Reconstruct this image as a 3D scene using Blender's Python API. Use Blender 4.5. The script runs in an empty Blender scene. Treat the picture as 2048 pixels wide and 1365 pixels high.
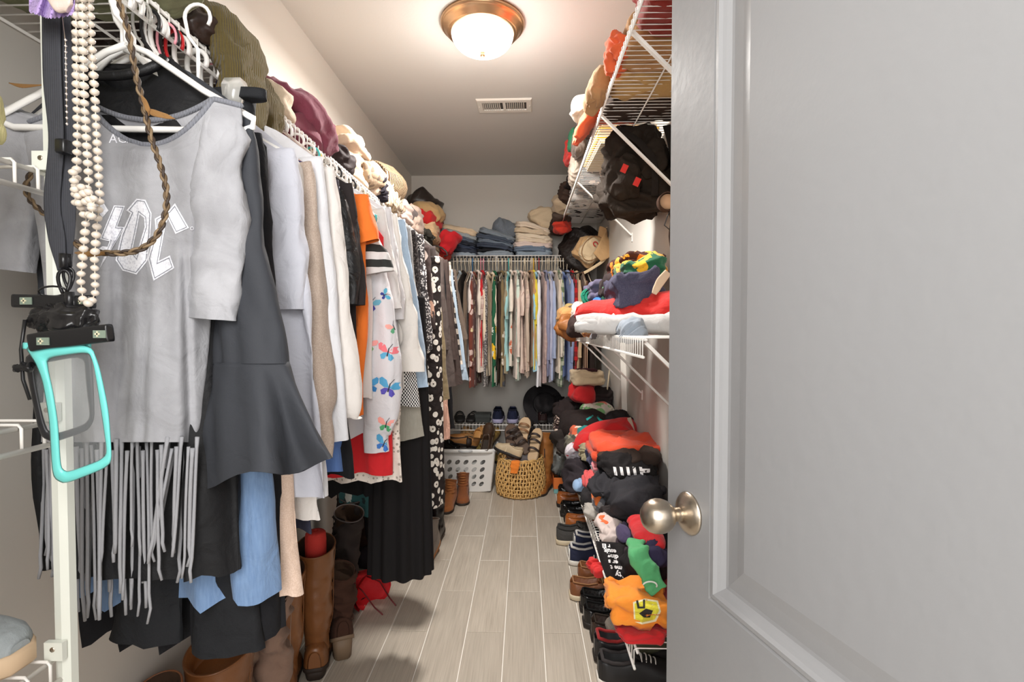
import bpy, bmesh, math, random
import numpy as np
from mathutils import Vector, Matrix
from mathutils.bvhtree import BVHTree
from math import pi, sin, cos, radians as R

random.seed(7)
rng = np.random.default_rng(7)
SC = bpy.context.scene
COL = SC.collection

# ------------------------------------------------------------------ camera, world, lights, exposure
H, F = 1.21, 1020.0
cam_d = bpy.data.cameras.new('camera'); cam_d.lens = F / 2048 * 36; cam_d.clip_start = .02
cam = bpy.data.objects.new('camera', cam_d); COL.objects.link(cam)
cam.location = (0, 0, H)
cam.rotation_euler = (R(90) - math.atan(27.5 / F), 0, math.atan(25 / F))
SC.camera = cam
CR = cam.rotation_euler.to_matrix()

world = bpy.data.worlds.new('world'); SC.world = world; world.use_nodes = True
world.node_tree.nodes['Background'].inputs[0].default_value = (1.0, .98, .95, 1)
world.node_tree.nodes['Background'].inputs[1].default_value = 1.6

def area(name, loc, rot, sx, sy, power, color):
    d = bpy.data.lights.new(name, 'AREA'); d.shape = 'RECTANGLE'; d.size = sx; d.size_y = sy
    d.energy = power; d.color = color
    o = bpy.data.objects.new(name, d); COL.objects.link(o); o.location = loc; o.rotation_euler = rot
    return o
# added soft fill light behind the camera, standing in for an unseen bedroom
area('doorway_fill', (-.35, -1.15, 1.7), (R(86), 0, R(-4)), 1.6, 1.4, 66, (1, .985, .97))
# the photographer's bounced flash in the doorway
area('flash', (-.14, -.14, 1.72), (R(78), 0, R(14)), .5, .5, 6.5, (1, .99, .97))
# bulb of the ceiling lamp (just under the glass bowl, so that the bowl itself does not block it)
ld = bpy.data.lights.new('ceiling_bulb', 'POINT'); ld.energy = 7; ld.color = (1, .965, .92); ld.shadow_soft_size = .13
lo = bpy.data.objects.new('ceiling_bulb', ld); COL.objects.link(lo); lo.location = (-.171, 2.10, 2.20)
dd = bpy.data.lights.new('lamp_glow', 'AREA'); dd.shape = 'DISK'; dd.size = .24; dd.energy = 33; dd.color = (1, .965, .92); dd.spread = R(178)
do = bpy.data.objects.new('lamp_glow', dd); COL.objects.link(do); do.location = (-.171, 2.10, 2.30)

vs = SC.view_settings
vs.view_transform = 'Standard'; vs.look = 'None'; vs.exposure = 0.10; vs.gamma = 1.0; vs.use_curve_mapping = False

# ------------------------------------------------------------------ helpers
def W(px, py, Y):
    """the point at depth Y that a photograph pixel shows"""
    d = CR @ Vector((px - 1024, -(py - 682.5), -F))
    k = Y / d.y
    return Vector((d.x * k, Y, H + d.z * k))

def lin(c):
    return tuple(((x / 255) / 12.92 if x / 255 <= .04045 else ((x / 255 + .055) / 1.055) ** 2.4) for x in c) + (1,)

class B:
    """collects pieces of one mesh"""
    def __init__(s): s.v = []; s.f = []; s.n = 0
    def add(s, v, f):
        v = np.asarray(v, float).reshape(-1, 3)
        s.v.append(v); s.f += [tuple(i + s.n for i in q) for q in f]; s.n += len(v)
        return s
    def loft(s, rings, closed=True, cap=(True, True)):
        n = len(rings[0]); m = len(rings); f = []
        for i in range(m - 1):
            for j in range(n if closed else n - 1):
                a, b = i * n + j, i * n + (j + 1) % n
                f.append((a, b, b + n, a + n))
        v = np.concatenate([np.asarray(r, float) for r in rings])
        if closed and cap[0]: f.append(tuple(range(n - 1, -1, -1)))
        if closed and cap[1]: f.append(tuple(range((m - 1) * n, m * n)))
        return s.add(v, f)
    def tube(s, pts, r, n=8, cap=True):
        P = [Vector(p) for p in pts]; m = len(P)
        rs = r if hasattr(r, '__len__') else [r] * m
        t0 = (P[1] - P[0]).normalized(); u = t0.orthogonal().normalized(); rings = []
        for i in range(m):
            t = (P[min(i + 1, m - 1)] - P[max(i - 1, 0)]).normalized()
            u = (u - t * u.dot(t)); u = u.normalized() if u.length > 1e-6 else t.orthogonal().normalized()
            w = t.cross(u)
            rings.append([P[i] + (u * cos(2 * pi * k / n) + w * sin(2 * pi * k / n)) * rs[i] for k in range(n)])
        return s.loft(rings, True, (cap, cap))
    def box(s, a, b):
        x0, y0, z0 = a; x1, y1, z1 = b
        return s.add([(x0, y0, z0), (x1, y0, z0), (x1, y1, z0), (x0, y1, z0), (x0, y0, z1), (x1, y0, z1), (x1, y1, z1), (x0, y1, z1)],
                     [(0, 3, 2, 1), (4, 5, 6, 7), (0, 1, 5, 4), (1, 2, 6, 5), (2, 3, 7, 6), (3, 0, 4, 7)])
    def lathe(s, prof, n=40, c=(0, 0, 0), cap=(False, False)):
        return s.loft([[(c[0] + r * cos(2 * pi * k / n), c[1] + r * sin(2 * pi * k / n), c[2] + z) for k in range(n)] for r, z in prof], True, cap)
    def bar(s, p, q, w, t):
        p, q = Vector(p), Vector(q); d = (q - p).normalized(); u = d.cross(Vector((0, 1, 0)))
        if u.length < .1: u = d.cross(Vector((1, 0, 0)))
        u.normalize(); k = d.cross(u)
        r = lambda c: [c + u * a * w / 2 + k * b * t / 2 for a, b in ((-1, -1), (1, -1), (1, 1), (-1, 1))]
        return s.loft([r(p), r(q)])
    def mesh(s, name, smooth=True):
        me = bpy.data.meshes.new(name)
        me.from_pydata(np.concatenate(s.v).tolist(), [], s.f)
        if smooth: me.polygons.foreach_set('use_smooth', [len(q) < 9 for q in s.f])
        me.update(); return me
    def obj(s, name, mat, parent=None, smooth=True, loc=None, rot=None):
        return link(s.mesh(name, smooth), name, mat, parent, loc, rot)

def link(me, name, mat, parent=None, loc=None, rot=None):
    o = bpy.data.objects.new(name, me); COL.objects.link(o)
    if mat is not None:
        if not me.materials: me.materials.append(None)
        o.material_slots[0].link = 'OBJECT'; o.material_slots[0].material = mat
    if parent is not None: o.parent = parent
    if loc is not None: o.location = loc
    if rot is not None: o.rotation_euler = rot
    return o

def tag(o, label, cat, group=None, kind=None):
    if label: o['label'] = label
    if cat: o['category'] = cat
    if group: o['group'] = group
    if kind: o['kind'] = kind
    return o

def thing(name, label, cat, loc=(0, 0, 0), rz=0, group=None):
    o = bpy.data.objects.new(name, None); COL.objects.link(o); o.empty_display_size = .05
    o.location = loc; o.rotation_euler = (0, 0, rz)
    return tag(o, label, cat, group)

def attach(o, parent, name):
    """make an already placed mesh a part of another thing"""
    o.parent = parent; o.matrix_parent_inverse = parent.matrix_basis.inverted(); o.name = name
    for k in ('label', 'category', 'group'):
        if k in o: del o[k]
    return o

def copy_tree(o, parent=None, loc=None, rz=None, label=None):
    c = o.copy(); COL.objects.link(c); c.parent = parent
    if parent is None:
        if loc is not None: c.location = loc
        if rz is not None: c.rotation_euler = (0, 0, rz)
        if label: c['label'] = label
    for ch in [x for x in bpy.data.objects if x.parent == o]: copy_tree(ch, c)
    return c

def field(seed, scale, n=7):
    g = np.random.default_rng(seed)
    k = g.normal(size=(n, 3)); k /= np.linalg.norm(k, axis=1)[:, None]; k *= 2 * pi * scale * g.uniform(.6, 1.5, (n, 1))
    ph = g.uniform(0, 6.28, n)
    return lambda P: np.sin(P @ k.T + ph).sum(1) / math.sqrt(n) / 1.1

def crease(P, seed, scale, warp=.6, octs=2):
    """ridged folds in [-1,1]: rounded crests, sharper valleys, domain warped"""
    w = np.stack([field(seed + i, scale * .5)(P) for i in range(3)], 1) * warp * .22 / scale
    Q = P + w; out = 0; a = 1
    for o in range(octs):
        out = out + a * (1 - 2 * np.abs(field(seed + 11 + o, scale * 2 ** o, 5)(Q))); a *= .45
    return np.clip(out / 1.3, -1.5, 1)

def crumple(me, amp, scale, seed, octs=2, pin=None, warp=.6, stretch=(1, 1, 1), aniso=0):
    n = len(me.vertices); co = np.empty(n * 3); me.vertices.foreach_get('co', co); co = co.reshape(-1, 3)
    no = np.empty(n * 3); me.vertices.foreach_get('normal', no); no = no.reshape(-1, 3)
    Q = co * np.array(stretch)
    if aniso:
        g = np.random.default_rng(seed + 5); a = g.normal(size=3) * np.array([1, 1, .5]); a /= np.linalg.norm(a)
        Q = Q - np.outer(Q @ a, a) * (1 - aniso)
    d = crease(Q, seed, scale, warp, octs) * amp
    if pin is not None: d = d * pin(co)
    co = co + no * d[:, None]
    me.vertices.foreach_set('co', co.ravel()); me.update()
    return me

# ------------------------------------------------------------------ materials
MC = {}
def nt(name):
    m = bpy.data.materials.new(name); m.use_nodes = True
    return m, m.node_tree, m.node_tree.nodes['Principled BSDF']

def mathn(T, op, a, b=None, c=None):
    n = T.nodes.new('ShaderNodeMath'); n.operation = op
    for i, x in enumerate((a, b, c)):
        if x is None: continue
        if isinstance(x, (int, float)): n.inputs[i].default_value = x
        else: T.links.new(x, n.inputs[i])
    return n.outputs[0]

def mixc(T, f, a, b):
    n = T.nodes.new('ShaderNodeMix'); n.data_type = 'RGBA'
    for i, x in ((0, f), (6, a), (7, b)):
        if isinstance(x, (int, float, tuple)): n.inputs[i].default_value = x
        else: T.links.new(x, n.inputs[i])
    return n.outputs[2]

def fab(rgb, pat='plain', rgb2=(240, 240, 240), sc=1.0, rough=.9, bump=.35, rgb3=None, crinkle=.5):
    key = ('fab', rgb, pat, rgb2, sc, rough, bump, rgb3, crinkle)
    if key in MC: return MC[key]
    m, T, p = nt('fabric_' + pat); L = T.links; N = T.nodes
    tc = N.new('ShaderNodeTexCoord').outputs['Object']
    sep = N.new('ShaderNodeSeparateXYZ'); L.new(tc, sep.inputs[0]); X, Y_, Z = sep.outputs
    c1, c2 = lin(rgb), lin(rgb2); c3 = lin(rgb3) if rgb3 else c2
    U = mathn(T, 'ADD', X, mathn(T, 'MULTIPLY', Y_, .93))
    def noise_(s, det=2, dist=0, vec=tc):
        n = N.new('ShaderNodeTexNoise'); n.inputs['Scale'].default_value = s; n.inputs['Detail'].default_value = det
        n.inputs['Distortion'].default_value = dist; L.new(vec, n.inputs['Vector']); return n.outputs[0]
    def stripe(c, period, duty=.5):
        return mathn(T, 'LESS_THAN', mathn(T, 'FRACT', mathn(T, 'MULTIPLY', mathn(T, 'ADD', c, 10), 1 / period)), duty)
    mott = noise_(9 * sc, 3)
    base = mixc(T, mathn(T, 'MULTIPLY', mott, .16), c1, tuple(x * .72 for x in c1[:3]) + (1,))
    col = base
    if pat == 'heather': col = mixc(T, mathn(T, 'MULTIPLY', mathn(T, 'GREATER_THAN', noise_(420, 1), .52), .35), base, c2)
    elif pat == 'acid':
        a = noise_(14, 5, .6); a = mathn(T, 'SMOOTH_MIN', 1.0, mathn(T, 'MAXIMUM', 0.0, mathn(T, 'MULTIPLY', mathn(T, 'SUBTRACT', a, .42), 2.6)), .1)
        col = mixc(T, mathn(T, 'MULTIPLY', a, .5), base, c2)
    elif pat == 'denim':
        s = N.new('ShaderNodeMapping'); L.new(tc, s.inputs[0]); s.inputs['Scale'].default_value = (5, 5, .6)
        col = mixc(T, mathn(T, 'MULTIPLY', noise_(60, 3, 0, s.outputs[0]), .75), base, c2)
    elif pat == 'stripeH': col = mixc(T, stripe(Z, .03 / sc), base, c2)
    elif pat == 'stripeV': col = mixc(T, stripe(U, .02 / sc, .3), base, c2)
    elif pat == 'gingham':
        a, b = stripe(U, .05 / sc), stripe(Z, .05 / sc)
        col = mixc(T, mathn(T, 'MULTIPLY', mathn(T, 'ADD', a, b), .5), c1, c2)
    elif pat == 'check':
        a, b = stripe(U, .018 / sc), stripe(Z, .018 / sc)
        x = mathn(T, 'ABSOLUTE', mathn(T, 'SUBTRACT', a, b)); col = mixc(T, x, c1, c2)
    elif pat == 'plaid':
        a, b = stripe(U, .07 / sc, .5), stripe(Z, .07 / sc, .5); t = stripe(U, .07 / sc, .06); t2 = stripe(Z, .07 / sc, .06)
        col = mixc(T, mathn(T, 'MULTIPLY', mathn(T, 'ADD', a, b), .5), c1, c2)
        col = mixc(T, mathn(T, 'MULTIPLY', mathn(T, 'MAXIMUM', t, t2), .6), col, c3)
    elif pat in ('floral', 'dots', 'daisy', 'leopard', 'leaf', 'speckle'):
        v = N.new('ShaderNodeTexVoronoi'); L.new(tc, v.inputs['Vector'])
        v.inputs['Scale'].default_value = {'floral': 17, 'dots': 45, 'daisy': 34, 'leopard': 28, 'leaf': 13, 'speckle': 130}[pat] * sc
        d = v.outputs['Distance']
        if pat in ('floral', 'leaf', 'leopard'): d = mathn(T, 'ADD', d, mathn(T, 'MULTIPLY', mathn(T, 'SUBTRACT', noise_(60 * sc, 2), .5), .55))
        th = {'floral': .36, 'dots': .3, 'daisy': .44, 'leopard': .33, 'leaf': .43, 'speckle': .42}[pat]
        inn = mathn(T, 'LESS_THAN', d, th)
        col2 = c2
        if pat in ('floral', 'leaf'):
            sp = N.new('ShaderNodeSeparateXYZ'); L.new(v.outputs['Color'], sp.inputs[0])
            col2 = mixc(T, mathn(T, 'GREATER_THAN', sp.outputs[0], .5), c2, c3)
        col = mixc(T, inn, base, col2)
        if pat == 'daisy': col = mixc(T, mathn(T, 'LESS_THAN', d, .12), col, lin((70, 55, 45)))
    elif pat == 'tie':
        col = mixc(T, mathn(T, 'MULTIPLY', mathn(T, 'SUBTRACT', noise_(16 * sc, 4, 1.5), .25), 1.7), c1, c2)
    L.new(col, p.inputs['Base Color'])
    p.inputs['Roughness'].default_value = rough
    if max(rgb) < 90: p.inputs['Specular IOR Level'].default_value = .25 if rough > .6 else .4
    if rough > .7:
        p.inputs['Sheen Weight'].default_value = .10 if max(rgb) > 90 else 0.0; p.inputs['Sheen Roughness'].default_value = .5
    # fine weave and small creases
    w = noise_(650 if pat != 'rib' else 200, 2)
    if pat == 'rib':
        w = mathn(T, 'SINE', mathn(T, 'MULTIPLY', U, 2 * pi / (.006 / sc)))
    b1 = N.new('ShaderNodeBump'); b1.inputs['Strength'].default_value = bump; b1.inputs['Distance'].default_value = .0012 if pat != 'rib' else .003
    L.new(w, b1.inputs['Height'])
    b2 = N.new('ShaderNodeBump'); b2.inputs['Strength'].default_value = crinkle; b2.inputs['Distance'].default_value = .012
    mpw = N.new('ShaderNodeMapping'); mpw.inputs['Scale'].default_value = (1, 1, .5); L.new(tc, mpw.inputs[0])
    nw = N.new('ShaderNodeTexNoise'); nw.noise_type = 'RIDGED_MULTIFRACTAL'; nw.inputs['Scale'].default_value = 7; nw.inputs['Detail'].default_value = 2.5; nw.inputs['Distortion'].default_value = .8; L.new(mpw.outputs[0], nw.inputs[0])
    L.new(mathn(T, 'ADD', mathn(T, 'MULTIPLY', nw.outputs[0], .45), noise_(18, 3, .9)), b2.inputs['Height']); L.new(b2.outputs[0], b1.inputs['Normal'])
    L.new(b1.outputs[0], p.inputs['Normal'])
    MC[key] = m; return m

def plain(rgb, rough=.5, metal=0, name='paint', spec=None, bump=0, bscale=200, coat=0, trans=0, alpha=1, emit=None, estr=0, mott=0):
    key = ('pl', rgb, rough, metal, name, spec, bump, bscale, coat, trans, alpha, emit, estr, mott)
    if key in MC: return MC[key]
    m, T, p = nt(name); L = T.links; N = T.nodes
    p.inputs['Base Color'].default_value = lin(rgb)
    p.inputs['Roughness'].default_value = rough; p.inputs['Metallic'].default_value = metal
    if spec is not None: p.inputs['Specular IOR Level'].default_value = spec
    if coat: p.inputs['Coat Weight'].default_value = coat; p.inputs['Coat Roughness'].default_value = .2
    if trans: p.inputs['Transmission Weight'].default_value = trans
    if alpha < 1: p.inputs['Alpha'].default_value = alpha
    if emit: p.inputs['Emission Color'].default_value = lin(emit); p.inputs['Emission Strength'].default_value = estr
    tc = N.new('ShaderNodeTexCoord').outputs['Object']
    if mott:
        n = N.new('ShaderNodeTexNoise'); n.inputs['Scale'].default_value = 14; n.inputs['Detail'].default_value = 5; L.new(tc, n.inputs[0])
        c = lin(rgb); L.new(mixc(T, mathn(T, 'MULTIPLY', n.outputs[0], mott), c, tuple(x * .45 for x in c[:3]) + (1,)), p.inputs['Base Color'])
    if bump:
        n = N.new('ShaderNodeTexNoise'); n.inputs['Scale'].default_value = bscale; n.inputs['Detail'].default_value = 3; L.new(tc, n.inputs[0])
        b = N.new('ShaderNodeBump'); b.inputs['Strength'].default_value = bump; b.inputs['Distance'].default_value = .004
        L.new(n.outputs[0], b.inputs['Height']); L.new(b.outputs[0], p.inputs['Normal'])
    MC[key] = m; return m

def leather(rgb, rough=.38, bump=.3): return plain(rgb, rough, 0, 'leather', bump=bump, bscale=70, mott=.5)
def suede(rgb): return fab(rgb, 'plain', rough=.97, bump=.5)
WIRE = plain((236, 232, 226), .3, 0, 'white_wire_coating')
WHITEP = plain((240, 238, 234), .35, 0, 'white_plastic')
BLACKP = plain((22, 22, 24), .3, 0, 'black_plastic')
# ------------------------------------------------------------------ the room
XL, XR, YB, YF, CH = -.923, .585, 4.17, -.12, 2.445
wall_m = plain((208, 203, 195), .7, 0, 'wall_paint', bump=.05, bscale=140)
ceil_m = plain((207, 205, 201), .85, 0, 'ceiling_paint', bump=.08, bscale=120)
trim_m = plain((232, 228, 220), .4, 0, 'trim_paint')
grout_m = plain((226, 220, 210), .8, 0, 'grout')

def tile_mat():
    m, T, p = nt('linear_stone_tile'); L = T.links; N = T.nodes
    g = N.new('ShaderNodeNewGeometry').outputs['Position']
    oi = N.new('ShaderNodeObjectInfo').outputs['Random']
    cb = N.new('ShaderNodeCombineXYZ'); L.new(mathn(T, 'MULTIPLY', oi, 30), cb.inputs[0]); L.new(mathn(T, 'MULTIPLY', oi, 17), cb.inputs[1])
    ad = N.new('ShaderNodeVectorMath'); L.new(g, ad.inputs[0]); L.new(cb.outputs[0], ad.inputs[1])
    mp = N.new('ShaderNodeMapping'); mp.inputs['Scale'].default_value = (230, 5, 1); L.new(ad.outputs[0], mp.inputs[0])
    n = N.new('ShaderNodeTexNoise'); n.inputs['Scale'].default_value = 1; n.inputs['Detail'].default_value = 4; n.inputs['Distortion'].default_value = .4; L.new(mp.outputs[0], n.inputs[0])
    m2 = N.new('ShaderNodeMapping'); m2.inputs['Scale'].default_value = (14, 2.2, 1); L.new(ad.outputs[0], m2.inputs[0])
    n2 = N.new('ShaderNodeTexNoise'); n2.inputs['Scale'].default_value = 1; n2.inputs['Detail'].default_value = 3; n2.inputs['Distortion'].default_value = .8; L.new(m2.outputs[0], n2.inputs[0])
    f = mathn(T, 'ADD', mathn(T, 'MULTIPLY', n.outputs[0], .75), mathn(T, 'MULTIPLY', n2.outputs[0], .35))
    r = N.new('ShaderNodeMapRange'); r.inputs[1].default_value = .36; r.inputs[2].default_value = .72; L.new(f, r.inputs[0])
    c = mixc(T, r.outputs[0], lin((168, 157, 143)), lin((198, 187, 172)))
    c = mixc(T, mathn(T, 'MULTIPLY', oi, .22), c, lin((154, 146, 135)))
    L.new(c, p.inputs['Base Color']); p.inputs['Roughness'].default_value = .42
    b = N.new('ShaderNodeBump'); b.inputs['Strength'].default_value = .12; b.inputs['Distance'].default_value = .002
    L.new(n.outputs[0], b.inputs['Height']); L.new(b.outputs[0], p.inputs['Normal'])
    return m

fl = B().box((XL - .1, YF - 1.2, -.06), (XR + .1, YB + .1, -.003)).obj('floor', grout_m, smooth=False); tag(fl, None, None, kind='structure')
tm = tile_mat()
def tile_mesh(w, l):
    b = B(); e = .0016
    b.loft([[(x, y, z) for x, y in ((a, c), (w - a, c), (w - a, l - c), (a, l - c))] for a, c, z in ((0, 0, -.004), (0, 0, -.0015), (e, e, 0))], True, (False, True))
    return b.mesh('tile', False)
tmsh = {}
for i in range(-7, 5):
    x0 = max(.075 + .153 * (i - 1) + .0022, XL); x1 = min(.075 + .153 * i - .0022, XR)
    if x1 - x0 < .01: continue
    off = 1.99 if (i % 2) else 2.30
    for j in range(-5, 5):
        y0 = max(off + .62 * j + .002, YF - 1.0); y1 = min(off + .62 * (j + 1) - .0015, YB)
        if y1 - y0 < .01 or y1 < YF - .1: continue
        k = (round(x1 - x0, 4), round(y1 - y0, 4))
        if k not in tmsh: tmsh[k] = tile_mesh(*k)
        link(tmsh[k], 'tile', tm, fl, (x0, y0, 0))

tag(B().box((XL - .1, YF - .1, 0), (XL, YB + .1, CH)).obj('wall_left', wall_m, smooth=False), None, None, kind='structure')
tag(B().box((XR, YF - .1, 0), (XR + .1, YB + .1, CH)).obj('wall_right', wall_m, smooth=False), None, None, kind='structure')
tag(B().box((XL, YB, 0), (XR, YB + .1, CH)).obj('wall_back', wall_m, smooth=False), None, None, kind='structure')
tag(B().box((XL - .1, YF - .1, CH), (XR + .1, YB + .1, CH + .1)).obj('ceiling', ceil_m, smooth=False), None, None, kind='structure')
# front wall with the doorway the photograph is taken from
wf = B().box((XL, YF - .1, 0), (-.36, YF, CH)).box((.50, YF - .1, 0), (XR, YF, CH)).box((-.36, YF - .1, 2.06), (.50, YF, CH))
tag(wf.obj('wall_front', wall_m, smooth=False), None, None, kind='structure')

def base(name, prof_dir, a, b):
    # moulded profile swept from a to b; prof_dir points into the room
    prof = [(0, 0), (.014, 0), (.014, .085), (.011, .095), (.009, .115), (.004, .128), (0, .13)]
    d = Vector(prof_dir)
    bb = B().loft([[Vector(p) + d * u + Vector((0, 0, v)) for u, v in prof] for p in (a, b)], True)
    tag(bb.obj(name, trim_m, smooth=False), None, None, kind='structure')
base('baseboard_left', (1, 0, 0), (XL, YF, 0), (XL, YB, 0))
base('baseboard_right', (-1, 0, 0), (XR, YF, 0), (XR, YB, 0))
base('baseboard_back', (0, -1, 0), (XL, YB, 0), (XR, YB, 0))

# ------------------------------------------------------------------ door leaf, standing open into the closet
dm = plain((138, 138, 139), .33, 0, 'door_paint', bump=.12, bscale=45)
DE, DX = .88, .248                     # far (free) edge
ang = math.atan2(.26, -1)              # direction from the free edge back to the hinges: (+.26,-1)
door = tag(thing('door_1', None, None, (DX, DE, 0)), None, None, kind='structure')
u = Vector((.26, -1, 0)).normalized(); nrm = Vector((-u.y, u.x, 0)) * -1    # nrm points to the aisle (-x)
if nrm.x > 0: nrm = -nrm
def DP(s, h, o): return u * s + nrm * o + Vector((0, 0, h))
DW, DH = .762, 2.03
def door_face():
    """stile-and-rail face with two moulded panels, as one sheet of quads"""
    b = B()
    st = .118
    panels = [(st, DW - st, .80, 1.92), (st, DW - st, .20, .66)]
    prof = [(0, 0), (.004, -.0015), (.008, .0022), (.014, .0026), (.019, -.001), (.024, -.0035), (.031, -.0075), (.036, -.008), (.058, -.0055), (.075, -.0025)]
    def quad(s0, s1, h0, h1): b.add([DP(s0, h0, 0), DP(s1, h0, 0), DP(s1, h1, 0), DP(s0, h1, 0)], [(0, 1, 2, 3)])
    quad(0, st, .008, DH); quad(DW - st, DW, .008, DH)
    quad(st, DW - st, .008, .20); quad(st, DW - st, .66, .80); quad(st, DW - st, 1.92, DH)
    for s0, s1, h0, h1 in panels:
        rings = [[DP(x, y, o) for x, y in ((s0 + i, h0 + i), (s1 - i, h0 + i), (s1 - i, h1 - i), (s0 + i, h1 - i))] for i, o in prof]
        b.loft(rings, True, (False, True))
    return b
leaf = B()
leaf.v, leaf.f, leaf.n = (lambda q: (q.v, q.f, q.n))(door_face())
T_ = .035
c = [DP(0, .008, 0), DP(DW, .008, 0), DP(DW, DH, 0), DP(0, DH, 0), DP(0, .008, -T_), DP(DW, .008, -T_), DP(DW, DH, -T_), DP(0, DH, -T_)]
leaf.add(c, [(4, 7, 6, 5), (0, 4, 5, 1), (1, 5, 6, 2), (2, 6, 7, 3), (3, 7, 4, 0)])
leaf.obj('door_leaf', dm, door, smooth=False)
def brushed():
    m, T, p = nt('brushed_nickel'); N = T.nodes; L = T.links
    p.inputs['Base Color'].default_value = lin((186, 174, 158)); p.inputs['Metallic'].default_value = 1; p.inputs['Roughness'].default_value = .3
    p.inputs['Anisotropic'].default_value = .5
    tc = N.new('ShaderNodeTexCoord').outputs['Object']; mp = N.new('ShaderNodeMapping'); mp.inputs['Scale'].default_value = (40, 40, 900); L.new(tc, mp.inputs[0])
    n = N.new('ShaderNodeTexNoise'); n.inputs['Scale'].default_value = 1; n.inputs['Detail'].default_value = 3; L.new(mp.outputs[0], n.inputs[0])
    b = N.new('ShaderNodeBump'); b.inputs['Strength'].default_value = .12; b.inputs['Distance'].default_value = .001; L.new(n.outputs[0], b.inputs['Height']); L.new(b.outputs[0], p.inputs['Normal'])
    return m
NICK = brushed()
def along(bld, prof, o, axis, n=40):
    """lathe profile (r, distance along axis) from o"""
    a = Vector(axis).normalized(); e1 = a.orthogonal().normalized(); e2 = a.cross(e1)
    bld.loft([[Vector(o) + a * d + (e1 * cos(2 * pi * k / n) + e2 * sin(2 * pi * k / n)) * r for k in range(n)] for r, d in prof], True, (False, False))
    return bld
kp = DP(.066, .912, 0)
ro = along(B(), [(.0001, .0), (.0335, 0), (.0338, .003), (.032, .0045), (.030, .0075), (.024, .011), (.018, .0135), (.0135, .0165), (.0001, .0165)], kp, nrm).obj('knob_rosette', NICK, door)
kn = along(B(), [(.0001, .012), (.0115, .012), (.0108, .022), (.012, .030), (.0175, .034), (.023, .040), (.0262, .048), (.0272, .056), (.0262, .064), (.0228, .072), (.0165, .0785), (.008, .082), (.0001, .083)], kp, nrm).obj('door_handle', NICK, door)
B().bar(DP(-.0005, .86, -.0175), DP(-.0005, .96, -.0175), .002, .024).obj('latch_plate', NICK, door, smooth=False)

# ------------------------------------------------------------------ ceiling lamp and vent
lx, ly = -.171, 2.10
lamp = thing('ceiling_lamp', 'round flush ceiling lamp with glowing white glass bowl and stepped bronze rim', 'ceiling lamp', (lx, ly, CH))
bronze = plain((196, 158, 122), .3, 1, 'rose_bronze')
B().lathe([(.0001, 0), (.170, 0), (.1705, -.012), (.163, -.02), (.158, -.021), (.154, -.030), (.147, -.033), (.143, -.042), (.136, -.045), (.128, -.047), (.122, -.045), (.122, -.02)], 72).obj('rim', bronze, lamp)
glass = plain((255, 250, 240), .25, 0, 'lit_opal_glass', emit=(255, 247, 236), estr=4.5)
B().lathe([(.126, -.043)] + [(.126 * cos(t) ** .8 if t < pi / 2 - .001 else .0001, -.043 - .078 * sin(t)) for t in np.linspace(.08, pi / 2, 16)], 64).obj('glass_bowl', glass, lamp)
B().lathe([(.0001, -.117), (.012, -.118), (.013, -.122), (.009, -.126), (.011, -.130), (.006, -.137), (.0001, -.141)], 24).obj('finial', bronze, lamp)

vent = thing('ceiling_vent', 'white slotted metal air vent on the ceiling behind the lamp', 'vent', (-.112, 2.865, CH), R(-1.2))
b = B(); w_, d_ = .152, .083
# frame: stepped border around a recessed grille
b.loft([[(x * sx, y * sy, z) for x, y in ((-1, -1), (1, -1), (1, 1), (-1, 1))] for sx, sy, z in ((w_, d_, 0), (w_, d_, -.004), (w_ - .006, d_ - .006, -.009), (w_ - .030, d_ - .034, -.009), (w_ - .030, d_ - .034, -.001))], True, (False, False))
b.obj('frame', trim_m, vent, smooth=False)
B().box((-w_ + .028, -d_ + .032, -.0018), (w_ - .028, d_ - .032, -.0008)).obj('duct_opening', plain((70, 66, 62), .9, 0, 'dark_duct'), vent, smooth=False)
B().box((-.008, -d_ + .032, -.009), (.008, d_ - .032, -.002)).obj('centre_bar', trim_m, vent, smooth=False)
sl = B().loft([[(x, y, z) for x, z in ((0, -.009), (.0022, -.009), (.0062, -.002), (.004, -.002))] for y in (-d_ + .032, d_ - .032)], True).mesh('slat', False)
for side in (-1, 1):
    for k in range(9):
        link(sl, 'slat', trim_m, vent, ((.0145 + k * .0112) if side > 0 else (-.119 + k * .0112), 0, 0))
for sx in (-1, 1): B().lathe([(.0001, -.0115), (.003, -.011), (.0035, -.009)], 10, (sx * (w_ - .012), 0, 0)).obj('screw', trim_m, vent)

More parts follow.
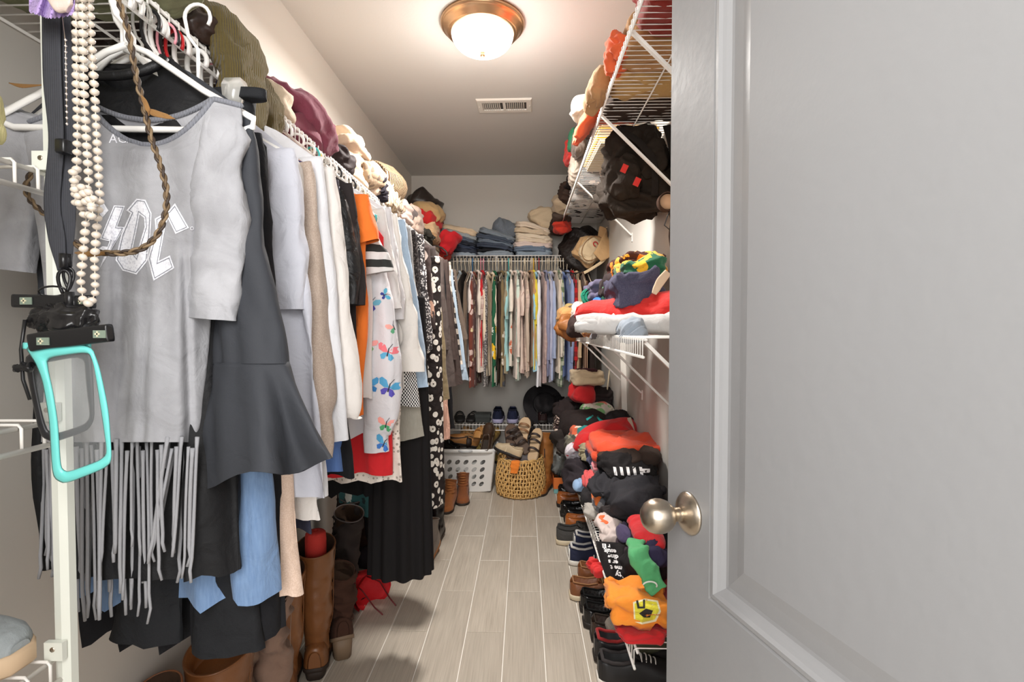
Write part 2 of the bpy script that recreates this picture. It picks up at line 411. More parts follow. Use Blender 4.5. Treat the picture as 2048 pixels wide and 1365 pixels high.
# ------------------------------------------------------------------ wire shelves
wire_cache = {}
def wire_shelf(label, name, origin, rz, length, depth, lip, pitch=.0254, braces=(), brace_len=.30, rod=False, wr=.0016):
    """local frame: X along the shelf, Y from wall (0) to the front (depth), Z up; origin = wall line at deck level"""
    t = thing(name, label, 'wire shelf', origin, rz)
    key = (depth, lip, wr)
    if key not in wire_cache:
        wire_cache[key] = B().tube([(0, 0, 0), (0, depth * .5, 0), (0, depth - .004, 0), (0, depth, -.004), (0, depth, -lip)], wr, 5).mesh('wire')
    n = int(length / pitch)
    for k in range(n):
        link(wire_cache[key], 'wire', WIRE, t, ((k + .5) * length / n, 0, 0))
    for nm, y, z, r in (('back_rail', .006, -.004, .003), ('middle_rail', depth * .5, -.0035, .0026), ('front_rail', depth - .006, -.0045, .0032), ('rod' if rod else 'lip_rail', depth + .001, -lip, .0036)):
        B().tube([(0, y, z), (length, y, z)], r, 8).obj(nm, WIRE, t)
    for x in braces:
        br = thing('support_brace', None, None, (x, 0, 0)); br.parent = t
        p, q = Vector((0, depth - .01, -.012)), Vector((0, .006, -brace_len))
        B().bar(p, q, .014, .008).obj('brace_bar', WIRE, br, smooth=False)
        B().box((-.009, 0, -brace_len - .035), (.009, .005, -brace_len + .012)).obj('wall_plate', WIRE, br, smooth=False)
        B().lathe([(.0001, 0), (.004, 0)], 8).obj('screw', NICK, br, loc=(0, .006, -brace_len - .02), rot=(R(90), 0, 0))
    return t
D12 = .308
ZS = 1.755
# left wall (rod shelf); local X runs along -Y world, so rz = -90deg, Y axis -> +X world
wire_shelf('white wire shelf with hanging rod along the left wall above the long row of clothes', 'hanging_shelf', (XL, 4.16, ZS), R(-90), 3.52, D12, .046, rod=True, braces=(.5, 1.35, 2.2, 3.0))
wire_shelf('white wire shelf with hanging rod across the back wall holding the jeans stacks', 'hanging_shelf', (XR, YB, ZS), R(180), 1.19, D12, .046, rod=True, braces=(.35, .8), brace_len=.28)
wire_shelf('low white wire shelf on the back wall carrying the navy running shoes', 'low_wire_shelf', (XR, YB, .47), R(180), 1.50, D12, .045, braces=())
wire_shelf('high white wire shelf on the right wall just under the ceiling', 'high_wire_shelf', (XR, .75, 2.01), R(90), 3.2, D12, .032, braces=(.64, 1.18, 2.05), brace_len=.30)
wire_shelf('waist high white wire shelf on the right wall under the red fleece roll', 'middle_wire_shelf', (XR, 1.19, 1.185), R(90), 2.2, D12, .045, braces=(.03, .75, 1.35, 1.8), brace_len=.30)
wire_shelf('low white wire shelf on the right wall beneath the long heap of tshirts', 'low_wire_shelf', (XR, 1.26, .40), R(90), 2.70, D12, .045, braces=())
# shoe shelves on the left beside the camera, ending at the post
for z, lab in ((1.413, 'uppermost small wire shelf by the post, with folded yellow cloth'), (1.09, 'middle small wire shelf by the post, behind the phone pouches'), (.775, 'lowest small wire shelf by the post, under the grey shoe')):
    wire_shelf(lab + ', left edge of photo', 'shoe_shelf', (XL, .650, z), R(-90), .65, D12, .032, pitch=.0254 * 1.15, wr=.0022)
post = thing('shelf_post', 'tall white metal post holding the ends of the small wire shelves', 'post', (-.612, .657, 0))
pm = plain((222, 224, 214), .4, 0, 'post_paint')
B().loft([[(x, y, z) for x, y in ((-.0095, -.007), (.001, -.009), (.0095, -.005), (.0095, .006), (-.0095, .006))] for z in (0, 1.70)], True).obj("upright", pm, post, smooth=False)
for z in (1.413, 1.09, .775):
    c = B().box((-.0165, -.016, z - .002), (.008, -.009, z + .022)).obj('shelf_clip', pm, post, smooth=False)
    B().lathe([(.0001, 0), (.003, 0.0005), (.0035, -.001)], 10).obj('screw', NICK, c, loc=(-.005, -.0165, z + .013), rot=(R(90), 0, 0))
# ------------------------------------------------------------------ cloth builders
def ring(c, hw, ht, n=28, e=.75, wd=(1, 0, 0), td=(0, 1, 0), ph=0):
    c, wd, td = Vector(c), Vector(wd), Vector(td); out = []
    for k in range(n):
        a = 2 * pi * k / n; x, y = cos(a), sin(a)
        out.append(c + wd * hw * math.copysign(abs(x) ** e, x) + td * ht * math.copysign(abs(y) ** e, y))
    return out

def band(b, path, hw, ht, wd=(1, 0, 0), n=28, sub=6, e=.8, caps=(True, True)):
    """soft flattened tube along a path: width along wd, thickness across; smooth interpolation between the stations"""
    P = [Vector(p) for p in path]; m = len(P)
    HW = hw if hasattr(hw, '__len__') else [hw] * m; HT = ht if hasattr(ht, '__len__') else [ht] * m
    wd = Vector(wd).normalized(); rings = []
    def cr(a, b_, c, d, t): return .5 * ((2 * b_) + (c - a) * t + (2 * a - 5 * b_ + 4 * c - d) * t * t + (3 * b_ - a - 3 * c + d) * t ** 3)
    for i in range(m - 1):
        for s in range(sub + (1 if i == m - 2 else 0)):
            t = s / sub; i0, i3 = max(i - 1, 0), min(i + 2, m - 1)
            c = cr(P[i0], P[i], P[i + 1], P[i3], t)
            c2 = cr(P[i0], P[i], P[i + 1], P[i3], min(t + .02, 1)) - cr(P[i0], P[i], P[i + 1], P[i3], max(t - .02, 0))
            tg = c2.normalized(); td = tg.cross(wd)
            td = td.normalized() if td.length > .05 else Vector((0, 1, 0))
            w2 = td.cross(tg).normalized()
            k = t * t * (3 - 2 * t)
            rings.append(ring(c, HW[i] * (1 - k) + HW[i + 1] * k, HT[i] * (1 - k) + HT[i + 1] * k, n, e, w2, td))
    if caps[0]: rings.insert(0, [sum((Vector(q) for q in rings[0]), Vector()) / n * .35 + Vector(q) * .65 for q in rings[0]])
    if caps[1]: rings.append([sum((Vector(q) for q in rings[-1]), Vector()) / n * .35 + Vector(q) * .65 for q in rings[-1]])
    return b.loft(rings, True, caps)

def body_mesh(L, sw, hw, seed, nfold=5, famp=.012, t0=.022, t1=.030, neck=.075, drop=.075, xo=0, asym=None, n=64, rows=34, hemw=.006, pinch=.0, openhem=True, name='body'):
    """hanging top: neck at z=0, shoulders at -drop, hem at -L. sw, hw: half widths at shoulder and hem"""
    g = np.random.default_rng(seed); ph = g.uniform(0, 6.28, 6)
    aL, aR = asym or (1, 1); V = []
    for i in range(rows):
        v = i / (rows - 1)
        z = -L * v ** 1.25 if L > 0 else 0
        s = min(1, -z / drop)
        if s < 1: w = neck + (sw - neck) * s ** .8
        else:
            q = (-z - drop) / max(L - drop, 1e-4); w = sw * (1 - pinch * math.exp(-((q - .25) / .2) ** 2)) * (1 - q) + hw * q
        th = (.006 + (t0 - .006) * min(1, s * 1.3)) if s < 1 else t0 + (t1 - t0) * (-z / L)
        A = famp * max(0, (-z - drop * .6) / L) ** .8
        for k in range(n):
            a = 2 * pi * k / n; cx, sy = cos(a), sin(a)
            x = math.copysign(abs(cx) ** .72, cx) * w * (aR if cx > 0 else aL)
            fo = sin(nfold * pi * x / max(w, .05) + ph[0] + .6 * sin(3 * z + ph[1])) + .5 * sin(nfold * 1.9 * pi * x / max(w, .05) + ph[2] + 2 * z) + .35 * sin(7 * z + 9 * x + ph[3])
            y = math.copysign(abs(sy) ** .8, sy) * th * (1 - .35 * abs(cx) ** 4) + A * fo
            zz = z + (hemw * sin(nfold * pi * x / w + ph[4]) * (v ** 3)) - .05 * (1 - s) * (1 - abs(cx) ** 1.5) * (1 if sy < 0 else .35) * (s < 1)
            V.append((x + xo, y, zz))
    f = []
    for i in range(rows - 1):
        for k in range(n):
            a, b_ = i * n + k, i * n + (k + 1) % n; f.append((a, b_, b_ + n, a + n))
    b = B(); b.add(V, f)
    me = b.mesh(name)
    crumple(me, famp * .35, 9, seed, 2, pin=lambda co: np.clip((-co[:, 2] - .02) / .1, 0, 1), stretch=(1.3, 1.3, .22))
    return me

def sleeve_mesh(x0, z0, pts, seed, amp=.006, name='sleeve', n=26, y=-.012, sub=7, scale=16, caps=(True, False)):
    """pts: (x, z, half width, half thickness[, dy])"""
    b = B()
    band(b, [(p[0], y + (p[4] if len(p) > 4 else 0), p[1]) for p in pts], [p[2] for p in pts], [p[3] for p in pts], (1, 0, 0), n, sub, .8, caps)
    me = b.mesh(name)
    zt = pts[0][1]
    crumple(me, amp * .8, scale * .8, seed + 50, 2, stretch=(1.2, 1.2, .28), pin=lambda co: np.clip((zt - co[:, 2]) / .06, .1, 1))
    return me

def hanger_mesh(sw=.185, rise=.105, r=.0036, hook=.021, seed=0, name='hanger'):
    """plastic clothes hanger; hook centre at the origin (the rod), plane XZ"""
    b = B(); p = []
    for a in np.linspace(-35, 180, 14): p.append((hook * cos(R(a)) , 0, hook * sin(R(a))))
    p += [(-hook, 0, -.012), (-hook * .7, 0, -.030), (0, 0, -.045), (0, 0, -.075)]
    b.tube(p, r, 8)
    zt = -.072
    tri = [(0, 0, zt), (.03, 0, zt - .012), (sw * .6, 0, zt - rise * .62), (sw, 0, zt - rise), (sw * .99, 0, zt - rise - .012), (sw * .9, 0, zt - rise - .018), (0, 0, zt - rise - .018),
           (-sw * .9, 0, zt - rise - .018), (-sw * .99, 0, zt - rise - .012), (-sw, 0, zt - rise), (-sw * .6, 0, zt - rise * .62), (-.03, 0, zt - .012), (0, 0, zt)]
    b.tube(tri, r, 8)
    return b.mesh(name)
HM = {'a': hanger_mesh(), 'b': hanger_mesh(.18, .105, .0048, .020), 'c': hanger_mesh(.175, .10, .0028, .022)}
CHC = {'white': plain((238, 236, 232), .35, 0, 'white_hanger_plastic'), 'black': plain((26, 25, 27), .35, 0, 'black_hanger_plastic'),
       'red': plain((200, 30, 36), .35, 0, 'red_hanger_plastic'), 'blue': plain((46, 110, 160), .35, 0, 'blue_hanger_plastic'),
       'teal': plain((70, 178, 176), .35, 0, 'teal_hanger_plastic'), 'pink': plain((236, 158, 170), .35, 0, 'pink_hanger_plastic'),
       'navy': plain((40, 40, 84), .35, 0, 'navy_hanger_plastic'), 'clear': plain((214, 212, 206), .12, 0, 'clear_hanger_plastic', trans=.5),
       'cream': plain((226, 212, 186), .4, 0, 'cream_hanger_plastic'), 'yellow': plain((232, 184, 60), .4, 0, 'yellow_hanger_plastic')}
RODX, RODZ = XL + D12 + .001, ZS - .046

def hanger(kind, colr, x, y, z, rz, label, group):
    o = link(HM[kind], 'clothes_hanger', CHC[colr], None, (x, y, z), (0, 0, rz))
    return tag(o, label, 'hanger', group)

# ------------------------------------------------------------------ left rack
LR = 'clothes hanging along the left wall'
hang_seen = {}
def YM(Y): return float(np.interp(Y, [.80, .9, 1.0, 1.14, 1.335, 1.5, 1.56, 1.63, 1.7, 1.905, 2.14, 2.42, 2.88, 3.18, 3.45], [.745, .795, .845, .955, 1.11, 1.226, 1.303, 1.37, 1.44, 1.61, 1.84, 2.1, 2.55, 2.84, 3.2]))
def left(Y, name, label, cat, mat, sh, hem, sleeve=None, sw=None, hangc='white', smat=None, seed=None, famp=.014, nfold=5, L0=None, yaw=0, collar=None, hw=None, t1=.035, hk='a', no_hanger=False, left_scale=.95, bodyx=None, pinch=.03, hlabel=None, drop=.085):
    """sh, hem: pixel (x, y) of the aisle side shoulder and hem corner; sleeve: list of (px, py, halfwidth_m, halfthick_m)"""
    seed = seed or int(Y * 1000)
    Y = YM(Y); t1 *= .62
    S = W(sh[0], sh[1], Y); Hm = W(hem[0], hem[1], Y)
    zn = S.z + drop                             # neck height
    t = thing(name, label, cat, (RODX, Y, zn), 0, None)
    t['group'] = LR
    swm = S.x - RODX; hwm = Hm.x - RODX if hw is None else hw
    me = body_mesh(zn - Hm.z, swm, hwm, seed, nfold, famp, .02, t1, neck=.07, drop=drop, asym=(left_scale * min(1, .28 / max(hwm, .01)), 1), pinch=pinch)
    link(me, 'body', mat, t)
    if sleeve:
        pts = [(swm - .030, -drop + .012, .030, .010)]
        for (px, py, a, c_) in sleeve:
            w = W(px, py, Y); pts.append((w.x - RODX - a, w.z - zn, a, c_))
        me = sleeve_mesh(0, 0, pts, seed); link(me, 'sleeve', smat or mat, t)
        me2 = me.copy(); co = np.empty(len(me2.vertices) * 3); me2.vertices.foreach_get('co', co); co = co.reshape(-1, 3); co[:, 0] *= -left_scale; me2.vertices.foreach_set('co', co.ravel()); me2.flip_normals()
        link(me2, 'sleeve', smat or mat, t)
    if collar:
        b = B(); b.tube([(.072 * cos(a), .018 * sin(a) - (.012 if sin(a) < 0 else 0), -.008 - .035 * max(0, -sin(a))) for a in np.linspace(0, 2 * pi, 26)], .007, 8)
        b.obj('collar', collar, t)
    if not no_hanger:
        lab = hlabel or ('%s plastic hanger holding the %s' % (hangc, label.split(' on the left')[0]))
        hanger(hk, hangc, RODX, Y, RODZ, R(random.uniform(-5, 5)), ' '.join(lab.split()[:16]), 'hangers on the left rod').scale = (max(.5, min(1, (swm - .012) / .185)), 1, 1)
    return t
# ------------------------------------------------------------------ garments of the left rack, near to far
K = lambda *a, **k: fab(*a, **k)
grey_acid = K((152, 152, 156), 'acid', (200, 200, 205), bump=.3)
def tee():
    Y = .745
    t = thing('fringed_tshirt', 'washed grey band tshirt with white angular logo and long cut fringe at the hem', 'tshirt', (0, 0, 0), 0, LR)
    def wpt(px, py, y=Y): w = W(px, py, y); return w
    # body: outline by pixel rows (left, right), soft vertical folds
    rows = [(200, 60, 482), (240, 40, 486), (300, 45, 470), (380, 60, 452), (460, 75, 438), (540, 85, 430), (620, 92, 424), (700, 92, 418), (780, 88, 410), (840, 84, 404), (885, 82, 398)]
    n = 150; rr = []
    ys = np.linspace(rows[0][0], rows[-1][0], 60)
    R_ = np.array(rows, float)
    g = lambda X, py: (sin(X / 23 + .004 * py) * .6 + sin(X / 41 + 1.3 + .003 * py) + .5 * sin(X / 14 + 2 + .002 * py)) * .0105 * min(1, max(0, (py - 300) / 220))
    for py in ys:
        l = np.interp(py, R_[:, 0], R_[:, 1]); r = np.interp(py, R_[:, 0], R_[:, 2]); ring_ = []
        for k in range(n):
            a = 2 * pi * k / n; cx, sy = cos(a), sin(a)
            X = (l + r) / 2 + (r - l) / 2 * math.copysign(abs(cx) ** .7, cx)
            th = .026 * min(1, .35 + (py - 200) / 160)
            yy = Y + th * math.copysign(abs(sy) ** .8, sy) + g(X, py) + min(1, max(0, (py - 400) / 160)) * (.014 * math.exp(-((X - 234 - .02 * (py - 450)) / 7) ** 2) + .012 * math.exp(-((X - 292 + .02 * (py - 450)) / 8) ** 2) + .010 * math.exp(-((X - 372 - .03 * (py - 600)) / 9) ** 2))
            # neckline: scooped front, shallow back, only between the collar points
            pyy = py
            if py < 300:
                f = max(0, 1 - ((X - 298) / 128) ** 2)
                sc = (300 - py) / 100
                pyy = py + f * sc * (92 if sy < 0 else 42)
                if X > 430: pyy += sc * (X - 430) * .25
                if X < 190: pyy += sc * (190 - X) * .35
            ring_.append(W(X, pyy, yy))
        rr.append(ring_)
    b = B(); b.loft(rr, True, (False, False)); body = b.obj('body', grey_acid, t)
    # ribbed neckband follows the first ring
    nb = [Vector(p) for p in rr[0]]
    B().tube([p + Vector((0, 0, .001)) for p in nb] + [nb[0]], .0042, 6, False).obj('neckband', K((124, 126, 134), 'rib', sc=1.4), t)
    def slv(pts, seed):
        bb = B(); band(bb, [W(x, y, Y + dy) for x, y, w_, th, dy in pts], [w_ for _, _, w_, _, _ in pts], [th for _, _, _, th, _ in pts], (1, 0, 0), 34, 7, .75, (True, False))
        me = bb.mesh('sleeve'); crumple(me, .006, 13, seed, 2, stretch=(1, 1, .4)); link(me, 'sleeve', grey_acid, t)
        w = [W(x, y, Y + dy) for x, y, w_, th, dy in pts[-1:]][0]
    slv([(448, 215, .020, .012, 0), (445, 290, .034, .018, -.006), (440, 400, .040, .020, -.010), (428, 510, .042, .020, -.014), (420, 590, .040, .018, -.014), (417, 638, .0395, .016, -.014)], 3)
    slv([(60, 230, .03, .014, .004), (40, 320, .04, .02, .006), (22, 430, .042, .02, .006), (12, 540, .042, .018, .006)], 5)
    # fringe strands: each one a part
    gr = np.random.default_rng(4)
    fm = K((154, 154, 158), 'plain', crinkle=.2)
    for k in range(62):
        X = 84 + (398 - 84) * (k + gr.uniform(.1, .9)) / 62
        py = 868 + 14 * sin(k) ; end = 1090 + 160 * gr.random() if X < 300 else 1090 + 90 * gr.random()
        if X < 120: end = 1100 + 60 * gr.random()
        pts = []; ph = gr.uniform(0, 6); dr = gr.normal() * 5 - (12 if X > 330 else 0)
        if 325 < X < 350: dr = -40
        y0 = Y + (-.02 if k % 2 else .008) + gr.normal() * .003
        for i in range(13):
            v = i / 12
            pts.append(W(X + dr * v + 3.0 * sin(ph + 3.5 * v) * v + (2.5 * gr.normal() * (v > .9)), (py + 20) + (end - py - 20) * v, y0 + .004 * sin(ph + 4 * v)))
        w0 = gr.uniform(.0018, .0028)
        B().tube(pts, [w0 * 1.25] + [w0] * 11 + [w0 * .8], 6).obj('fringe_strand', fm, t)
    hanger('b', 'white', W(255, 100, Y).x, Y, RODZ - .012, R(4), 'front white tubular hanger carrying the fringed grey tshirt', 'hangers on the left rod')
    return t, body
TEE, TEE_BODY = tee()

# things behind the tee
left(.865, 'button_shirt', 'black satin shirt with turned collar behind the grey fringed tshirt', 'shirt', K((24, 24, 26), rough=.65), (438, 225), (476, 1140), hangc='white', famp=.02, t1=.05, collar=K((18, 18, 20), rough=.5), hk='b', left_scale=.8)
# charcoal bell sleeve top
t = left(.90, 'flounced_blouse', 'charcoal top with a long wide bell sleeve flaring over the skirts', 'top', K((54, 56, 61), crinkle=.25, bump=.2), (500, 240), (462, 1120), famp=.012)
def bell(t, Y, st, seam, flare, mat, seed, mat2=None):
    """upper sleeve and flounce as two parts: stations (px_left, px_right, py, half thickness)"""
    loc = t.location
    def mk(sts, nm, m, amp, nf=0):
        b = B(); rings = []
        n = 60; fine = []
        A = np.array(sts, float); ys = np.linspace(A[0, 2], A[-1, 2], 22)
        g = np.random.default_rng(seed); p0 = g.uniform(0, 6)
        for py in ys:
            l = np.interp(py, A[:, 2], A[:, 0]); r = np.interp(py, A[:, 2], A[:, 1]); th = np.interp(py, A[:, 2], A[:, 3]); v = (py - ys[0]) / (ys[-1] - ys[0]); rg = []
            for k in range(n):
                a = 2 * pi * k / n; cx, sy = cos(a), sin(a); ux = math.copysign(abs(cx) ** .75, cx)
                X = (l + r) / 2 + (r - l) / 2 * ux
                fo = (sin(nf * ux * 1.6 + p0) + .5 * sin(nf * 2.7 * ux + p0 * 2)) * v
                p = W(X, py + (10 * sin(nf * ux * 1.6 + p0 + .9) - (ux * 26 if nf else 0)) * v ** 2 * (nf > 0), Y - .03 + th * math.copysign(abs(sy) ** .8, sy) + fo * (.034 if nf else .002))
                rg.append(p - loc)
            rings.append(rg)
        b.loft(rings, True, (True, False)); me = b.mesh(nm); crumple(me, amp, 9, seed, 2, stretch=(1, 1, .4)); link(me, nm, m, t)
    mk(st, 'sleeve', mat, .006); mk([seam] + flare, 'sleeve_flounce', mat2 or mat, .004, 3.1)
bell(t, YM(.90), [(462, 500, 232, .012), (448, 512, 330, .022), (432, 545, 560, .03), (430, 578, 728, .035)], (430, 578, 724, .036), [(405, 618, 830, .05), (378, 668, 950, .06)], K((56, 58, 63), crinkle=.25, bump=.2, rough=.75), 5)
# black trousers on a clip hanger
def trousers(Y, waist, legs, mat, label, name='trousers', clip=True):
    Y = YM(Y); t = thing(name, label, 'trousers', (0, 0, 0), 0, LR)
    x0, x1, y0 = waist
    b = B(); c = (x0 + x1) / 2; hw = (W(x1, y0, Y).x - W(x0, y0, Y).x) / 2
    band(b, [W(c, y0, Y), W(c, y0 + 20, Y)], [hw, hw], [.012, .013], (1, 0, 0), 30, 3, .7); me = b.mesh('waistband'); link(me, 'waistband', mat, t)
    for k, (lx0, lx1, ly) in enumerate(legs):
        b = B(); cx = (lx0 + lx1) / 2; w1 = (W(lx1, ly, Y).x - W(lx0, ly, Y).x) / 2; xs = c + (cx - c) * .5; yo = Y + .02 * k
        band(b, [W(xs, y0 + 14, yo), W(xs + (cx - xs) * .4, y0 + (ly - y0) * .35, yo), W(xs + (cx - xs) * .8, y0 + (ly - y0) * .7, yo), W(cx, ly, yo)], [hw * .62, hw * .6, w1 * 1.05, w1], [.014, .022, .024, .02], (1, 0, 0), 30, 9, .75, (True, False))
        me = b.mesh('leg'); crumple(me, .010, 8, 20 + k, 2, stretch=(1, 1, .35)); link(me, 'leg', mat, t)
    if clip:
        h = thing('clip_hanger', 'clear clip hanger gripping the waistband of the %s' % label.split(' hanging')[0], 'hanger', (0, 0, 0), 0, 'hangers on the left rod')
        b = B(); zc = W(x0, y0 + 14, Y - .0).z - .02; xw0, xw1 = W(x0 - 150, y0, Y).x, W(x1 - 12, y0, Y).x
        b.tube([(xw0, Y, zc + .02), (xw1, Y, zc + .02)], .0035, 8).obj('crossbar', CHC['white'], h)
        for X in (x0 + 46, x0 - 110):
            w = W(X, y0 + 8, Y)
            q = B(); q.loft([[(w.x + sx * a, Y + s2 * d, w.z + z) for sx, s2 in ((-1, -1), (1, -1), (1, 1), (-1, 1))] for a, d, z in ((.013, .009, .022), (.016, .013, .010), (.012, .016, -.014), (.008, .015, -.020))], True); q.obj('clip', CHC['clear'], h)
        hx = (xw0 + xw1) / 2
        B().tube([(hx + .021 * cos(R(a)), Y, RODZ + .0 + .021 * sin(R(a))) for a in np.linspace(-35, 180, 12)] + [(hx - .015, Y, RODZ - .03), (hx, Y, RODZ - .05), (hx, Y, zc + .02)], .0028, 7).obj('hook', CHC['white'], h)
    return t
trousers(.955, (425, 532, 180), [(222, 372, 1278), (398, 522, 1300)], K((30, 31, 34), rough=.8), 'black trousers hanging by the waistband, legs below the blue chambray hem')
left(1.0, 'chambray_dress', 'light blue chambray dress with a gathered tier, below the charcoal sleeve', 'dress', K((92, 120, 160), 'denim', (136, 164, 198)), (500, 300), (556, 1185), famp=.018, nfold=5, t1=.07, left_scale=.72)
left(1.045, 'long_cardigan', 'long black cardigan just behind the blue chambray dress', 'cardigan', K((26, 26, 29)), (530, 290), (564, 1270), [(546, 420, .030, .02), (556, 620, .034, .022), (560, 800, .034, .02)], famp=.02, t1=.05, hangc='black')
left(1.09, 'long_tunic', 'long peach knit tunic hanging behind the black cardigan, hem near boots', 'tunic', K((214, 186, 166), 'heather', (236, 214, 200)), (520, 340), (606, 1185), famp=.014, t1=.06)
left(1.14, 'tshirt', 'pale blue white short sleeve tshirt beside the charcoal bell sleeve', 'tshirt', K((199, 200, 210), crinkle=.6), (596, 318), (655, 990), [(606, 400, .030, .022), (618, 520, .040, .024), (622, 620, .042, .02)], famp=.016, t1=.05, hk='b')
left(1.19, 'blouse', 'ivory cotton blouse whose hem shows low beneath the pale tshirt', 'blouse', K((219, 213, 208)), (600, 330), (638, 1035), famp=.02, nfold=4, t1=.06)
left(1.215, 'jeans', 'dark navy jeans whose cuffs show below the white hems', 'jeans', K((44, 46, 62), 'denim', (66, 68, 86)), (590, 380), (627, 1062), famp=.01, nfold=3, t1=.04, no_hanger=True)
t = left(1.235, 'bell_sleeve_sweater', 'taupe heathered sweater with balloon sleeve between the white shirts', 'sweater', K((172, 154, 140), 'heather', (200, 184, 170)), (628, 345), (640, 880), [(640, 420, .025, .02), (655, 600, .045, .035), (672, 780, .05, .04), (668, 850, .03, .02), (668, 915, .022, .014)], famp=.012)
left(1.285, 'long_sleeve_shirt', 'bright white long sleeve shirt with pointed cuff, nearer of two', 'shirt', K((215, 215, 219)), (650, 332), (660, 990), [(660, 420, .030, .022), (678, 600, .036, .024), (694, 760, .034, .022), (698, 880, .022, .014)], famp=.016, t1=.05)
left(1.335, 'long_sleeve_shirt', 'cream white long sleeve shirt with wide cuff, farther of two', 'shirt', K((219, 213, 208)), (672, 352), (650, 930), [(684, 430, .030, .022), (702, 600, .042, .026), (726, 790, .050, .026), (722, 835, .046, .02)], famp=.016)
left(1.37, 'denim_dress', 'mid blue dress whose hem shows under the white cuffs', 'dress', K((70, 100, 160), 'denim', (96, 130, 186)), (660, 380), (690, 945), famp=.02, nfold=4, t1=.05)
left(1.40, 'sheath_dress', 'plain black sheath dress between the blue dress and the red skirt', 'dress', K((22, 22, 25)), (668, 390), (707, 950), famp=.010, t1=.05, hangc='navy')
left(1.43, 'velour_shirt', 'charcoal velour top, narrow sleeve in front of the black jackets', 'top', K((74, 70, 78), 'heather', (110, 104, 112)), (682, 378), (690, 700), [(688, 450, .018, .018), (696, 560, .020, .02), (701, 640, .020, .016)], hangc='clear')
left(1.465, 'puffer_vest', 'shiny black padded jacket with short puffed sleeve', 'jacket', K((26, 26, 28), rough=.35, crinkle=1.0), (690, 400), (700, 700), [(708, 450, .030, .026), (720, 530, .034, .03), (719, 610, .030, .024)], hangc='black')
left(1.50, 'coat', 'dark brown black coat with straight sleeve in front of the orange tshirt', 'coat', K((44, 38, 38)), (708, 382), (715, 700), [(716, 450, .030, .024), (730, 540, .034, .026), (734, 612, .034, .022)], hangc='red')
left(1.56, 'orange_tshirt', 'bright orange tshirt with a pointed short sleeve', 'tshirt', K((240, 120, 40)), (740, 402), (727, 830), [(745, 430, .036, .028), (758, 466, .048, .03), (763, 490, .046, .018)], famp=.012, drop=.06)
left(1.63, 'sports_jersey', 'white jersey with black and gold striped short sleeve', 'jersey', K((215, 212, 210)), (750, 440), (740, 800), [(762, 480, .030, .022), (782, 520, .038, .022), (790, 548, .042, .018)], smat=K((215, 212, 210), 'stripeH', (40, 42, 40), sc=.75), drop=.07)
BUT = left(1.70, 'butterfly_shirt', 'white long sleeve shirt printed with blue and pink butterflies', 'shirt', K((215, 213, 217)), (765, 500), (745, 870), [(775, 545, .030, .022), (792, 640, .046, .03), (804, 740, .054, .034), (797, 830, .046, .03), (778, 868, .034, .02), (778, 902, .034, .018)], famp=.014, drop=.06)
left(1.74, 'red_dress', 'scarlet red dress, plain hem above the white scalloped lace', 'dress', K((204, 28, 36)), (770, 470), (786, 945), famp=.012, nfold=3, t1=.06, hangc='teal')
left(1.77, 'lace_dress', 'white eyelet lace dress with scalloped hem under the red dress', 'dress', K((228, 218, 208), 'dots', (160, 150, 140), sc=1.6), (772, 470), (806, 960), famp=.016, nfold=6, t1=.06, hangc='white')
left(1.80, 'white_shirt', 'plain white shirt hanging behind the butterfly shirt', 'shirt', K((212, 208, 206)), (772, 430), (790, 760), [(780, 480, .026, .02), (796, 560, .030, .02), (806, 620, .032, .018)], hangc='clear')
left(1.85, 'grey_dress_shirt', 'pale grey shirt on a wide shouldered hanger', 'shirt', K((206, 204, 206)), (784, 428), (800, 740), [(792, 480, .026, .02), (806, 560, .028, .02), (812, 640, .028, .016)])
left(1.905, 'ruffle_blouse', 'cream blouse with ruffled cuff and button trim beside the pale denim', 'blouse', K((215, 210, 204)), (796, 440), (812, 780), [(806, 500, .028, .022), (828, 600, .034, .024), (840, 668, .030, .02), (853, 742, .052, .03)], famp=.012)
left(1.95, 'houndstooth_skirt', 'black and white houndstooth skirt hem below the cream ruffle cuff', 'skirt', K((30, 30, 32), 'check', (228, 226, 224), sc=1.5), (800, 520), (838, 812), famp=.010, nfold=3, t1=.05, hangc='black')
left(2.0, 'grey_denim_skirt', 'faded olive grey denim skirt hem below the houndstooth', 'skirt', K((142, 138, 126), 'denim', (170, 166, 156)), (802, 520), (848, 876), famp=.010, nfold=3, t1=.05)
left(2.04, 'denim_blouse', 'light blue denim blouse with flared cuff', 'blouse', K((142, 164, 188), 'denim', (176, 196, 214)), (812, 450), (820, 780), [(822, 520, .026, .02), (838, 620, .030, .022), (852, 720, .034, .024), (858, 774, .038, .024)], famp=.010)
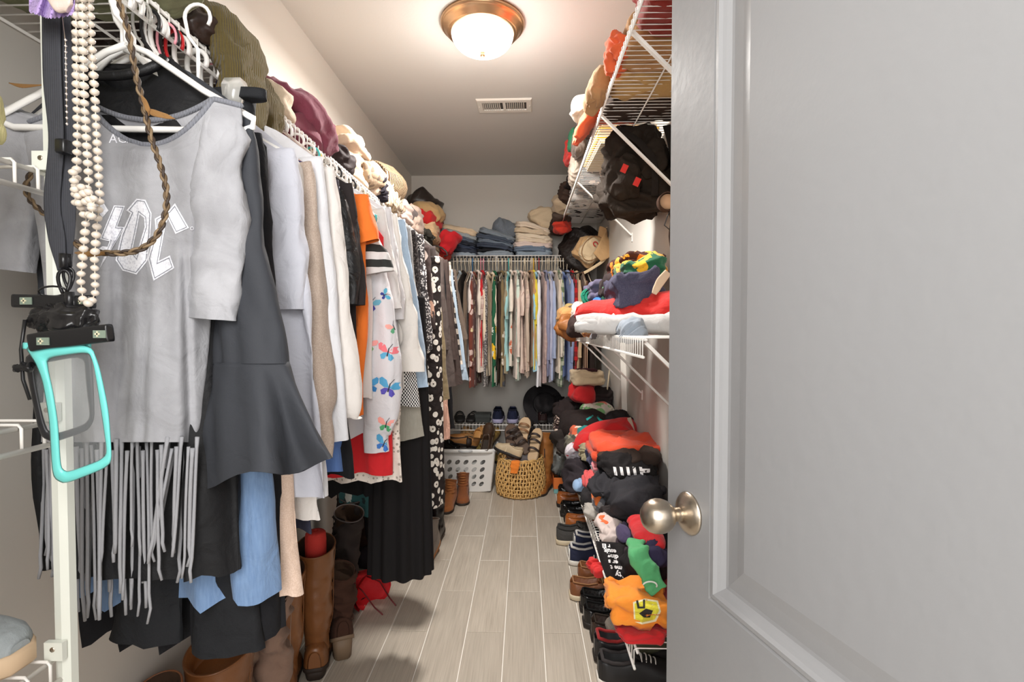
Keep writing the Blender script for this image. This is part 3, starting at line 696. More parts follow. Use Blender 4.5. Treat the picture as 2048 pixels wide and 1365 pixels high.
def skirt(Y, label, mat, px0, px1, pyt, pyb, nf, amp, seed, name='pleated_skirt', flare=1.3, hem=0, cat='skirt'):
    Y = YM(Y); c = (px0 + px1) / 2; t = thing(name, label, cat, (W(c, 655, Y).x, Y, W(c, pyt, Y).z), 0, LR)
    hw = (W(px1, 655, Y).x - W(px0, 655, Y).x) / 2; L = W(c, pyt, Y).z - W(c, pyb, Y).z; rows = 26; n = 160; rr = []
    g = np.random.default_rng(seed); jit = g.uniform(-.5, .5, 12)
    for i in range(rows):
        v = i / (rows - 1); w = hw * (1 / flare + (1 - 1 / flare) * v ** .8); rg = []
        for k in range(n):
            a = 2 * pi * k / n; f = sin(nf * a + 1.2 * sin(2 * a + jit[0]) + jit[1] * v) ; rr_ = 1 + amp * f * (.25 + .75 * v)
            rg.append((w * cos(a) * rr_, (.035 + .05 * v) * sin(a) * (1 + amp * 2.2 * f * v), -L * v + hem * f * v))
        rr.append(rg)
    me = B().loft(rr, True, (False, False)).mesh('skirt_panel'); link(me, 'skirt_panel', mat, t)
    wb = B(); band(wb, [(0, 0, .012), (0, 0, -.02)], [hw / flare * 1.01] * 2, [.036] * 2, (1, 0, 0), 40, 3, .95); wb.obj('waistband', mat, t)
    return t
skirt(2.09, 'long black pleated skirt reaching almost to the floor tiles', K((26, 24, 25), crinkle=.15), 735, 862, 600, 1142, 13, .055, 3, flare=1.25)
hanger('a', 'black', RODX, YM(2.09), RODZ, .03, 'black plastic hanger holding the long pleated skirt', 'hangers on the left rod')
left(2.07, 'pleated_dress', 'shorter black pleated dress with wavy hem under the white scallops', 'dress', K((20, 19, 21)), (800, 560), (800, 985), famp=.02, nfold=12, t1=.05, no_hanger=True)
left(2.14, 'grey_sweater', 'mid grey heathered sweater with smooth rounded shoulder', 'sweater', K((150, 146, 142), 'heather', (186, 182, 178)), (822, 462), (838, 900), [(830, 540, .024, .02), (842, 660, .026, .02), (848, 740, .024, .016)], famp=.01)
left(2.2, 'lace_dress', 'black lace dress behind the grey sweater', 'dress', K((40, 36, 36), 'speckle', (84, 78, 76)), (832, 470), (850, 860), [(838, 540, .022, .02), (848, 660, .024, .02)], hangc='cream')
left(2.28, 'tweed_blouse', 'black and white speckled tweed top over dark trousers', 'top', K((70, 66, 68), 'speckle', (226, 222, 220)), (848, 478), (862, 700), [(852, 540, .024, .02), (862, 640, .026, .02), (869, 700, .028, .018)], hangc='cream')
left(2.36, 'speckled_dress', 'grey speckled knit dress, hem near the daisy print', 'dress', K((120, 116, 116), 'speckle', (214, 208, 206)), (846, 500), (860, 870), famp=.01)
skirt(2.42, 'long black dress printed with white daisies down to its hem', K((40, 33, 32), 'daisy', (232, 226, 216)), 800, 886, 520, 1006, 5, .05, 8, 'daisy_dress', flare=1.15, cat='dress')
left(2.40, 'brown_blouse', 'dark brown top hanging over the daisy dress', 'top', K((64, 52, 50), 'floral', (190, 150, 130), sc=.5, rgb3=(220, 200, 190)), (860, 500), (868, 690), [(864, 560, .022, .02), (874, 660, .026, .02)], hangc='white')
left(2.52, 'teal_print_dress', 'slim teal and white print dress seen beside the daisy hem', 'dress', K((60, 110, 112), 'leaf', (222, 222, 214), sc=2, rgb3=(40, 60, 64)), (858, 520), (866, 1030), famp=.012)
left(2.62, 'lace_cardigan', 'charcoal open knit cardigan near the cream hangers', 'cardigan', K((58, 50, 48)), (872, 500), (880, 740), [(876, 570, .022, .02), (884, 670, .024, .02)], hangc='cream')
left(2.72, 'olive_dress', 'plain olive drab dress with a smooth straight edge', 'dress', K((124, 108, 78)), (878, 520), (898, 800), famp=.014, nfold=3, t1=.06)
left(2.80, 'peach_robe', 'blush pink satin dress with ruffled hem above the laundry basket', 'dress', K((222, 176, 156), rough=.5), (878, 540), (900, 878), famp=.022, nfold=7, t1=.06)
left(2.88, 'tiered_dress', 'dark taupe tiered dress with one waist seam', 'dress', K((84, 74, 70)), (886, 522), (912, 775), [(890, 590, .022, .02), (900, 700, .03, .02)], famp=.016)
left(2.97, 'long_black_dress', 'long black dress behind the taupe tiered dress', 'dress', K((24, 23, 25)), (888, 540), (908, 860), famp=.02)
left(3.06, 'brown_dress', 'espresso brown dress with flared hem beside the checked shirt', 'dress', K((70, 58, 54)), (896, 526), (926, 770), [(902, 600, .022, .02), (914, 720, .034, .02)], famp=.02, nfold=3)
left(3.18, 'gingham_shirt', 'black and cream checked flannel shirt at the far left corner', 'shirt', K((38, 34, 34), 'gingham', (226, 212, 196), sc=.85), (902, 530), (918, 725), [(906, 590, .024, .02), (918, 680, .026, .02), (926, 730, .026, .018)], famp=.01, hangc='cream')
left(3.28, 'pale_denim_shirt', 'pale washed denim shirt behind the checked flannel', 'shirt', K((160, 178, 194), 'denim', (190, 204, 216)), (906, 545), (938, 762), [(912, 620, .02, .018), (928, 740, .024, .018)])
left(3.37, 'dotted_blouse', 'black blouse with small white dots in the far left corner', 'blouse', K((34, 32, 34), 'dots', (220, 216, 210), sc=1.4), (908, 550), (922, 665), [(914, 600, .02, .018), (922, 660, .022, .016)], hangc='black')
left(3.45, 'taupe_jacket', 'taupe brown jacket sleeve before the back wall shirts', 'jacket', K((112, 96, 84)), (912, 545), (930, 740), [(920, 600, .022, .018), (936, 680, .026, .018)])
for k, (y, c, lab) in enumerate([(.93, 'white', 'white'), (.975, 'red', 'red'), (1.02, 'black', 'black')]): pass
# empty hangers crowded behind the tee
names = [('white', 'white hanger, foremost of the crowd above the tshirt'), ('white', 'white hanger second in the crowd above the tshirt'), ('clear', 'clear hanger in the crowd above the tshirt'), ('black', 'black hanger in the crowd above the tshirt'), ('white', 'white hanger just behind the black one above the tshirt'),
         ('pink', 'pink hanger near the olive sweater'), ('red', 'red hanger near the olive sweater'), ('white', 'white hanger farthest in the crowd before the olive sweater')]
for k, (c, lab) in enumerate(names):
    hanger('abc'[k % 3], c, RODX, .775 + k * .019 + .004, RODZ, R(random.uniform(-7, 7)), lab, 'empty hangers on the left rod').scale = (.72, 1, 1)
for k, (y, c, lab) in enumerate([(1.20, 'pink', 'pink hanger behind the pale tshirt'), (1.26, 'navy', 'navy hanger hook over the white shirts'), (1.31, 'teal', 'teal hanger hook over the white shirts'), (1.41, 'navy', 'dark blue hanger by the velour top'), (1.54, 'white', 'white empty hanger before the orange tshirt'), (1.75, 'yellow', 'yellow hanger hook above the pale shirts'),
                                (2.55, 'cream', 'cream hanger before the cardigan'), (2.66, 'cream', 'cream hanger behind the cardigan'), (2.76, 'white', 'white empty hanger over the olive dress'), (3.12, 'cream', 'cream hanger by the checked flannel')]):
    hanger('abc'[k % 3], c, RODX, YM(y), RODZ, R(random.uniform(-10, 10)), lab, 'empty hangers on the left rod')

# ------------------------------------------------------------------ prints laid on the cloth
def project(px, py, objs, off=.0012, default=None):
    o = cam.location; d = (CR @ Vector((px - 1024, -(py - 682.5), -F))).normalized(); best = None
    for tree in objs:
        h = tree.ray_cast(o, d, 8)
        if h[0] is not None and (best is None or h[3] < best[1]): best = (h[0], h[3], h[1])
    if best is None: return default
    return best[0] - d * off
def tree_of(os):
    out = []
    for o in os:
        mw = o.matrix_world if o.parent is None else o.parent.matrix_basis @ o.matrix_basis
        out.append(BVHTree.FromPolygons([mw @ v.co for v in o.data.vertices], [tuple(p.vertices) for p in o.data.polygons]))
    return out
def decal(polys, trees, mat, name, parent, off=.0012, step=7, holes=()):
    """flat print: filled pixel-space polygons cut into small pieces and laid on the cloth below"""
    import mathutils.geometry as G
    b = bmesh.new(); lost = 0
    for poly, hs in polys:
        loops = [[Vector((x, y, 0)) for x, y in poly]] + [[Vector((x, y, 0)) for x, y in h] for h in hs]
        flat = [p for l in loops for p in l]; tris = G.tessellate_polygon(loops)
        vs_ = [b.verts.new(p) for p in flat]
        for tr in tris:
            try: b.faces.new([vs_[i] for i in tr])
            except ValueError: pass
    for _ in range(5):
        e = [e for e in b.edges if e.calc_length() > step]
        if not e: break
        bmesh.ops.subdivide_edges(b, edges=e, cuts=1); bmesh.ops.triangulate(b, faces=b.faces[:])
    bad = []
    inv = parent.matrix_basis.inverted() if parent else Matrix()
    for v in b.verts:
        p = project(v.co.x, v.co.y, trees, off)
        if p is None: bad.append(v)
        else: v.co = inv @ p
    bmesh.ops.delete(b, geom=bad, context='VERTS')
    me = bpy.data.meshes.new(name); b.to_mesh(me); b.free()
    return link(me, name, mat, parent)
tt = tree_of([TEE_BODY])
cc = lambda L: [(x * .3663, y * .3663) for x, y in L]
bolt = cc([(622, 1122), (682, 1125), (640, 1238), (682, 1240), (545, 1466), (598, 1318), (546, 1306)])
dee = cc([(690, 1150), (745, 1085), (795, 1092), (828, 1165), (822, 1280), (806, 1424), (745, 1500), (668, 1478), (630, 1420), (662, 1280), (712, 1165)])
deeh = cc([(762, 1172), (786, 1190), (790, 1240), (742, 1398), (722, 1372), (748, 1250)])
cee = cc([(845, 1195), (922, 1150), (955, 1110), (1032, 1245), (958, 1278), (918, 1196), (905, 1225), (868, 1425), (928, 1395), (952, 1465), (838, 1534), (806, 1412), (850, 1260)])
c1_ = cc([(545, 1075), (592, 1150), (560, 1188), (515, 1130)]); c2_ = cc([(470, 1400), (560, 1345), (600, 1350), (520, 1420)])
def shrink(p, k, c=None):
    c = c or (sum(x for x, _ in p) / len(p), sum(y for _, y in p) / len(p))
    return [(c[0] + (x - c[0]) * k, c[1] + (y - c[1]) * k) for x, y in p]
pm_w = fab((244, 244, 250), 'speckle', (222, 222, 230), sc=2, rough=.8, crinkle=.1)
pm_o = plain((120, 122, 132), .9, 0, 'print_outline')
decal([(bolt, []), (dee, [deeh]), (cee, []), (c1_, []), (c2_, [])], tt, pm_w, 'chest_print', TEE, .0012)
def outline(poly, w, inset):
    """thin inner line following a polygon"""
    o = []
    c = (sum(x for x, _ in poly) / len(poly), sum(y for _, y in poly) / len(poly)); n = len(poly)
    area_ = sum(poly[i][0] * poly[(i + 1) % n][1] - poly[(i + 1) % n][0] * poly[i][1] for i in range(n)); sg = 1 if area_ > 0 else -1
    def off(d):
        r = []
        for i in range(n):
            p0, p1, p2 = Vector(poly[i - 1]), Vector(poly[i]), Vector(poly[(i + 1) % n])
            a, b_ = (p1 - p0).normalized(), (p2 - p1).normalized(); na, nb = Vector((-a.y, a.x)), Vector((-b_.y, b_.x)); m = (na + nb)
            m = m.normalized() if m.length > .1 else na; k = 1 / max(.5, m.dot(na)); r.append(tuple(p1 + m * d * k * sg))
        return r
    A, Bq = off(inset), off(inset + w)
    return [([A[i], A[(i + 1) % n], Bq[(i + 1) % n], Bq[i]], []) for i in range(n)]
decal(outline(bolt, 1.1, 2.2) + outline(dee, 1.3, 3) + outline(deeh, 1.1, -4) + outline(cee, 1.2, 3), tt, pm_o, 'print_line', TEE, .002, 14)
circ = [(384 + 3.6 * cos(a), 457 + 3.6 * sin(a)) for a in np.linspace(0, 2 * pi, 13)[:-1]]
decal(outline(circ, .9, 0), tt, pm_w, 'print_mark', TEE, .002, 9)
# text helper: letters as real flat shapes
def text_poly(txt, size, bold=0):
    cu = bpy.data.curves.new('txt', 'FONT'); cu.body = txt; cu.size = size; cu.align_x = 'CENTER'; cu.offset = bold; cu.fill_mode = 'FRONT'; cu.resolution_u = 2
    o = bpy.data.objects.new('txt', cu); COL.objects.link(o); dg = bpy.context.evaluated_depsgraph_get()
    me = bpy.data.meshes.new_from_object(o.evaluated_get(dg)); bpy.data.objects.remove(o); bpy.data.curves.remove(cu); return me
def text_decal(txt, size, mapping, trees, mat, name, parent, off=.0012, step=5, bold=0):
    """mapping: local letter coordinates -> photograph pixel; the letters are laid on the cloth"""
    me = text_poly(txt, size, bold); b = bmesh.new(); b.from_mesh(me)
    for v in b.verts: v.co = Vector((*mapping(v.co.x, v.co.y), 0))
    bmesh.ops.triangulate(b, faces=b.faces[:])
    for _ in range(3):
        e = [e for e in b.edges if e.calc_length() > step]
        if not e: break
        bmesh.ops.subdivide_edges(b, edges=e, cuts=1); bmesh.ops.triangulate(b, faces=b.faces[:])
    inv = parent.matrix_basis.inverted() if parent else Matrix(); bad = []
    for v in b.verts:
        p = project(v.co.x, v.co.y, trees, off)
        if p is None: bad.append(v)
        else: v.co = inv @ p
    bmesh.ops.delete(b, geom=bad, context='VERTS')
    bpy.data.meshes.remove(me); me = bpy.data.meshes.new(name); b.to_mesh(me); b.free()
    return link(me, name, mat, parent)
text_decal('AC/DC', 26, lambda x, y: (258 + x, 286 - y), tt, pm_w, 'neck_print', TEE, .0015, 6)
# butterflies
bt = tree_of([o for o in BUT.children if o.data])
def butterfly(cx, cy, s, rot, c1, c2):
    def tr(L): return [(cx + s * (x * cos(rot) - y * sin(rot)), cy + s * (x * sin(rot) + y * cos(rot))) for x, y in L]
    up = [(0, 0), (.5, -.75), (1.1, -.95), (1.35, -.7), (1.15, -.15), (.55, .1)]; lowr = [(0, .05), (.5, .15), (.85, .5), (.6, .95), (.25, .85)]
    m = lambda L: [(-x, y) for x, y in L]
    decal([(tr(up), []), (tr(m(up)), [])], bt, plain(c1, .8, 0, 'butterfly_print'), 'butterfly_wings', BUT, .0015, 9)
    decal([(tr(lowr), []), (tr(m(lowr)), [])], bt, plain(c2, .8, 0, 'butterfly_print'), 'butterfly_wings', BUT, .0015, 9)
    decal([(tr([(-.06, -.5), (.06, -.5), (.07, .5), (-.07, .5)]), []), (tr([(0, -.5), (.3, -1.1), (.34, -1.05), (.06, -.45)]), [])], bt, plain((40, 36, 48), .8, 0, 'butterfly_print'), 'butterfly_body', BUT, .0022, 9)
for a in [(742, 608, 14, .3, (110, 176, 200), (70, 66, 160)), (788, 655, 12, -.4, (236, 168, 158), (90, 160, 120)), (738, 690, 13, .2, (236, 160, 156), (120, 170, 110)), (776, 705, 17, .25, (232, 120, 130), (90, 170, 210)),
          (740, 772, 15, -.2, (70, 150, 200), (50, 120, 180)), (778, 776, 18, .3, (80, 160, 205), (86, 78, 176)), (772, 850, 14, .2, (240, 160, 150), (80, 164, 110)), (768, 888, 15, .4, (80, 160, 205), (60, 120, 200)), (770, 590, 9, 1.2, (90, 170, 200), (50, 60, 140))]:
    butterfly(*a)
# ------------------------------------------------------------------ back rack: garments seen from their sleeve side
BRY = YB - D12 - .001
def back_proto(seed, L, sl, flare=1.05, name='shirt'):
    """body and sleeves for a shirt hanging on the back rod (local X across the shoulders)"""
    bm_ = body_mesh(L, .205, .205 * flare, seed, 5, .008, .010, .016, neck=.06, drop=.085, n=44, rows=24, pinch=.05)
    g = np.random.default_rng(seed)
    pts = [(.175, -.075, .026, .009), (.19, -.16, .030, .014), (.20 + g.uniform(-.01, .015), -.085 - sl * .55, .034, .015), (.195 + g.uniform(-.02, .02), -.085 - sl, .032, .012)]
    s1 = sleeve_mesh(0, 0, pts, seed, n=20, y=-.004, sub=5, amp=.006)
    s2 = s1.copy(); co = np.empty(len(s2.vertices) * 3); s2.vertices.foreach_get('co', co); co = co.reshape(-1, 3); co[:, 0] *= -1; s2.vertices.foreach_set('co', co.ravel()); s2.flip_normals()
    c = B(); c.tube([(.062 * cos(a), .014 * sin(a), .004 - .03 * max(0, -sin(a))) for a in np.linspace(0, 2 * pi, 20)], .009, 7)
    return bm_, s1, s2, c.mesh('collar')
protos = [back_proto(100 + i, L, s) for i, (L, s) in enumerate([(.74, .24), (.76, .56), (.70, .22), (.80, .58), (.72, .26), (.78, .54), (.72, .3), (.84, .6)])]
TR = [ # px, proto, fabric, hanger colour, label
 (902, 3, K((52, 46, 42)), 'cream', 'near black shirt tucked in the far left corner, back rack'),
 (910, 5, K((112, 98, 80)), 'cream', 'drab brown shirt second from the left corner, back rack'),
 (918, 1, K((150, 160, 166), 'denim', (180, 188, 194)), 'cream', 'grey blue denim shirt third from the left corner, back rack'),
 (926, 3, K((44, 38, 34)), 'cream', 'black brown shirt at the left end of the back rack'),
 (934, 1, K((118, 100, 84)), 'cream', 'taupe long sleeve shirt near the left end of the back rack'),
 (941, 2, K((232, 220, 212)), 'blue', 'pinkish white shirt on a blue hanger, back rack'),
 (947, 7, K((120, 60, 46), 'floral', (220, 190, 180), rgb3=(240, 220, 170)), 'cream', 'rust floral shirt, back rack left part'),
 (953, 0, K((228, 214, 200)), 'cream', 'cream short sleeve shirt with crumpled cuff, back rack'),
 (958, 4, K((222, 206, 192), 'plaid', (190, 160, 150), rgb3=(120, 90, 90)), 'pink', 'faded cream and rose plaid shirt, back rack'),
 (964, 2, K((190, 26, 34)), 'pink', 'crimson red shirt between cream shirts, back rack'),
 (969, 7, K((90, 84, 84), 'speckle', (190, 186, 182)), 'black', 'grey speckled shirt on black hanger, back rack'),
 (975, 1, K((228, 210, 184)), 'cream', 'plain ivory long sleeve shirt, back rack'),
 (983, 3, K((232, 216, 192)), 'cream', 'warm ivory shirt with long straight sleeve, back rack'),
 (989, 7, K((26, 90, 60), 'leaf', (240, 190, 40), rgb3=(230, 232, 222)), 'cream', 'green and yellow tropical print shirt, back rack'),
 (995, 5, K((54, 42, 34)), 'cream', 'dark brown shirt beside the tropical print, back rack'),
 (1003, 7, K((122, 104, 72), 'floral', (206, 196, 180), sc=.7, rgb3=(72, 76, 88)), 'cream', 'olive shirt printed with pale and slate flowers, back rack'),
 (1010, 0, K((150, 136, 110)), 'cream', 'khaki shirt behind the olive flower print, back rack'),
 (1016, 4, K((160, 206, 206)), 'teal', 'pale aqua shirt on a teal hanger, back rack'),
 (1022, 2, K((232, 220, 206), 'floral', (206, 110, 80), sc=.8, rgb3=(120, 140, 120)), 'cream', 'cream shirt with coral flowers, back rack middle'),
 (1029, 5, K((226, 208, 196)), 'cream', 'soft blush white long sleeve shirt, back rack middle'),
 (1035, 3, K((212, 226, 212), 'dots', (150, 170, 160), sc=.5), 'cream', 'mint green shirt with small motifs, back rack middle'),
 (1042, 0, K((226, 204, 190), 'stripeV', (190, 160, 150)), 'cream', 'pink striped short sleeve shirt, back rack middle'),
 (1048, 4, K((214, 190, 172), 'plaid', (196, 172, 160), rgb3=(150, 120, 110)), 'cream', 'beige windowpane check shirt, back rack middle'),
 (1055, 1, K((196, 176, 158)), 'cream', 'light taupe shirt right of the beige check, back rack'),
 (1062, 2, K((184, 142, 100)), 'cream', 'camel brown short sleeve shirt, back rack right part'),
 (1068, 6, K((222, 200, 60)), 'yellow', 'narrow yellow shirt behind the camel one, back rack'),
 (1073, 4, K((160, 204, 220)), 'cream', 'sky blue short sleeve shirt, back rack right part'),
 (1079, 7, K((226, 226, 230)), 'red', 'white shirt on a red hanger, back rack right part'),
 (1085, 3, K((166, 138, 134), 'tie', (196, 172, 164)), 'cream', 'mauve brown mottled long shirt, back rack right part'),
 (1093, 1, K((140, 142, 170)), 'cream', 'periwinkle grey long sleeve shirt, back rack right part'),
 (1100, 5, K((164, 176, 206)), 'cream', 'light blue dress shirt with long sleeve, back rack'),
 (1106, 3, K((178, 178, 196)), 'cream', 'pale lavender shirt beside the light blue one, back rack'),
 (1112, 0, K((214, 198, 180)), 'cream', 'sand coloured shirt near the mid shelf end, back rack'),
 (1118, 7, K((106, 122, 92), 'plaid', (214, 214, 196), rgb3=(60, 80, 60)), 'cream', 'green and cream plaid shirt, back rack right end'),
 (1124, 5, K((222, 212, 196), 'stripeV', (150, 140, 130)), 'cream', 'cream striped shirt by the green plaid, back rack'),
 (1130, 1, K((132, 152, 196)), 'cream', 'cornflower blue shirt, back rack right end'),
 (1137, 3, K((150, 166, 206)), 'cream', 'pale blue oxford shirt, back rack right end'),
 (1146, 1, K((196, 30, 34), 'plaid', (30, 24, 26), rgb3=(20, 18, 20)), 'cream', 'red and black buffalo plaid flannel, back rack right end'),
 (1157, 5, K((214, 186, 150)), 'cream', 'tan shirt half hidden by the mid shelf pile, back rack'),
 (1168, 2, K((92, 60, 46), 'stripeV', (206, 170, 140)), 'cream', 'brown and cream striped shirt, near right wall on back rack'),
 (1178, 4, K((60, 48, 44)), 'cream', 'dark brown shirt, last before the right wall on back rack'),
]
g = np.random.default_rng(12)
for px, pi_, mat, hc, lab in TR:
    x = W(px, 600, BRY - .15).x
    z = RODZ - .088 + g.uniform(-.012, .006)
    t = thing('shirt', lab, 'shirt', (x, BRY, z), R(90 + g.uniform(-7, 7)), 'shirts on the back rack')
    a, b1, b2, c = protos[pi_]
    link(a, 'body', mat, t); link(b1, 'sleeve', mat, t); link(b2, 'sleeve', mat, t); link(c, 'collar', mat, t)
    hanger('ac'[pi_ % 2], hc, x, BRY, RODZ, t.rotation_euler.z + R(g.uniform(-3, 3)), ' '.join((hc + ' hanger under the ' + lab).split()[:16]), 'hangers on the back rod')
for k, px in enumerate((938, 1003, 1019, 1051, 1065, 1097, 1151, 1162)):
    hanger('c', 'cream', W(px, 600, BRY - .15).x, BRY, RODZ, R(90 + g.uniform(-8, 8)), ('first', 'second', 'third', 'fourth', 'fifth', 'sixth', 'seventh', 'eighth')[k] + ' spare cream hanger from the left on the back rod', 'spare hangers on the back rod')

# ------------------------------------------------------------------ folded, rolled and crumpled cloth
def rrect(sx, sy, n=52, e=.42):
    return [(sx * math.copysign(abs(cos(a)) ** e, cos(a)), sy * math.copysign(abs(sin(a)) ** e, sin(a))) for a in (2 * pi * k / n for k in range(n))]
def folded_mesh(sx, sy, h, layers=3, seed=0, amp=.006, name='folded_cloth', jit=.05, sag=0):
    """soft folded garment: stacked bulging folds, z from 0 to h"""
    g = np.random.default_rng(seed); rings = []; ph = 0
    base_ = rrect(sx, sy)
    offs = [(g.uniform(-jit, jit) * sx, g.uniform(-jit, jit) * sy, 1 + g.uniform(-jit, jit)) for _ in range(layers)]
    for r in (.05, .5, .85): rings.append([(x * r, y * r, .0) for x, y in base_])
    for l in range(layers):
        ox, oy, sc = offs[l]
        for k in range(5):
            q = (k + .5) / 5; bul = .93 + .07 * sin(pi * q) ** .5
            z = h * (l + q) / layers
            rings.append([(x * sc * bul + ox, y * sc * bul + oy, z) for x, y in base_])
    ox, oy, sc = offs[-1]
    for r in (.93, .85, .72, .55, .38, .2, .04): rings.append([(x * sc * r + ox, y * sc * r + oy, h * (1 + .05 * (1 - r))) for x, y in base_])
    me = B().loft(rings, True, (True, True)).mesh(name)
    n = len(me.vertices); co = np.empty(n * 3); me.vertices.foreach_get('co', co); co = co.reshape(-1, 3)
    f1, f2 = field(seed + 1, 7), field(seed + 2, 16)
    if sag: co[:, 2] -= sag * (co[:, 0] / sx) ** 2 * .5 + sag * (co[:, 1] / sy) ** 2 * .5
    co[:, 2] += (.010 * f1(co) + .004 * f2(co)) * np.clip(co[:, 2] / max(h, .01), 0, 1) * min(1, h / .03)
    me.vertices.foreach_set('co', co.ravel()); me.update()
    return crumple(me, amp, 12, seed, 2)
def blob_mesh(sx, sy, sz, seed=0, amp=.014, scale=14, name='cloth', e=.75, flat=.5, n=84, m=44, octs=2):
    """crumpled heap of cloth, superellipsoid with flattened underside, z from 0"""
    rings = []
    for i in range(m):
        a = -pi / 2 + pi * i / (m - 1); c, s = max(cos(a), .02) ** e, math.copysign(abs(sin(a)) ** e, sin(a))
        rings.append([(sx * c * math.copysign(abs(cos(b)) ** e, cos(b)), sy * c * math.copysign(abs(sin(b)) ** e, sin(b)), sz * (s if s > 0 else s * flat)) for b in (2 * pi * k / n for k in range(n))])
    me = B().loft(rings, True, (True, True)).mesh(name)
    nn = len(me.vertices); co = np.empty(nn * 3); me.vertices.foreach_get('co', co); co = co.reshape(-1, 3)
    s_ = min(sx, sy, sz * 1.5)
    wob = np.stack([field(seed + 30 + i, .42 / max(sx, sy))(co) for i in range(3)], 1) * s_ * .2; co = co + wob
    co[:, 2] += sz * flat
    me.vertices.foreach_set('co', co.ravel()); me.update()
    return crumple(me, amp * 1.25, scale, seed, octs, warp=1.1, aniso=.28)
def roll_mesh(r, length, turns=3.2, seed=0, thick=.007, name='rolled_cloth', amp=.004, sq=.85, taper=0):
    """rolled cloth along X, spiral end visible; z from 0"""
    b = B(); N = int(turns * 22); sec = []
    for side in (0, 1):
        q = []
        for k in range(N + 1):
            th = 2 * pi * turns * k / N; rr = r * (.12 + .88 * k / N) - side * thick
            q.append((rr * cos(th), rr * sin(th)))
        sec.append(q)
    prof = sec[0] + sec[1][::-1]
    xs = np.linspace(-length / 2, length / 2, 20); rings = []
    for x in xs:
        k = (1 - .10 * (abs(x) / (length / 2)) ** 6) * (1 + taper * x / length + .06 * sin(17 * x + seed))
        rings.append([(x + .008 * sin(9 * a + seed), a * k * 1.0 + .0, c * sq * k + r * sq) for a, c in prof])
    me = b.loft(rings, True, (True, True)).mesh(name)
    return crumple(me, amp, 11, seed, 2, stretch=(.5, 1, 1))

def put(me, name, label, cat, mat, loc, rz=0, rx=0, ry=0, group=None):
    o = link(me, name, mat, None, loc, (rx, ry, rz)); return tag(o, label, cat, group)
sc_ = iter(range(500, 5000))
def cl(kind, px0, py0, px1, py1, Y, dep, rgb, label, cat='cloth', rz=0, rx=0, ry=0, name=None, mat=None, group=None, **k):
    """a cloth item whose front fills the given part of the view at depth Y (its centre at Y + dep/2), real size and depth"""
    Yc = Y + dep / 2; p0, p1 = W(px0, py1, Y), W(px1, py0, Y)
    if p0.z < H - .1:                      # seen from above: the upper edge of the view is the back edge of the top
        p1.z = max(p0.z + .022, W(px1, py0, Y + dep * .62).z)
    w, h = (p1.x - p0.x), (p1.z - p0.z); cx = (p0.x + p1.x) / 2; s = next(sc_)
    m = mat or K(rgb)
    if kind == 'f': me = folded_mesh(w / 2, dep / 2, h, k.pop('layers', 3), s, **k); nm = name or 'folded_cloth'
    elif kind == 'b': me = blob_mesh(w / 2, dep / 2, h / 1.5, s, k.pop('amp', min(.016, .12 * min(w, h, dep) + .002)), k.pop('scale', min(13, .85 / max(.05, min(w, h * 1.5, dep)))), **k); nm = name or 'crumpled_cloth'
    elif kind == 'r': me = roll_mesh(h / 1.7, k.pop('length', dep), k.pop('turns', 3.2), s, **k); nm = name or 'rolled_cloth'
    return put(me, nm, label, cat, m, (cx, Yc, p0.z), rz, rx, ry, group)

# ------------------------------------------------------------------ back shelf: stacks of jeans
def jeans_stack(px0, px1, py_base, items, grp, seed):
    z = ZS + .004; g = np.random.default_rng(seed); Yc = YB - .155
    for k, (h, rgb, dn, lab, tilt) in enumerate(items):
        x0, x1 = W(px0, 500, 3.88).x, W(px1, 500, 3.88).x; w = (x1 - x0) / 2 * g.uniform(.93, 1.0)
        me = folded_mesh(w, .145 * g.uniform(.95, 1), h * 1.12, 2, seed * 20 + k, .005, jit=.03, sag=.012)
        rgb = tuple(int(c * .6 + sum(rgb) / 3 * .4) for c in rgb) if dn else rgb; m = K(rgb, 'denim', tuple(min(255, int(c * 1.3 + 12)) for c in rgb)) if dn else K(rgb)
        o = put(me, 'folded_jeans' if dn else 'folded_trousers', lab, 'jeans' if dn else 'trousers', m, ((x0 + x1) / 2 + g.uniform(-.008, .008), Yc, z), R(g.uniform(-5, 5)), 0, R(tilt), grp)
        z += h
jeans_stack(872, 955, 508, [(.030, (124, 142, 158), 1, 'light blue folded jeans, lowest of the left stack', 1), (.030, (40, 48, 66), 1, 'navy jeans, second from bottom of the left stack', 3), (.032, (46, 58, 84), 1, 'indigo jeans, third from bottom of the left stack', 6),
    (.028, (36, 42, 54), 1, 'blackish jeans, fourth from bottom of the left stack', 8), (.028, (66, 82, 106), 1, 'mid blue jeans under the grey pair, left stack', 9), (.036, (134, 142, 146), 1, 'pale grey jeans under the cream trousers, left stack', 11), (.038, (222, 198, 166), 0, 'cream trousers topping the left jeans stack', 13)], 'left stack on the back shelf', 1)
jeans_stack(950, 1029, 508, [(.030, (112, 128, 142), 1, 'light grey blue jeans, lowest of the middle stack', 0), (.026, (26, 28, 34), 1, 'black jeans, second in the middle stack', 4), (.032, (48, 60, 82), 1, 'dark blue jeans, third in the middle stack', 8),
    (.028, (88, 104, 122), 1, 'stone washed jeans, fourth in the middle stack', 10), (.030, (56, 68, 88), 1, 'dark faded jeans, fifth in the middle stack', 13), (.034, (100, 114, 128), 1, 'grey blue jeans near the top of the middle stack', 16)], 'middle stack on the back shelf', 2)
cl('b', 985, 436, 1028, 470, 3.90, .16, (84, 98, 116), 'loosely folded faded jeans with raised corner, top of middle stack', 'jeans', mat=K((90, 98, 108), 'denim', (130, 138, 146)), group='middle stack on the back shelf', name='folded_jeans', ry=R(18))
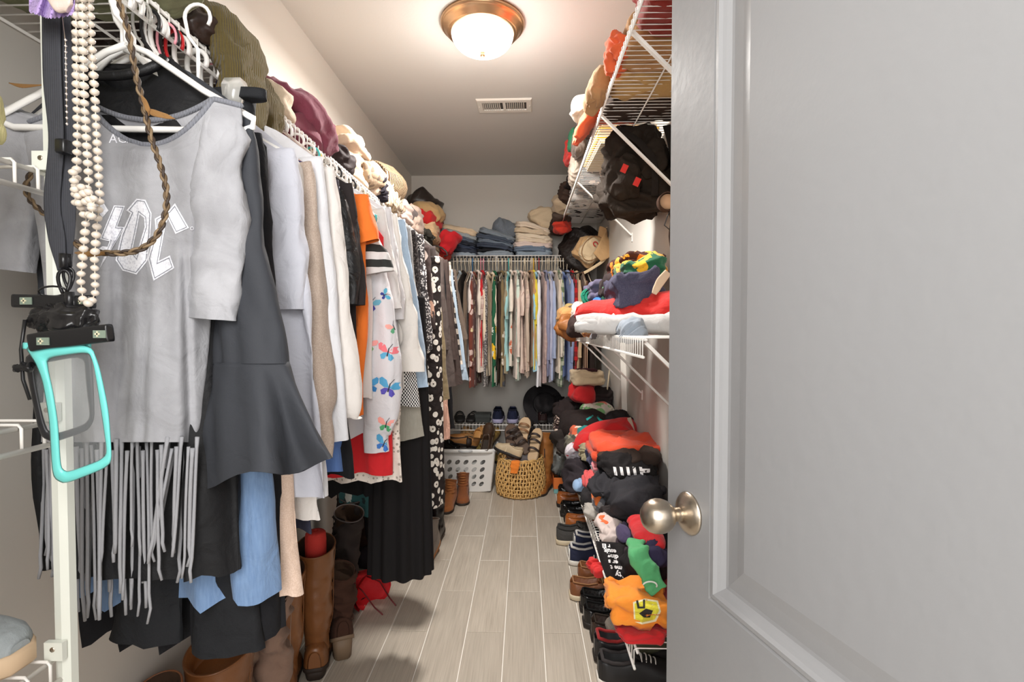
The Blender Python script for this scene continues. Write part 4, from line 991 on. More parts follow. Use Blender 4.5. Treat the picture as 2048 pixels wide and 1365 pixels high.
jeans_stack(1026, 1106, 508, [(.034, (112, 134, 152), 1, 'light blue jeans, lowest of the right stack', 0), (.032, (82, 104, 130), 1, 'mid blue jeans, second in the right stack', 2), (.034, (220, 200, 190), 0, 'pinkish khaki trousers, third in the right stack', 2),
    (.032, (226, 208, 184), 0, 'light khaki trousers, fourth in the right stack', 4), (.032, (230, 214, 190), 0, 'ivory trousers, fifth in the right stack', 6), (.034, (214, 194, 166), 0, 'sand trousers, sixth in the right stack', 8), (.036, (226, 208, 186), 0, 'cream trousers, seventh in the right stack', 12)], 'right stack on the back shelf', 3)
cl('b', 1050, 412, 1106, 446, 3.90, .2, (214, 192, 160), 'peaked beige trousers crumpled on top of the right stack', 'trousers', group='right stack on the back shelf', name='crumpled_trousers', ry=R(22))

# ------------------------------------------------------------------ left shelf: things lying on the wires
def lshelf(px0, py0, px1, py1, Y, dep, rgb, lab, kind='b', cat='sweater', **k):
    return cl(kind, px0, py0, px1, py1, Y, dep, rgb, lab, cat, group='clothes on the left shelf', **k)
def on_shelf(kind, Y, dep, h, rgb, lab, cat='sweater', w=.27, x=None, z=0, mat=None, rz=0, ry=0, rx=0, name=None, grp='clothes on the left shelf', zs=None, **k):
    s = next(sc_); m = mat or K(rgb); x = (XL + .02 + w / 2) if x is None else x
    if kind == 'f': me = folded_mesh(w / 2, dep / 2, h, k.pop('layers', 3), s, **k); nm = name or 'folded_cloth'
    elif kind == 'b': me = blob_mesh(w / 2, dep / 2, h / 1.5, s, k.pop('amp', min(.014, .10 * min(w, dep, h * 2) + .002)), k.pop('scale', 15), **k); nm = name or 'crumpled_cloth'
    else: me = roll_mesh(h / 1.75, dep if kind == 'r' else w, k.pop('turns', 3.2), s, **k); nm = name or 'rolled_cloth'
    return put(me, nm, lab, cat, m, (x, Y + dep / 2, (ZS if zs is None else zs) + .004 + z), rz, rx, ry, grp)
on_shelf('f', .36, .42, .05, (70, 82, 62), 'dark green folded blanket seen through the wires above the pearls', 'blanket', w=.28, name='folded_blanket')
on_shelf('b', .80, .13, .07, (128, 130, 96), 'sage green folded garment bulging over the shelf edge', w=.34, x=-.74, name='folded_sweater', amp=.004)
on_shelf('b', .93, .10, .10, (64, 48, 42), 'dark brown leather handbag above the olive sweater', 'handbag', w=.30, x=-.74, z=.0, mat=leather((58, 42, 36)), name='handbag', amp=.008)
on_shelf('f', 1.02, .13, .05, (188, 182, 178), 'grey and white folded shirt beneath the olive sweater', 'shirt', w=.30, x=-.76, name='folded_shirt')
def drape(name, label, cat, mat, path, hw, ht, wd, seed, amp=.008, scale=12, group='clothes on the left shelf'):
    b = B(); band(b, path, hw, ht, wd, 36, 8, .7); me = b.mesh(name); crumple(me, amp, scale, seed, 2)
    return put(me, name, label, cat, mat, (0, 0, 0), group=group)
OLIVE = K((98, 84, 42), 'rib', sc=1.0, bump=.6)
OSW = drape('sweater', 'olive green ribbed sweater draped over the left shelf edge', 'sweater', OLIVE, [(-.86, 1.10, ZS + .07), (-.72, 1.09, ZS + .105), (-.61, 1.06, ZS + .06), (-.575, 1.04, ZS - .04), (-.57, 1.03, ZS - .13), (-.572, 1.03, ZS - .215)], [.06, .07, .075, .07, .065, .06], [.02, .03, .035, .03, .022, .016], (0, 1, 0), 61, .006)
_a = drape('sweater', 'second fold of the olive ribbed sweater hanging just beyond it', 'sweater', K((90, 76, 38), 'rib', sc=1.0, bump=.6), [(-.80, 1.22, ZS + .04), (-.66, 1.20, ZS + .05), (-.60, 1.19, ZS - .02), (-.592, 1.18, ZS - .10), (-.592, 1.17, ZS - .155)], [.04, .05, .05, .045, .04], [.016, .024, .022, .018, .012], (0, 1, 0), 63, .005); attach(_a, OSW, 'sleeve')
on_shelf('r', 1.20, .12, .085, (206, 202, 198), 'rolled white and grey cloth behind the olive sweater', 'cloth', w=.1, x=-.80, rz=R(90), z=.05)
on_shelf('f', 1.30, .10, .075, (208, 190, 166), 'cream cloth standing between olive and maroon sweaters', 'cloth', w=.29, layers=2)
MAR = K((118, 52, 70), crinkle=.4)
MSW = on_shelf('b', 1.37, .24, .11, (118, 52, 70), 'plum maroon sweater folded on the left shelf', w=.31, mat=MAR, name='folded_sweater', amp=.010, scale=9)
_a = drape('sweater', 'maroon sweater arm curling over the left shelf edge', 'sweater', MAR, [(-.80, 1.40, ZS + .10), (-.70, 1.42, ZS + .12), (-.63, 1.49, ZS + .09), (-.61, 1.57, ZS + .035), (-.62, 1.62, ZS + .008)], [.03, .04, .045, .04, .03], [.02, .026, .028, .024, .014], (.3, 1, .2), 65, .006); attach(_a, MSW, 'sleeve')
on_shelf('f', 1.86, .20, 0.068, (222, 200, 172), 'cream trousers folded on the khaki pile, left shelf', 'trousers', w=.27, z=.14, ry=R(6), name='folded_trousers', layers=2)
on_shelf('f', 1.82, .26, 0.135, (214, 186, 158), 'beige folded trousers beneath the cream ones, left shelf', 'trousers', w=.29, name='folded_trousers', layers=4)
on_shelf('b', 1.74, .13, .075, (52, 40, 40), 'shiny dark brown crumpled garment at the shelf edge', 'cloth', w=.09, x=-.655, mat=K((52, 42, 42), rough=.75), amp=.008)
on_shelf('r', 1.97, .20, 0.135, (160, 138, 112), 'tan patterned rolled shirt at the shelf edge', 'shirt', w=.1, x=-.655, mat=K((176, 150, 120), 'leopard', (120, 100, 80)), rz=R(78), z=.01)
on_shelf('f', 2.10, .20, 0.135, (180, 156, 136), 'taupe folded sweater, left shelf middle', w=.30, layers=3)
on_shelf('b', 2.12, .10, 0.095, (34, 30, 38), 'small black knit beanie peeking over the shelf edge', 'beanie', w=.09, x=-.635, name='beanie')
on_shelf('b', 2.40, .10, 0.297, (128, 108, 62), 'olive canvas hat with a peaked corner standing on the left shelf', 'hat', w=.16, x=-.80, name='canvas_hat', amp=.008, e=.9)
on_shelf('r', 2.30, .22, 0.230, (150, 124, 92), 'brown striped scarf rolled up, spiral end showing', 'scarf', w=.17, x=-.70, mat=K((82, 62, 44), 'stripeV', (190, 166, 134), sc=2), rz=R(82), z=.015, turns=4, name='rolled_scarf')
on_shelf('b', 2.22, .34, 0.135, (182, 164, 142), 'fringed beige scarf bulging under the striped roll', 'scarf', w=.22, x=-.70, mat=K((184, 164, 140), 'stripeV', (140, 118, 94), sc=1.2), name='scarf', amp=.014)
on_shelf('b', 2.72, .08, 0.203, (196, 134, 70), 'small orange yellow cloth near the wall, left shelf', 'cloth', w=.12, x=-.83)
on_shelf('b', 2.80, .05, 0.230, (90, 52, 36), 'chestnut strap bundle against the left wall', 'strap', w=.10, x=-.84, name='strap_bundle')
on_shelf('r', 2.62, .20, 0.115, (234, 222, 212), 'small white rolled towel on the left shelf', 'towel', w=.1, x=-.74, rz=R(70), z=.09, name='rolled_towel')
on_shelf('r', 2.66, .30, 0.121, (108, 98, 96), 'dark grey rolled sweater on the left shelf', w=.1, x=-.70, rz=R(75), z=.04, name='rolled_sweater')
on_shelf('f', 2.55, .28, 0.095, (220, 196, 184), 'blush knit folded low on the left shelf', w=.30, layers=3)
on_shelf('f', 2.88, .22, 0.135, (196, 170, 154), 'rose beige cable sweater, left shelf far part', w=.31, layers=3)
on_shelf('b', 3.12, .30, 0.081, (70, 68, 62), 'charcoal cap lying at the far left shelf edge', 'cap', w=.3, x=-.74)
# far left corner heap
cl('b', 797, 380, 868, 430, 3.60, .28, (48, 40, 36), 'dark brown leather bag topping the far left corner heap', 'bag', mat=leather((44, 36, 32)), name='leather_bag', group='far left corner heap', ry=R(22))
cl('b', 806, 400, 874, 436, 3.52, .30, (188, 154, 106), 'tan knit sweater folded in the far left corner heap', 'sweater', name='folded_sweater', group='far left corner heap', ry=R(14))
cl('b', 812, 408, 868, 448, 3.56, .26, (36, 28, 28), 'black sweater between tan and red in the corner heap', 'sweater', group='far left corner heap', ry=R(18))
cl('b', 814, 421, 868, 452, 3.48, .28, (206, 34, 34), 'bright red sweater in the far left corner heap', 'sweater', name='folded_sweater', group='far left corner heap', ry=R(12))
cl('f', 822, 442, 870, 466, 3.46, .26, (220, 186, 144), 'cream folded shirt beneath the red sweater, corner heap', 'shirt', group='far left corner heap', ry=R(6))
cl('r', 846, 460, 876, 486, 3.42, .22, (184, 144, 104), 'rolled tan garment, round end facing the door, corner heap', 'trousers', group='far left corner heap', rz=R(90))
cl('f', 826, 462, 872, 500, 3.50, .26, (146, 128, 100), 'khaki grey folded clothes at the base of the corner heap', 'cloth', group='far left corner heap', layers=4)
cl('b', 866, 455, 900, 500, 3.58, .20, (200, 24, 34), 'red garment hanging off the far left corner heap', 'shirt', group='far left corner heap', ry=R(30))
cl('b', 862, 494, 896, 514, 3.66, .14, (190, 52, 32), 'orange red scrap of cloth above the back rod', 'cloth', group='far left corner heap')
b = B(); b.tube([W(x, y, 3.5) for x, y in ((858, 493), (872, 492), (884, 496), (893, 504), (895, 511), (888, 513))], .006, 8)
put(b.mesh('belt'), 'belt', 'dark leather belt looping over the far left shelf corner', 'belt', leather((60, 50, 46)), (0, 0, 0))
# ------------------------------------------------------------------ shoes
FT = np.array([0, .03, .08, .16, .28, .42, .55, .68, .8, .9, .96, 1.0])
FW = np.array([.42, .64, .78, .86, .84, .80, .86, .98, 1.0, .84, .62, .30]) * .5
def outline_(L, w, off=0, z=0, bend=.0):
    l = [(-(FW[i] * w + off) , FT[i] * L + off * (-1 if FT[i] < .02 else (1 if FT[i] > .98 else 0)), z) for i in range(len(FT))]
    return l + [(-x, y, zz) for x, y, zz in l[::-1]]
def shoe(label, upper, solem, L=.285, w=.10, kind='oxford', sole_h=.022, hc=.062, lining=None, laces=None, loc=(0, 0, 0), rz=0, accent=None, group=None, rx=0, ry=0, name='shoe', heel=True, cat='shoe', open_to=.50):
    t = thing(name, label, cat, loc, rz, group); t.rotation_euler = (rx, ry, rz)
    hp = {'oxford': ([.9, 1, 1, .96, .9, .98, 1.02, .82, .66, .58, .50, .28]), 'sneaker': ([1.02, 1.1, 1.08, .96, .92, 1.08, 1.1, .86, .70, .64, .52, .24]), 'loafer': ([.85, .92, .92, .84, .76, .86, .98, .78, .62, .54, .46, .24])}[kind]
    N = 17; rings = []
    for i, tt_ in enumerate(FT):
        hw = FW[i] * w; h = hp[i] * hc; y = tt_ * L; z0 = sole_h - .002
        op = .02 < tt_ < open_to; pts = []
        if op:
            cf = .72 if tt_ > .1 else .8
            for k in range(6): a = k / 5; pts.append((-hw * (1 + .05 * sin(pi * a) - (1 - cf) * a ** 2), y, z0 + h * a))
            pts.append((-hw * cf * .86, y, z0 + h * .93)); pts.append((-hw * .8, y, z0 + .012)); pts.append((0, y, z0 + .010))
        else:
            for k in range(9): a = pi / 2 * k / 8; pts.append((-hw * cos(a) ** .75 if k < 8 else 0, y, z0 + h * sin(a) ** .8))
        rings.append(pts + [(-x, yy, z) for x, yy, z in pts[:-1][::-1]])
    # denser rings by linear interpolation
    den = []
    for i in range(len(rings) - 1):
        for s in range(3):
            f = s / 3; den.append([tuple(p[j] * (1 - f) + q[j] * f for j in range(3)) for p, q in zip(rings[i], rings[i + 1])])
    den.append(rings[-1])
    b = B(); b.loft(den, False); b.f += [tuple(range(17)), tuple(range(b.n - 1, b.n - 18, -1))]; b.obj('upper', upper, t)
    sb = B(); sb.loft([outline_(L, w, .001, 0), outline_(L, w, .004, .004), outline_(L, w, .004, sole_h - .004), outline_(L, w, .0015, sole_h)], True); sb.obj('sole', solem, t)
    ib = B(); ib.loft([[(x * .86, .012 + y * .62, sole_h + .011) for x, y, _ in outline_(L, w)], [(x * .5, .02 + y * .6, sole_h + .012) for x, y, _ in outline_(L, w)]], True, (False, True)); ib.obj('insole', lining or fab((60, 52, 46)), t)
    # padded collar line
    cidx = [i for i, r in enumerate(den) if .03 * L < r[0][1] < (open_to - .04) * L]
    rim = [den[i][5] for i in cidx][::-1] + [den[i][11] for i in cidx]
    if kind != 'loafer' or True:
        rim = [(x, y, z + .001) for x, y, z in rim]; B().tube(rim, .0035 if kind != 'sneaker' else .006, 6).obj('collar', lining or upper, t)
    if laces:
        for k in range(4):
            f = .50 + .055 * k; hh = np.interp(f, FT, np.array(hp)) * hc + sole_h
            B().tube([(-.024, f * L, hh - .010), (-.012, f * L + .003, hh), (.0, f * L + .004, hh + .003), (.012, f * L + .003, hh), (.024, f * L, hh - .010)], .0022, 6).obj('lace', laces, t)
        hh = hp[5] * hc + sole_h
        for s in (-1, 1): B().tube([(0, .5 * L, hh), (s * .018, .49 * L, hh + .012), (s * .03, .5 * L, hh - .002), (s * .014, .51 * L, hh - .002), (0, .5 * L, hh)], .002, 6).obj('lace_bow', laces, t)
        tb = B(); band(tb, [(0, .58 * L, sole_h + hp[6] * hc * .9), (0, .5 * L, hh - .004), (0, .43 * L, hh + .010)], [.022, .024, .024], [.003, .004, .004], (1, 0, 0), 16, 4); tb.obj('tongue', upper, t)
    if kind == 'loafer':
        hh = hp[6] * hc + sole_h
        B().loft([[(x, f * L, sole_h + np.interp(f, FT, np.array(hp)) * hc * sin(math.acos(min(1, abs(x) / (np.interp(f, FT, FW) * w + 1e-5) * .98))) ** .8 + .0015) for x in np.linspace(-.044, .044, 11)] for f in (.56, .60)], False).obj('strap', accent or upper, t)
    if accent and kind == 'sneaker':
        for s in (-1, 1):
            hw = lambda f: np.interp(f, FT, FW) * w
            for k in range(3):
                f0 = .42 + .06 * k
                B().loft([[(s * (hw(f) * (1.045) + .001), f * L, sole_h + z) for z in (.004, .018, .034)] for f in (f0, f0 + .028)], False).obj('side_stripe', accent, t)
        B().loft([[(x, y, z) for x, z in ((-.030, sole_h + .004), (-.032, sole_h + .03), (-.026, sole_h + .055))] + [(x, y, z) for x, z in ((.026, sole_h + .055), (.032, sole_h + .03), (.030, sole_h + .004))] for y in (-.002, .004)], False).obj('heel_tab', accent, t)
    if heel and kind != 'sneaker':
        hb = B(); hl = [(x, y, z) for x, y, z in outline_(L, w, .002, 0) if y < .27 * L]
        hb.loft([[(x, y, -.0) for x, y, z in hl], [(x, y, .012) for x, y, z in hl]], True); hb.obj('heel', solem, t)
    return t
def boot(label, mat, H_, L=.27, w=.095, r=.058, loc=(0, 0, 0), rz=0, solem=None, heel_h=.03, slouch=.0, lining=None, seam=True, name='boot', group=None, lean=(0, 0), rtop=None, insert=None, rx=0, ry=0, laces=None, open_=True, trim=None):
    t = thing(name, label, 'boot', loc, rz, group); t.rotation_euler = (rx, ry, rz)
    solem = solem or plain((46, 34, 26), .7, 0, 'boot_sole'); rt = rtop or r * 1.08; rings = []
    z1 = heel_h + .055
    # foot
    hp = np.array([.75, .95, 1.05, 1.15, 1.2, 1.1, .9, .70, .58, .5, .42, .22]) * .075
    for i, q in enumerate(FT):
        hw = FW[i] * w; zb = heel_h * max(0, 1 - q / .55) ** 1.2 + .012; rings.append([(-hw * math.copysign(abs(cos(pi * k / 16)) ** .75, cos(pi * k / 16)), q * L, zb + hp[i] * sin(pi * k / 16) ** .8) for k in range(17)])
    den = []
    for i in range(len(rings) - 1):
        for s in range(3): f = s / 3; den.append([tuple(p[j] * (1 - f) + q_[j] * f for j in range(3)) for p, q_ in zip(rings[i], rings[i + 1])])
    den.append(rings[-1])
    fb = B().loft(den, False); fb.f += [tuple(range(17)), tuple(range(fb.n - 1, fb.n - 18, -1))]; me = fb.mesh('foot'); link(me, 'foot', mat, t)
    # shaft
    n = 40; sh = []; zs = np.linspace(z1 - .02, H_, 30); yc0 = .30 * L * .95
    for z in zs:
        v = (z - zs[0]) / (zs[-1] - zs[0]); rr = np.interp(v, [0, .12, .35, .75, 1], [.045, .042, r * .95, r, rt]); yc = np.interp(v, [0, .15, 1], [yc0 + .006, yc0 - .004, yc0 - .004]) + lean[1] * v
        sh.append([(rr * .88 * cos(2 * pi * k / n) + lean[0] * v ** 1.3, yc + rr * 1.05 * sin(2 * pi * k / n) + slouch * .012 * sin(16 * v + 2 * cos(2 * pi * k / n)), z + .014 * sin(2 * pi * k / n) * v) for k in range(n)])
    inner = []
    for j, dz in ((29, .001), (29, -.003), (28, 0), (26, 0), (24, 0)):
        k_ = .96 if j == 29 and dz > 0 else (.92 if j == 29 else .85); c = np.mean(np.array(sh[j]), 0); inner.append([tuple(c + (np.array(p) - c) * k_ + np.array([0, 0, dz])) for p in sh[j]])
    me = B().loft(sh, True, (False, False)).mesh('shaft'); crumple(me, .003 + .009 * slouch, 9, int(H_ * 1000) + len(label), 2, stretch=(.7, .7, 1.4)); link(me, 'shaft', mat, t)
    B().loft([sh[-1]] + inner, True, (False, True)).obj('lining', lining or fab((70, 52, 40)), t)
    B().tube([tuple(p) for p in sh[-1]] + [tuple(sh[-1][0])], .0026, 6, False).obj('top_binding', trim or mat, t)
    sb = B(); o1 = outline_(L, w, .002); zf = lambda y: heel_h * max(0, 1 - y / L / .55) ** 1.2
    sb.loft([[(x, y, zf(y)) for x, y, _ in o1], [(x * 1.02, y, zf(y) + .005) for x, y, _ in o1], [(x, y, zf(y) + .015) for x, y, _ in o1]], True); sb.obj('sole', solem, t)
    hl = [(x, y) for x, y, _ in outline_(L, w, 0) if y < .27 * L]
    B().loft([[(x * .82, y * .9 + .004, 0) for x, y in hl], [(x * .95, y, heel_h + .004) for x, y in hl]], True).obj('heel', solem, t)
    if seam:
        for a in (0, pi): B().tube([tuple(np.array(sh[j][int(a / (2 * pi) * n)]) * 1.0 + np.array([.001 * cos(a), 0, 0])) for j in range(0, 30, 2)], .0012, 5).obj('seam', mat, t)
    if laces:
        for k in range(5): zz = z1 + .0 + .018 * k; B().tube([(-.022, yc0 + .038, zz), (0, yc0 + .05, zz + .004), (.022, yc0 + .038, zz)], .0022, 6).obj('lace', laces, t)
    if insert:
        c = np.mean(np.array(sh[-1]), 0); q = B(); q.lathe([(.012, .052), (.028, .050), (.034, .044), (.036, .02), (.036, -.10), (.02, -.12), (.0001, -.12)], 24, tuple(c), (False, False)); q.lathe([(.012, .052), (.011, -.05), (.0001, -.05)], 16, tuple(c)); q.obj('foam_insert', insert, t)
    return t
def floor_pt(px, py): Y = H * F / (py - 655.0); w = W(px, py, Y); return w
RS = 'shoes under the low right shelf'
# heels face the aisle, toes point to the wall (+x): rz = -90
def rs(px, py, label, upper, solem, kind='oxford', d=0, turn=0, **k):
    p = floor_pt(px, py); return shoe(label, upper, solem, kind=kind, loc=(p.x + d, p.y + .05, .003), rz=R(-90 + turn), group=RS, **k)
tan_l = leather((178, 100, 44), .3); blk = leather((24, 22, 22), .2); brn = leather((132, 78, 42), .4); dsol = plain((34, 28, 24), .6, 0, 'dark_rubber'); crm = plain((204, 188, 160), .6, 0, 'cream_rubber'); wsole = plain((222, 216, 206), .6, 0, 'white_rubber')
rs(1119, 990, 'black dress shoe, farthest pair, next to the orange box', blk, dsol, lining=fab((34, 28, 26)))
rs(1117, 1003, 'black dress shoe just before the tan oxford', blk, dsol, lining=fab((34, 28, 26)))
rs(1115, 1020, 'tan brown oxford with dark heel beside the black dress shoes', tan_l, dsol, laces=plain((60, 36, 22), .7, 0, 'lace_cord'))
rs(1122, 1040, 'glossy black shoe of the second pair, farther one', blk, dsol)
rs(1130, 1052, 'glossy black shoe of the second pair, nearer one', blk, dsol)
rs(1132, 1070, 'cognac tan leather shoe between black and suede pairs', tan_l, plain((120, 70, 34), .5, 0, 'tan_sole'), laces=plain((110, 62, 30), .7, 0, 'lace_cord'))
rs(1114, 1098, 'charcoal suede skate shoe with cream sole, left of the pair', suede((72, 70, 68)), crm, 'sneaker', sole_h=.026, laces=plain((50, 48, 46), .8, 0, 'lace_cord'), lining=fab((60, 58, 56)))
rs(1152, 1092, 'charcoal skate shoe with tan heel, right of the pair', suede((66, 62, 58)), plain((140, 96, 56), .6, 0, 'gum_sole'), 'sneaker', sole_h=.026, lining=fab((54, 48, 42)), laces=plain((50, 48, 46), .8, 0, 'lace_cord'))
rs(1139, 1140, 'navy suede sneaker with white stripes and white heel', suede((44, 48, 70)), wsole, 'sneaker', sole_h=.024, lining=fab((206, 202, 198)), laces=plain((226, 224, 220), .7, 0, 'white_lace'), accent=plain((226, 222, 214), .6, 0, 'white_leather'))
rs(1150, 1112, 'second navy suede sneaker, mostly behind the first', suede((44, 48, 70)), wsole, 'sneaker', sole_h=.024, lining=fab((206, 202, 198)), accent=plain((226, 222, 214), .6, 0, 'white_leather'))
rs(1158, 1178, 'brown boat shoe with leather lace, farther of the pair', brn, crm, 'loafer', lining=fab((150, 104, 66)), heel=False)
rs(1142, 1213, 'brown boat shoe with cream sole, nearer of the pair', brn, crm, 'loafer', lining=fab((150, 104, 66)), heel=False, laces=plain((190, 150, 100), .7, 0, 'rawhide_lace'))
rs(1163, 1240, 'polished black loafer, farther of the near pair', blk, dsol, 'loafer', lining=fab((20, 20, 20)))
rs(1170, 1272, 'polished black loafer, nearer of the near pair', blk, dsol, 'loafer', lining=fab((20, 20, 20)))
rs(1186, 1302, 'brown black leather clog under the shelf corner', leather((58, 42, 34)), dsol, 'loafer', lining=fab((50, 42, 36)))
rs(1192, 1345, 'black sneaker with red and white lining at the bottom edge', plain((30, 28, 30), .4, 0, 'black_mesh'), dsol, 'sneaker', lining=fab((150, 34, 34)), laces=plain((222, 218, 214), .7, 0, 'white_lace'))
rs(1200, 1395, 'black running shoe cut off by the bottom edge of the photo', plain((26, 25, 27), .5, 0, 'black_mesh'), wsole, 'sneaker', lining=fab((60, 56, 56)), laces=plain((230, 226, 220), .7, 0, 'white_lace'))
# felt slipper and flip flop standing half on edge under the shelf corner
def flipflop(label, loc, rz, rx, ry, m, m2, L=.27, w=.10):
    t = thing('slipper', label, 'slipper', loc, rz, RS); t.rotation_euler = (rx, ry, rz)
    B().loft([outline_(L, w, 0, 0), outline_(L, w, .003, .006), outline_(L, w, .003, .016), outline_(L, w, -.002, .022)], True).obj('sole', m, t)
    b = B(); band(b, [(-w * .50, .58 * L, .012), (-w * .30, .62 * L, .045), (0, .63 * L, .056), (w * .30, .62 * L, .045), (w * .50, .58 * L, .012)], [.035] * 5, [.004] * 5, (0, 1, 0), 20, 5); b.obj('strap', m2, t)
    return t
p = floor_pt(1200, 1310)
flipflop('grey felt slipper leaning under the near end of the low shelf', (p.x + .03, p.y + .03, .06), R(-78), 0, R(32), fab((112, 102, 92), 'heather', (150, 140, 128)), fab((92, 84, 76)))
p = floor_pt(1222, 1330)
flipflop('olive green flip flop leaning behind the white shelf end', (p.x + .06, p.y - .02, .07), R(-70), 0, R(40), plain((84, 86, 66), .7, 0, 'olive_foam'), plain((44, 46, 36), .6, 0, 'olive_rubber'))

# ------------------------------------------------------------------ orange shoe box with a bag of shoes on it
p = floor_pt(1108, 990)
bx = thing('shoe_box', 'open orange and teal cardboard box beneath the low right shelf', 'box', (p.x, p.y, .002))
om = plain((224, 118, 50), .7, 0, 'orange_card'); tl = plain((120, 176, 176), .7, 0, 'teal_card')
B().box((0, 0, 0), (.19, .30, .032)).obj('box_base', tl, bx, smooth=False)
bb = B(); bb.box((-.002, -.003, .032), (.192, 0, .115)).box((-.002, .30, .032), (.192, .303, .115)).box((-.004, -.003, .032), (-.001, .303, .115)).box((.191, -.003, .032), (.194, .303, .115)); bb.obj('box_side', om, bx, smooth=False)
B().tube([(.075 + .022 * cos(a), -.0045, .052 + .022 * sin(a)) for a in np.linspace(0, pi, 12)], .0022, 5).obj('printed_arc', plain((240, 220, 190), .7, 0, 'print_white'), bx)
put(blob_mesh(.10, .14, .075, 71, .014, 9), 'sports_bag', 'black and grey sports bag stuffed above the orange box', 'bag', K((44, 46, 46), 'camo' if 0 else 'plain', rough=.5), (p.x + .09, p.y + .15, .12))
shoe('grey black trainer in clear plastic on the orange box', plain((120, 116, 110), .5, 0, 'grey_mesh'), dsol, kind='sneaker', L=.26, loc=(p.x + .03, p.y + .05, .27), rz=R(-70), laces=plain((210, 206, 200), .7, 0, 'white_lace'))
put(blob_mesh(.11, .13, .10, 72, .012, 9), 'plastic_bag', 'clear crinkled plastic bag around the trainer on the orange box', 'bag', plain((226, 232, 230), .08, 0, 'clear_film', alpha=.22, spec=.8), (p.x + .09, p.y + .10, .135))
# cowboy boot behind the wicker basket
boot('tan fringed western boot behind the wicker basket', leather((176, 112, 54), .5), .42, loc=(.185, 3.86, .002), rz=R(160), r=.062, rtop=.068, lining=fab((150, 96, 50)), heel_h=.035)

# ------------------------------------------------------------------ left floor: boots
LB = 'boots along the left wall'
def lb(px, py, label, *a, **k):
    p = floor_pt(px, py); k.setdefault('group', LB); return boot(label, *a, loc=(p.x + k.pop('dx', 0), p.y + k.pop('dy', 0), .002), **k)
TANB = leather((150, 96, 54), .34, .15); RED = plain((216, 60, 52), .8, 0, 'red_foam', bump=.3, bscale=300)
def bt_(x, y, label, m, h, rz, **k): return boot(label, m, h, loc=(x, y, .002), rz=R(rz), group=LB, **k)
bt_(-.765, 1.56, 'tall tan leather riding boot with red foam insert, nearer one', TANB, .41, 20, r=.070, rtop=.078, insert=RED)
bt_(-.715, 1.69, 'tall tan leather riding boot with red foam insert, farther one', leather((138, 88, 50), .34, .15), .44, 16, r=.066, rtop=.074, insert=RED)
bt_(-.775, 1.20, 'brown leather boot with wide open top at the bottom edge', leather((128, 80, 44), .3, .15), .385, 5, r=.080, rtop=.088, lining=leather((140, 88, 46), .4))
bt_(-.835, 1.38, 'taupe suede slouch boot between the brown boots, left one', suede((150, 122, 104)), .40, 10, r=.06, slouch=1, lean=(.03, 0))
bt_(-.730, 1.42, 'taupe suede slouch boot right beside the tall tan pair', suede((146, 118, 102)), .42, 20, r=.056, slouch=1)
bt_(-.855, 1.06, 'small tan boot top just entering the bottom edge', leather((150, 94, 60), .4), .36, 0, r=.055)
bt_(-.655, 1.80, 'dark chocolate suede boot with stacked wooden heel', suede((72, 48, 38)), .30, 25, r=.060, rtop=.055, heel_h=.075, slouch=.8, solem=plain((128, 106, 84), .6, 0, 'stacked_heel'))
bt_(-.735, 2.02, 'tall charcoal suede boot leaning with draped shaft, nearer', suede((58, 50, 48)), .43, 22, r=.062, slouch=1, lean=(.03, .0), trim=plain((110, 100, 98), .8, 0, 'pale_edge'))
bt_(-.80, 2.16, 'tall charcoal suede boot leaning by the left wall, farther', suede((50, 44, 43)), .46, 15, r=.062, slouch=1, lean=(.05, .0), trim=plain((110, 100, 98), .8, 0, 'pale_edge'))
bt_(-.735, 2.50, 'black ankle boot standing between red lined booties and skirt', suede((30, 28, 30)), .30, 20, r=.062, heel_h=.04)
bt_(-.84, 2.62, 'dark brown boot near the baseboard behind the black one', suede((64, 42, 34)), .34, 10, r=.055)
# black bootie lying open with its red lining out
def red_bootie(label, loc, rz, s=1):
    t = thing('red_lined_bootie', label, 'boot', loc, rz, LB)
    blkf = suede((34, 30, 34)); redf = fab((206, 26, 34), rough=.7)
    b = B(); band(b, [(-.10 * s, 0, .035), (-.03 * s, 0, .04), (.04 * s, 0, .05), (.07 * s, 0, .055)], [.042 * s, .048 * s, .052 * s, .05 * s], [.03 * s, .036 * s, .045 * s, .05 * s], (0, 1, 0), 32, 7, .85, (True, False)); me = b.mesh('foot'); crumple(me, .005, 9, 5); link(me, 'foot', blkf, t)
    b = B(); band(b, [(.05 * s, 0, .052), (.085 * s, 0, .058), (.13 * s, -.004, .062)], [.048 * s, .058 * s, .082 * s], [.05 * s, .056 * s, .062 * s], (0, 1, 0), 32, 6, .85, (False, False)); me = b.mesh('open_shaft'); crumple(me, .006, 8, 8); link(me, 'open_shaft', redf, t)
    b = B(); b.loft([[(x * s, y * k, .062 + z * k) for x, y, z in [(xx, .056 * s * cos(a), .046 * s * sin(a)) for a in np.linspace(0, 2 * pi, 25)[:-1]]] for xx, k in ((.125, 1.38), (.10, 1.1), (.07, .9), (.045, .5))], True, (False, True)); b.obj('red_lining', redf, t)
    for q in (-1, 1): B().tube([(.06 * s, q * .035, .09), (.12 * s, q * .05, .075), (.17 * s, q * .045, .02), (.21 * s, q * .04 - .01, .006)], .0028, 6).obj('lace', plain((110, 30, 36), .6, 0, 'red_cord'), t)
    B().loft([outline_(.2 * s, .08, 0, 0), outline_(.2 * s, .08, .002, .008)], True).obj('sole', dsol, t, loc=(-.12 * s, 0, .0), rot=(0, 0, R(-90)))
    return t
p = floor_pt(700, 1215); red_bootie('black bootie flopped open showing scarlet lining, nearer one', (p.x - .03, p.y + .05, .002), R(-28), 1.25)
p = floor_pt(722, 1165); red_bootie('black bootie flopped open showing scarlet lining, farther one', (p.x - .03, p.y + .12, .002), R(-8), 1.2)
p = floor_pt(872, 1119)
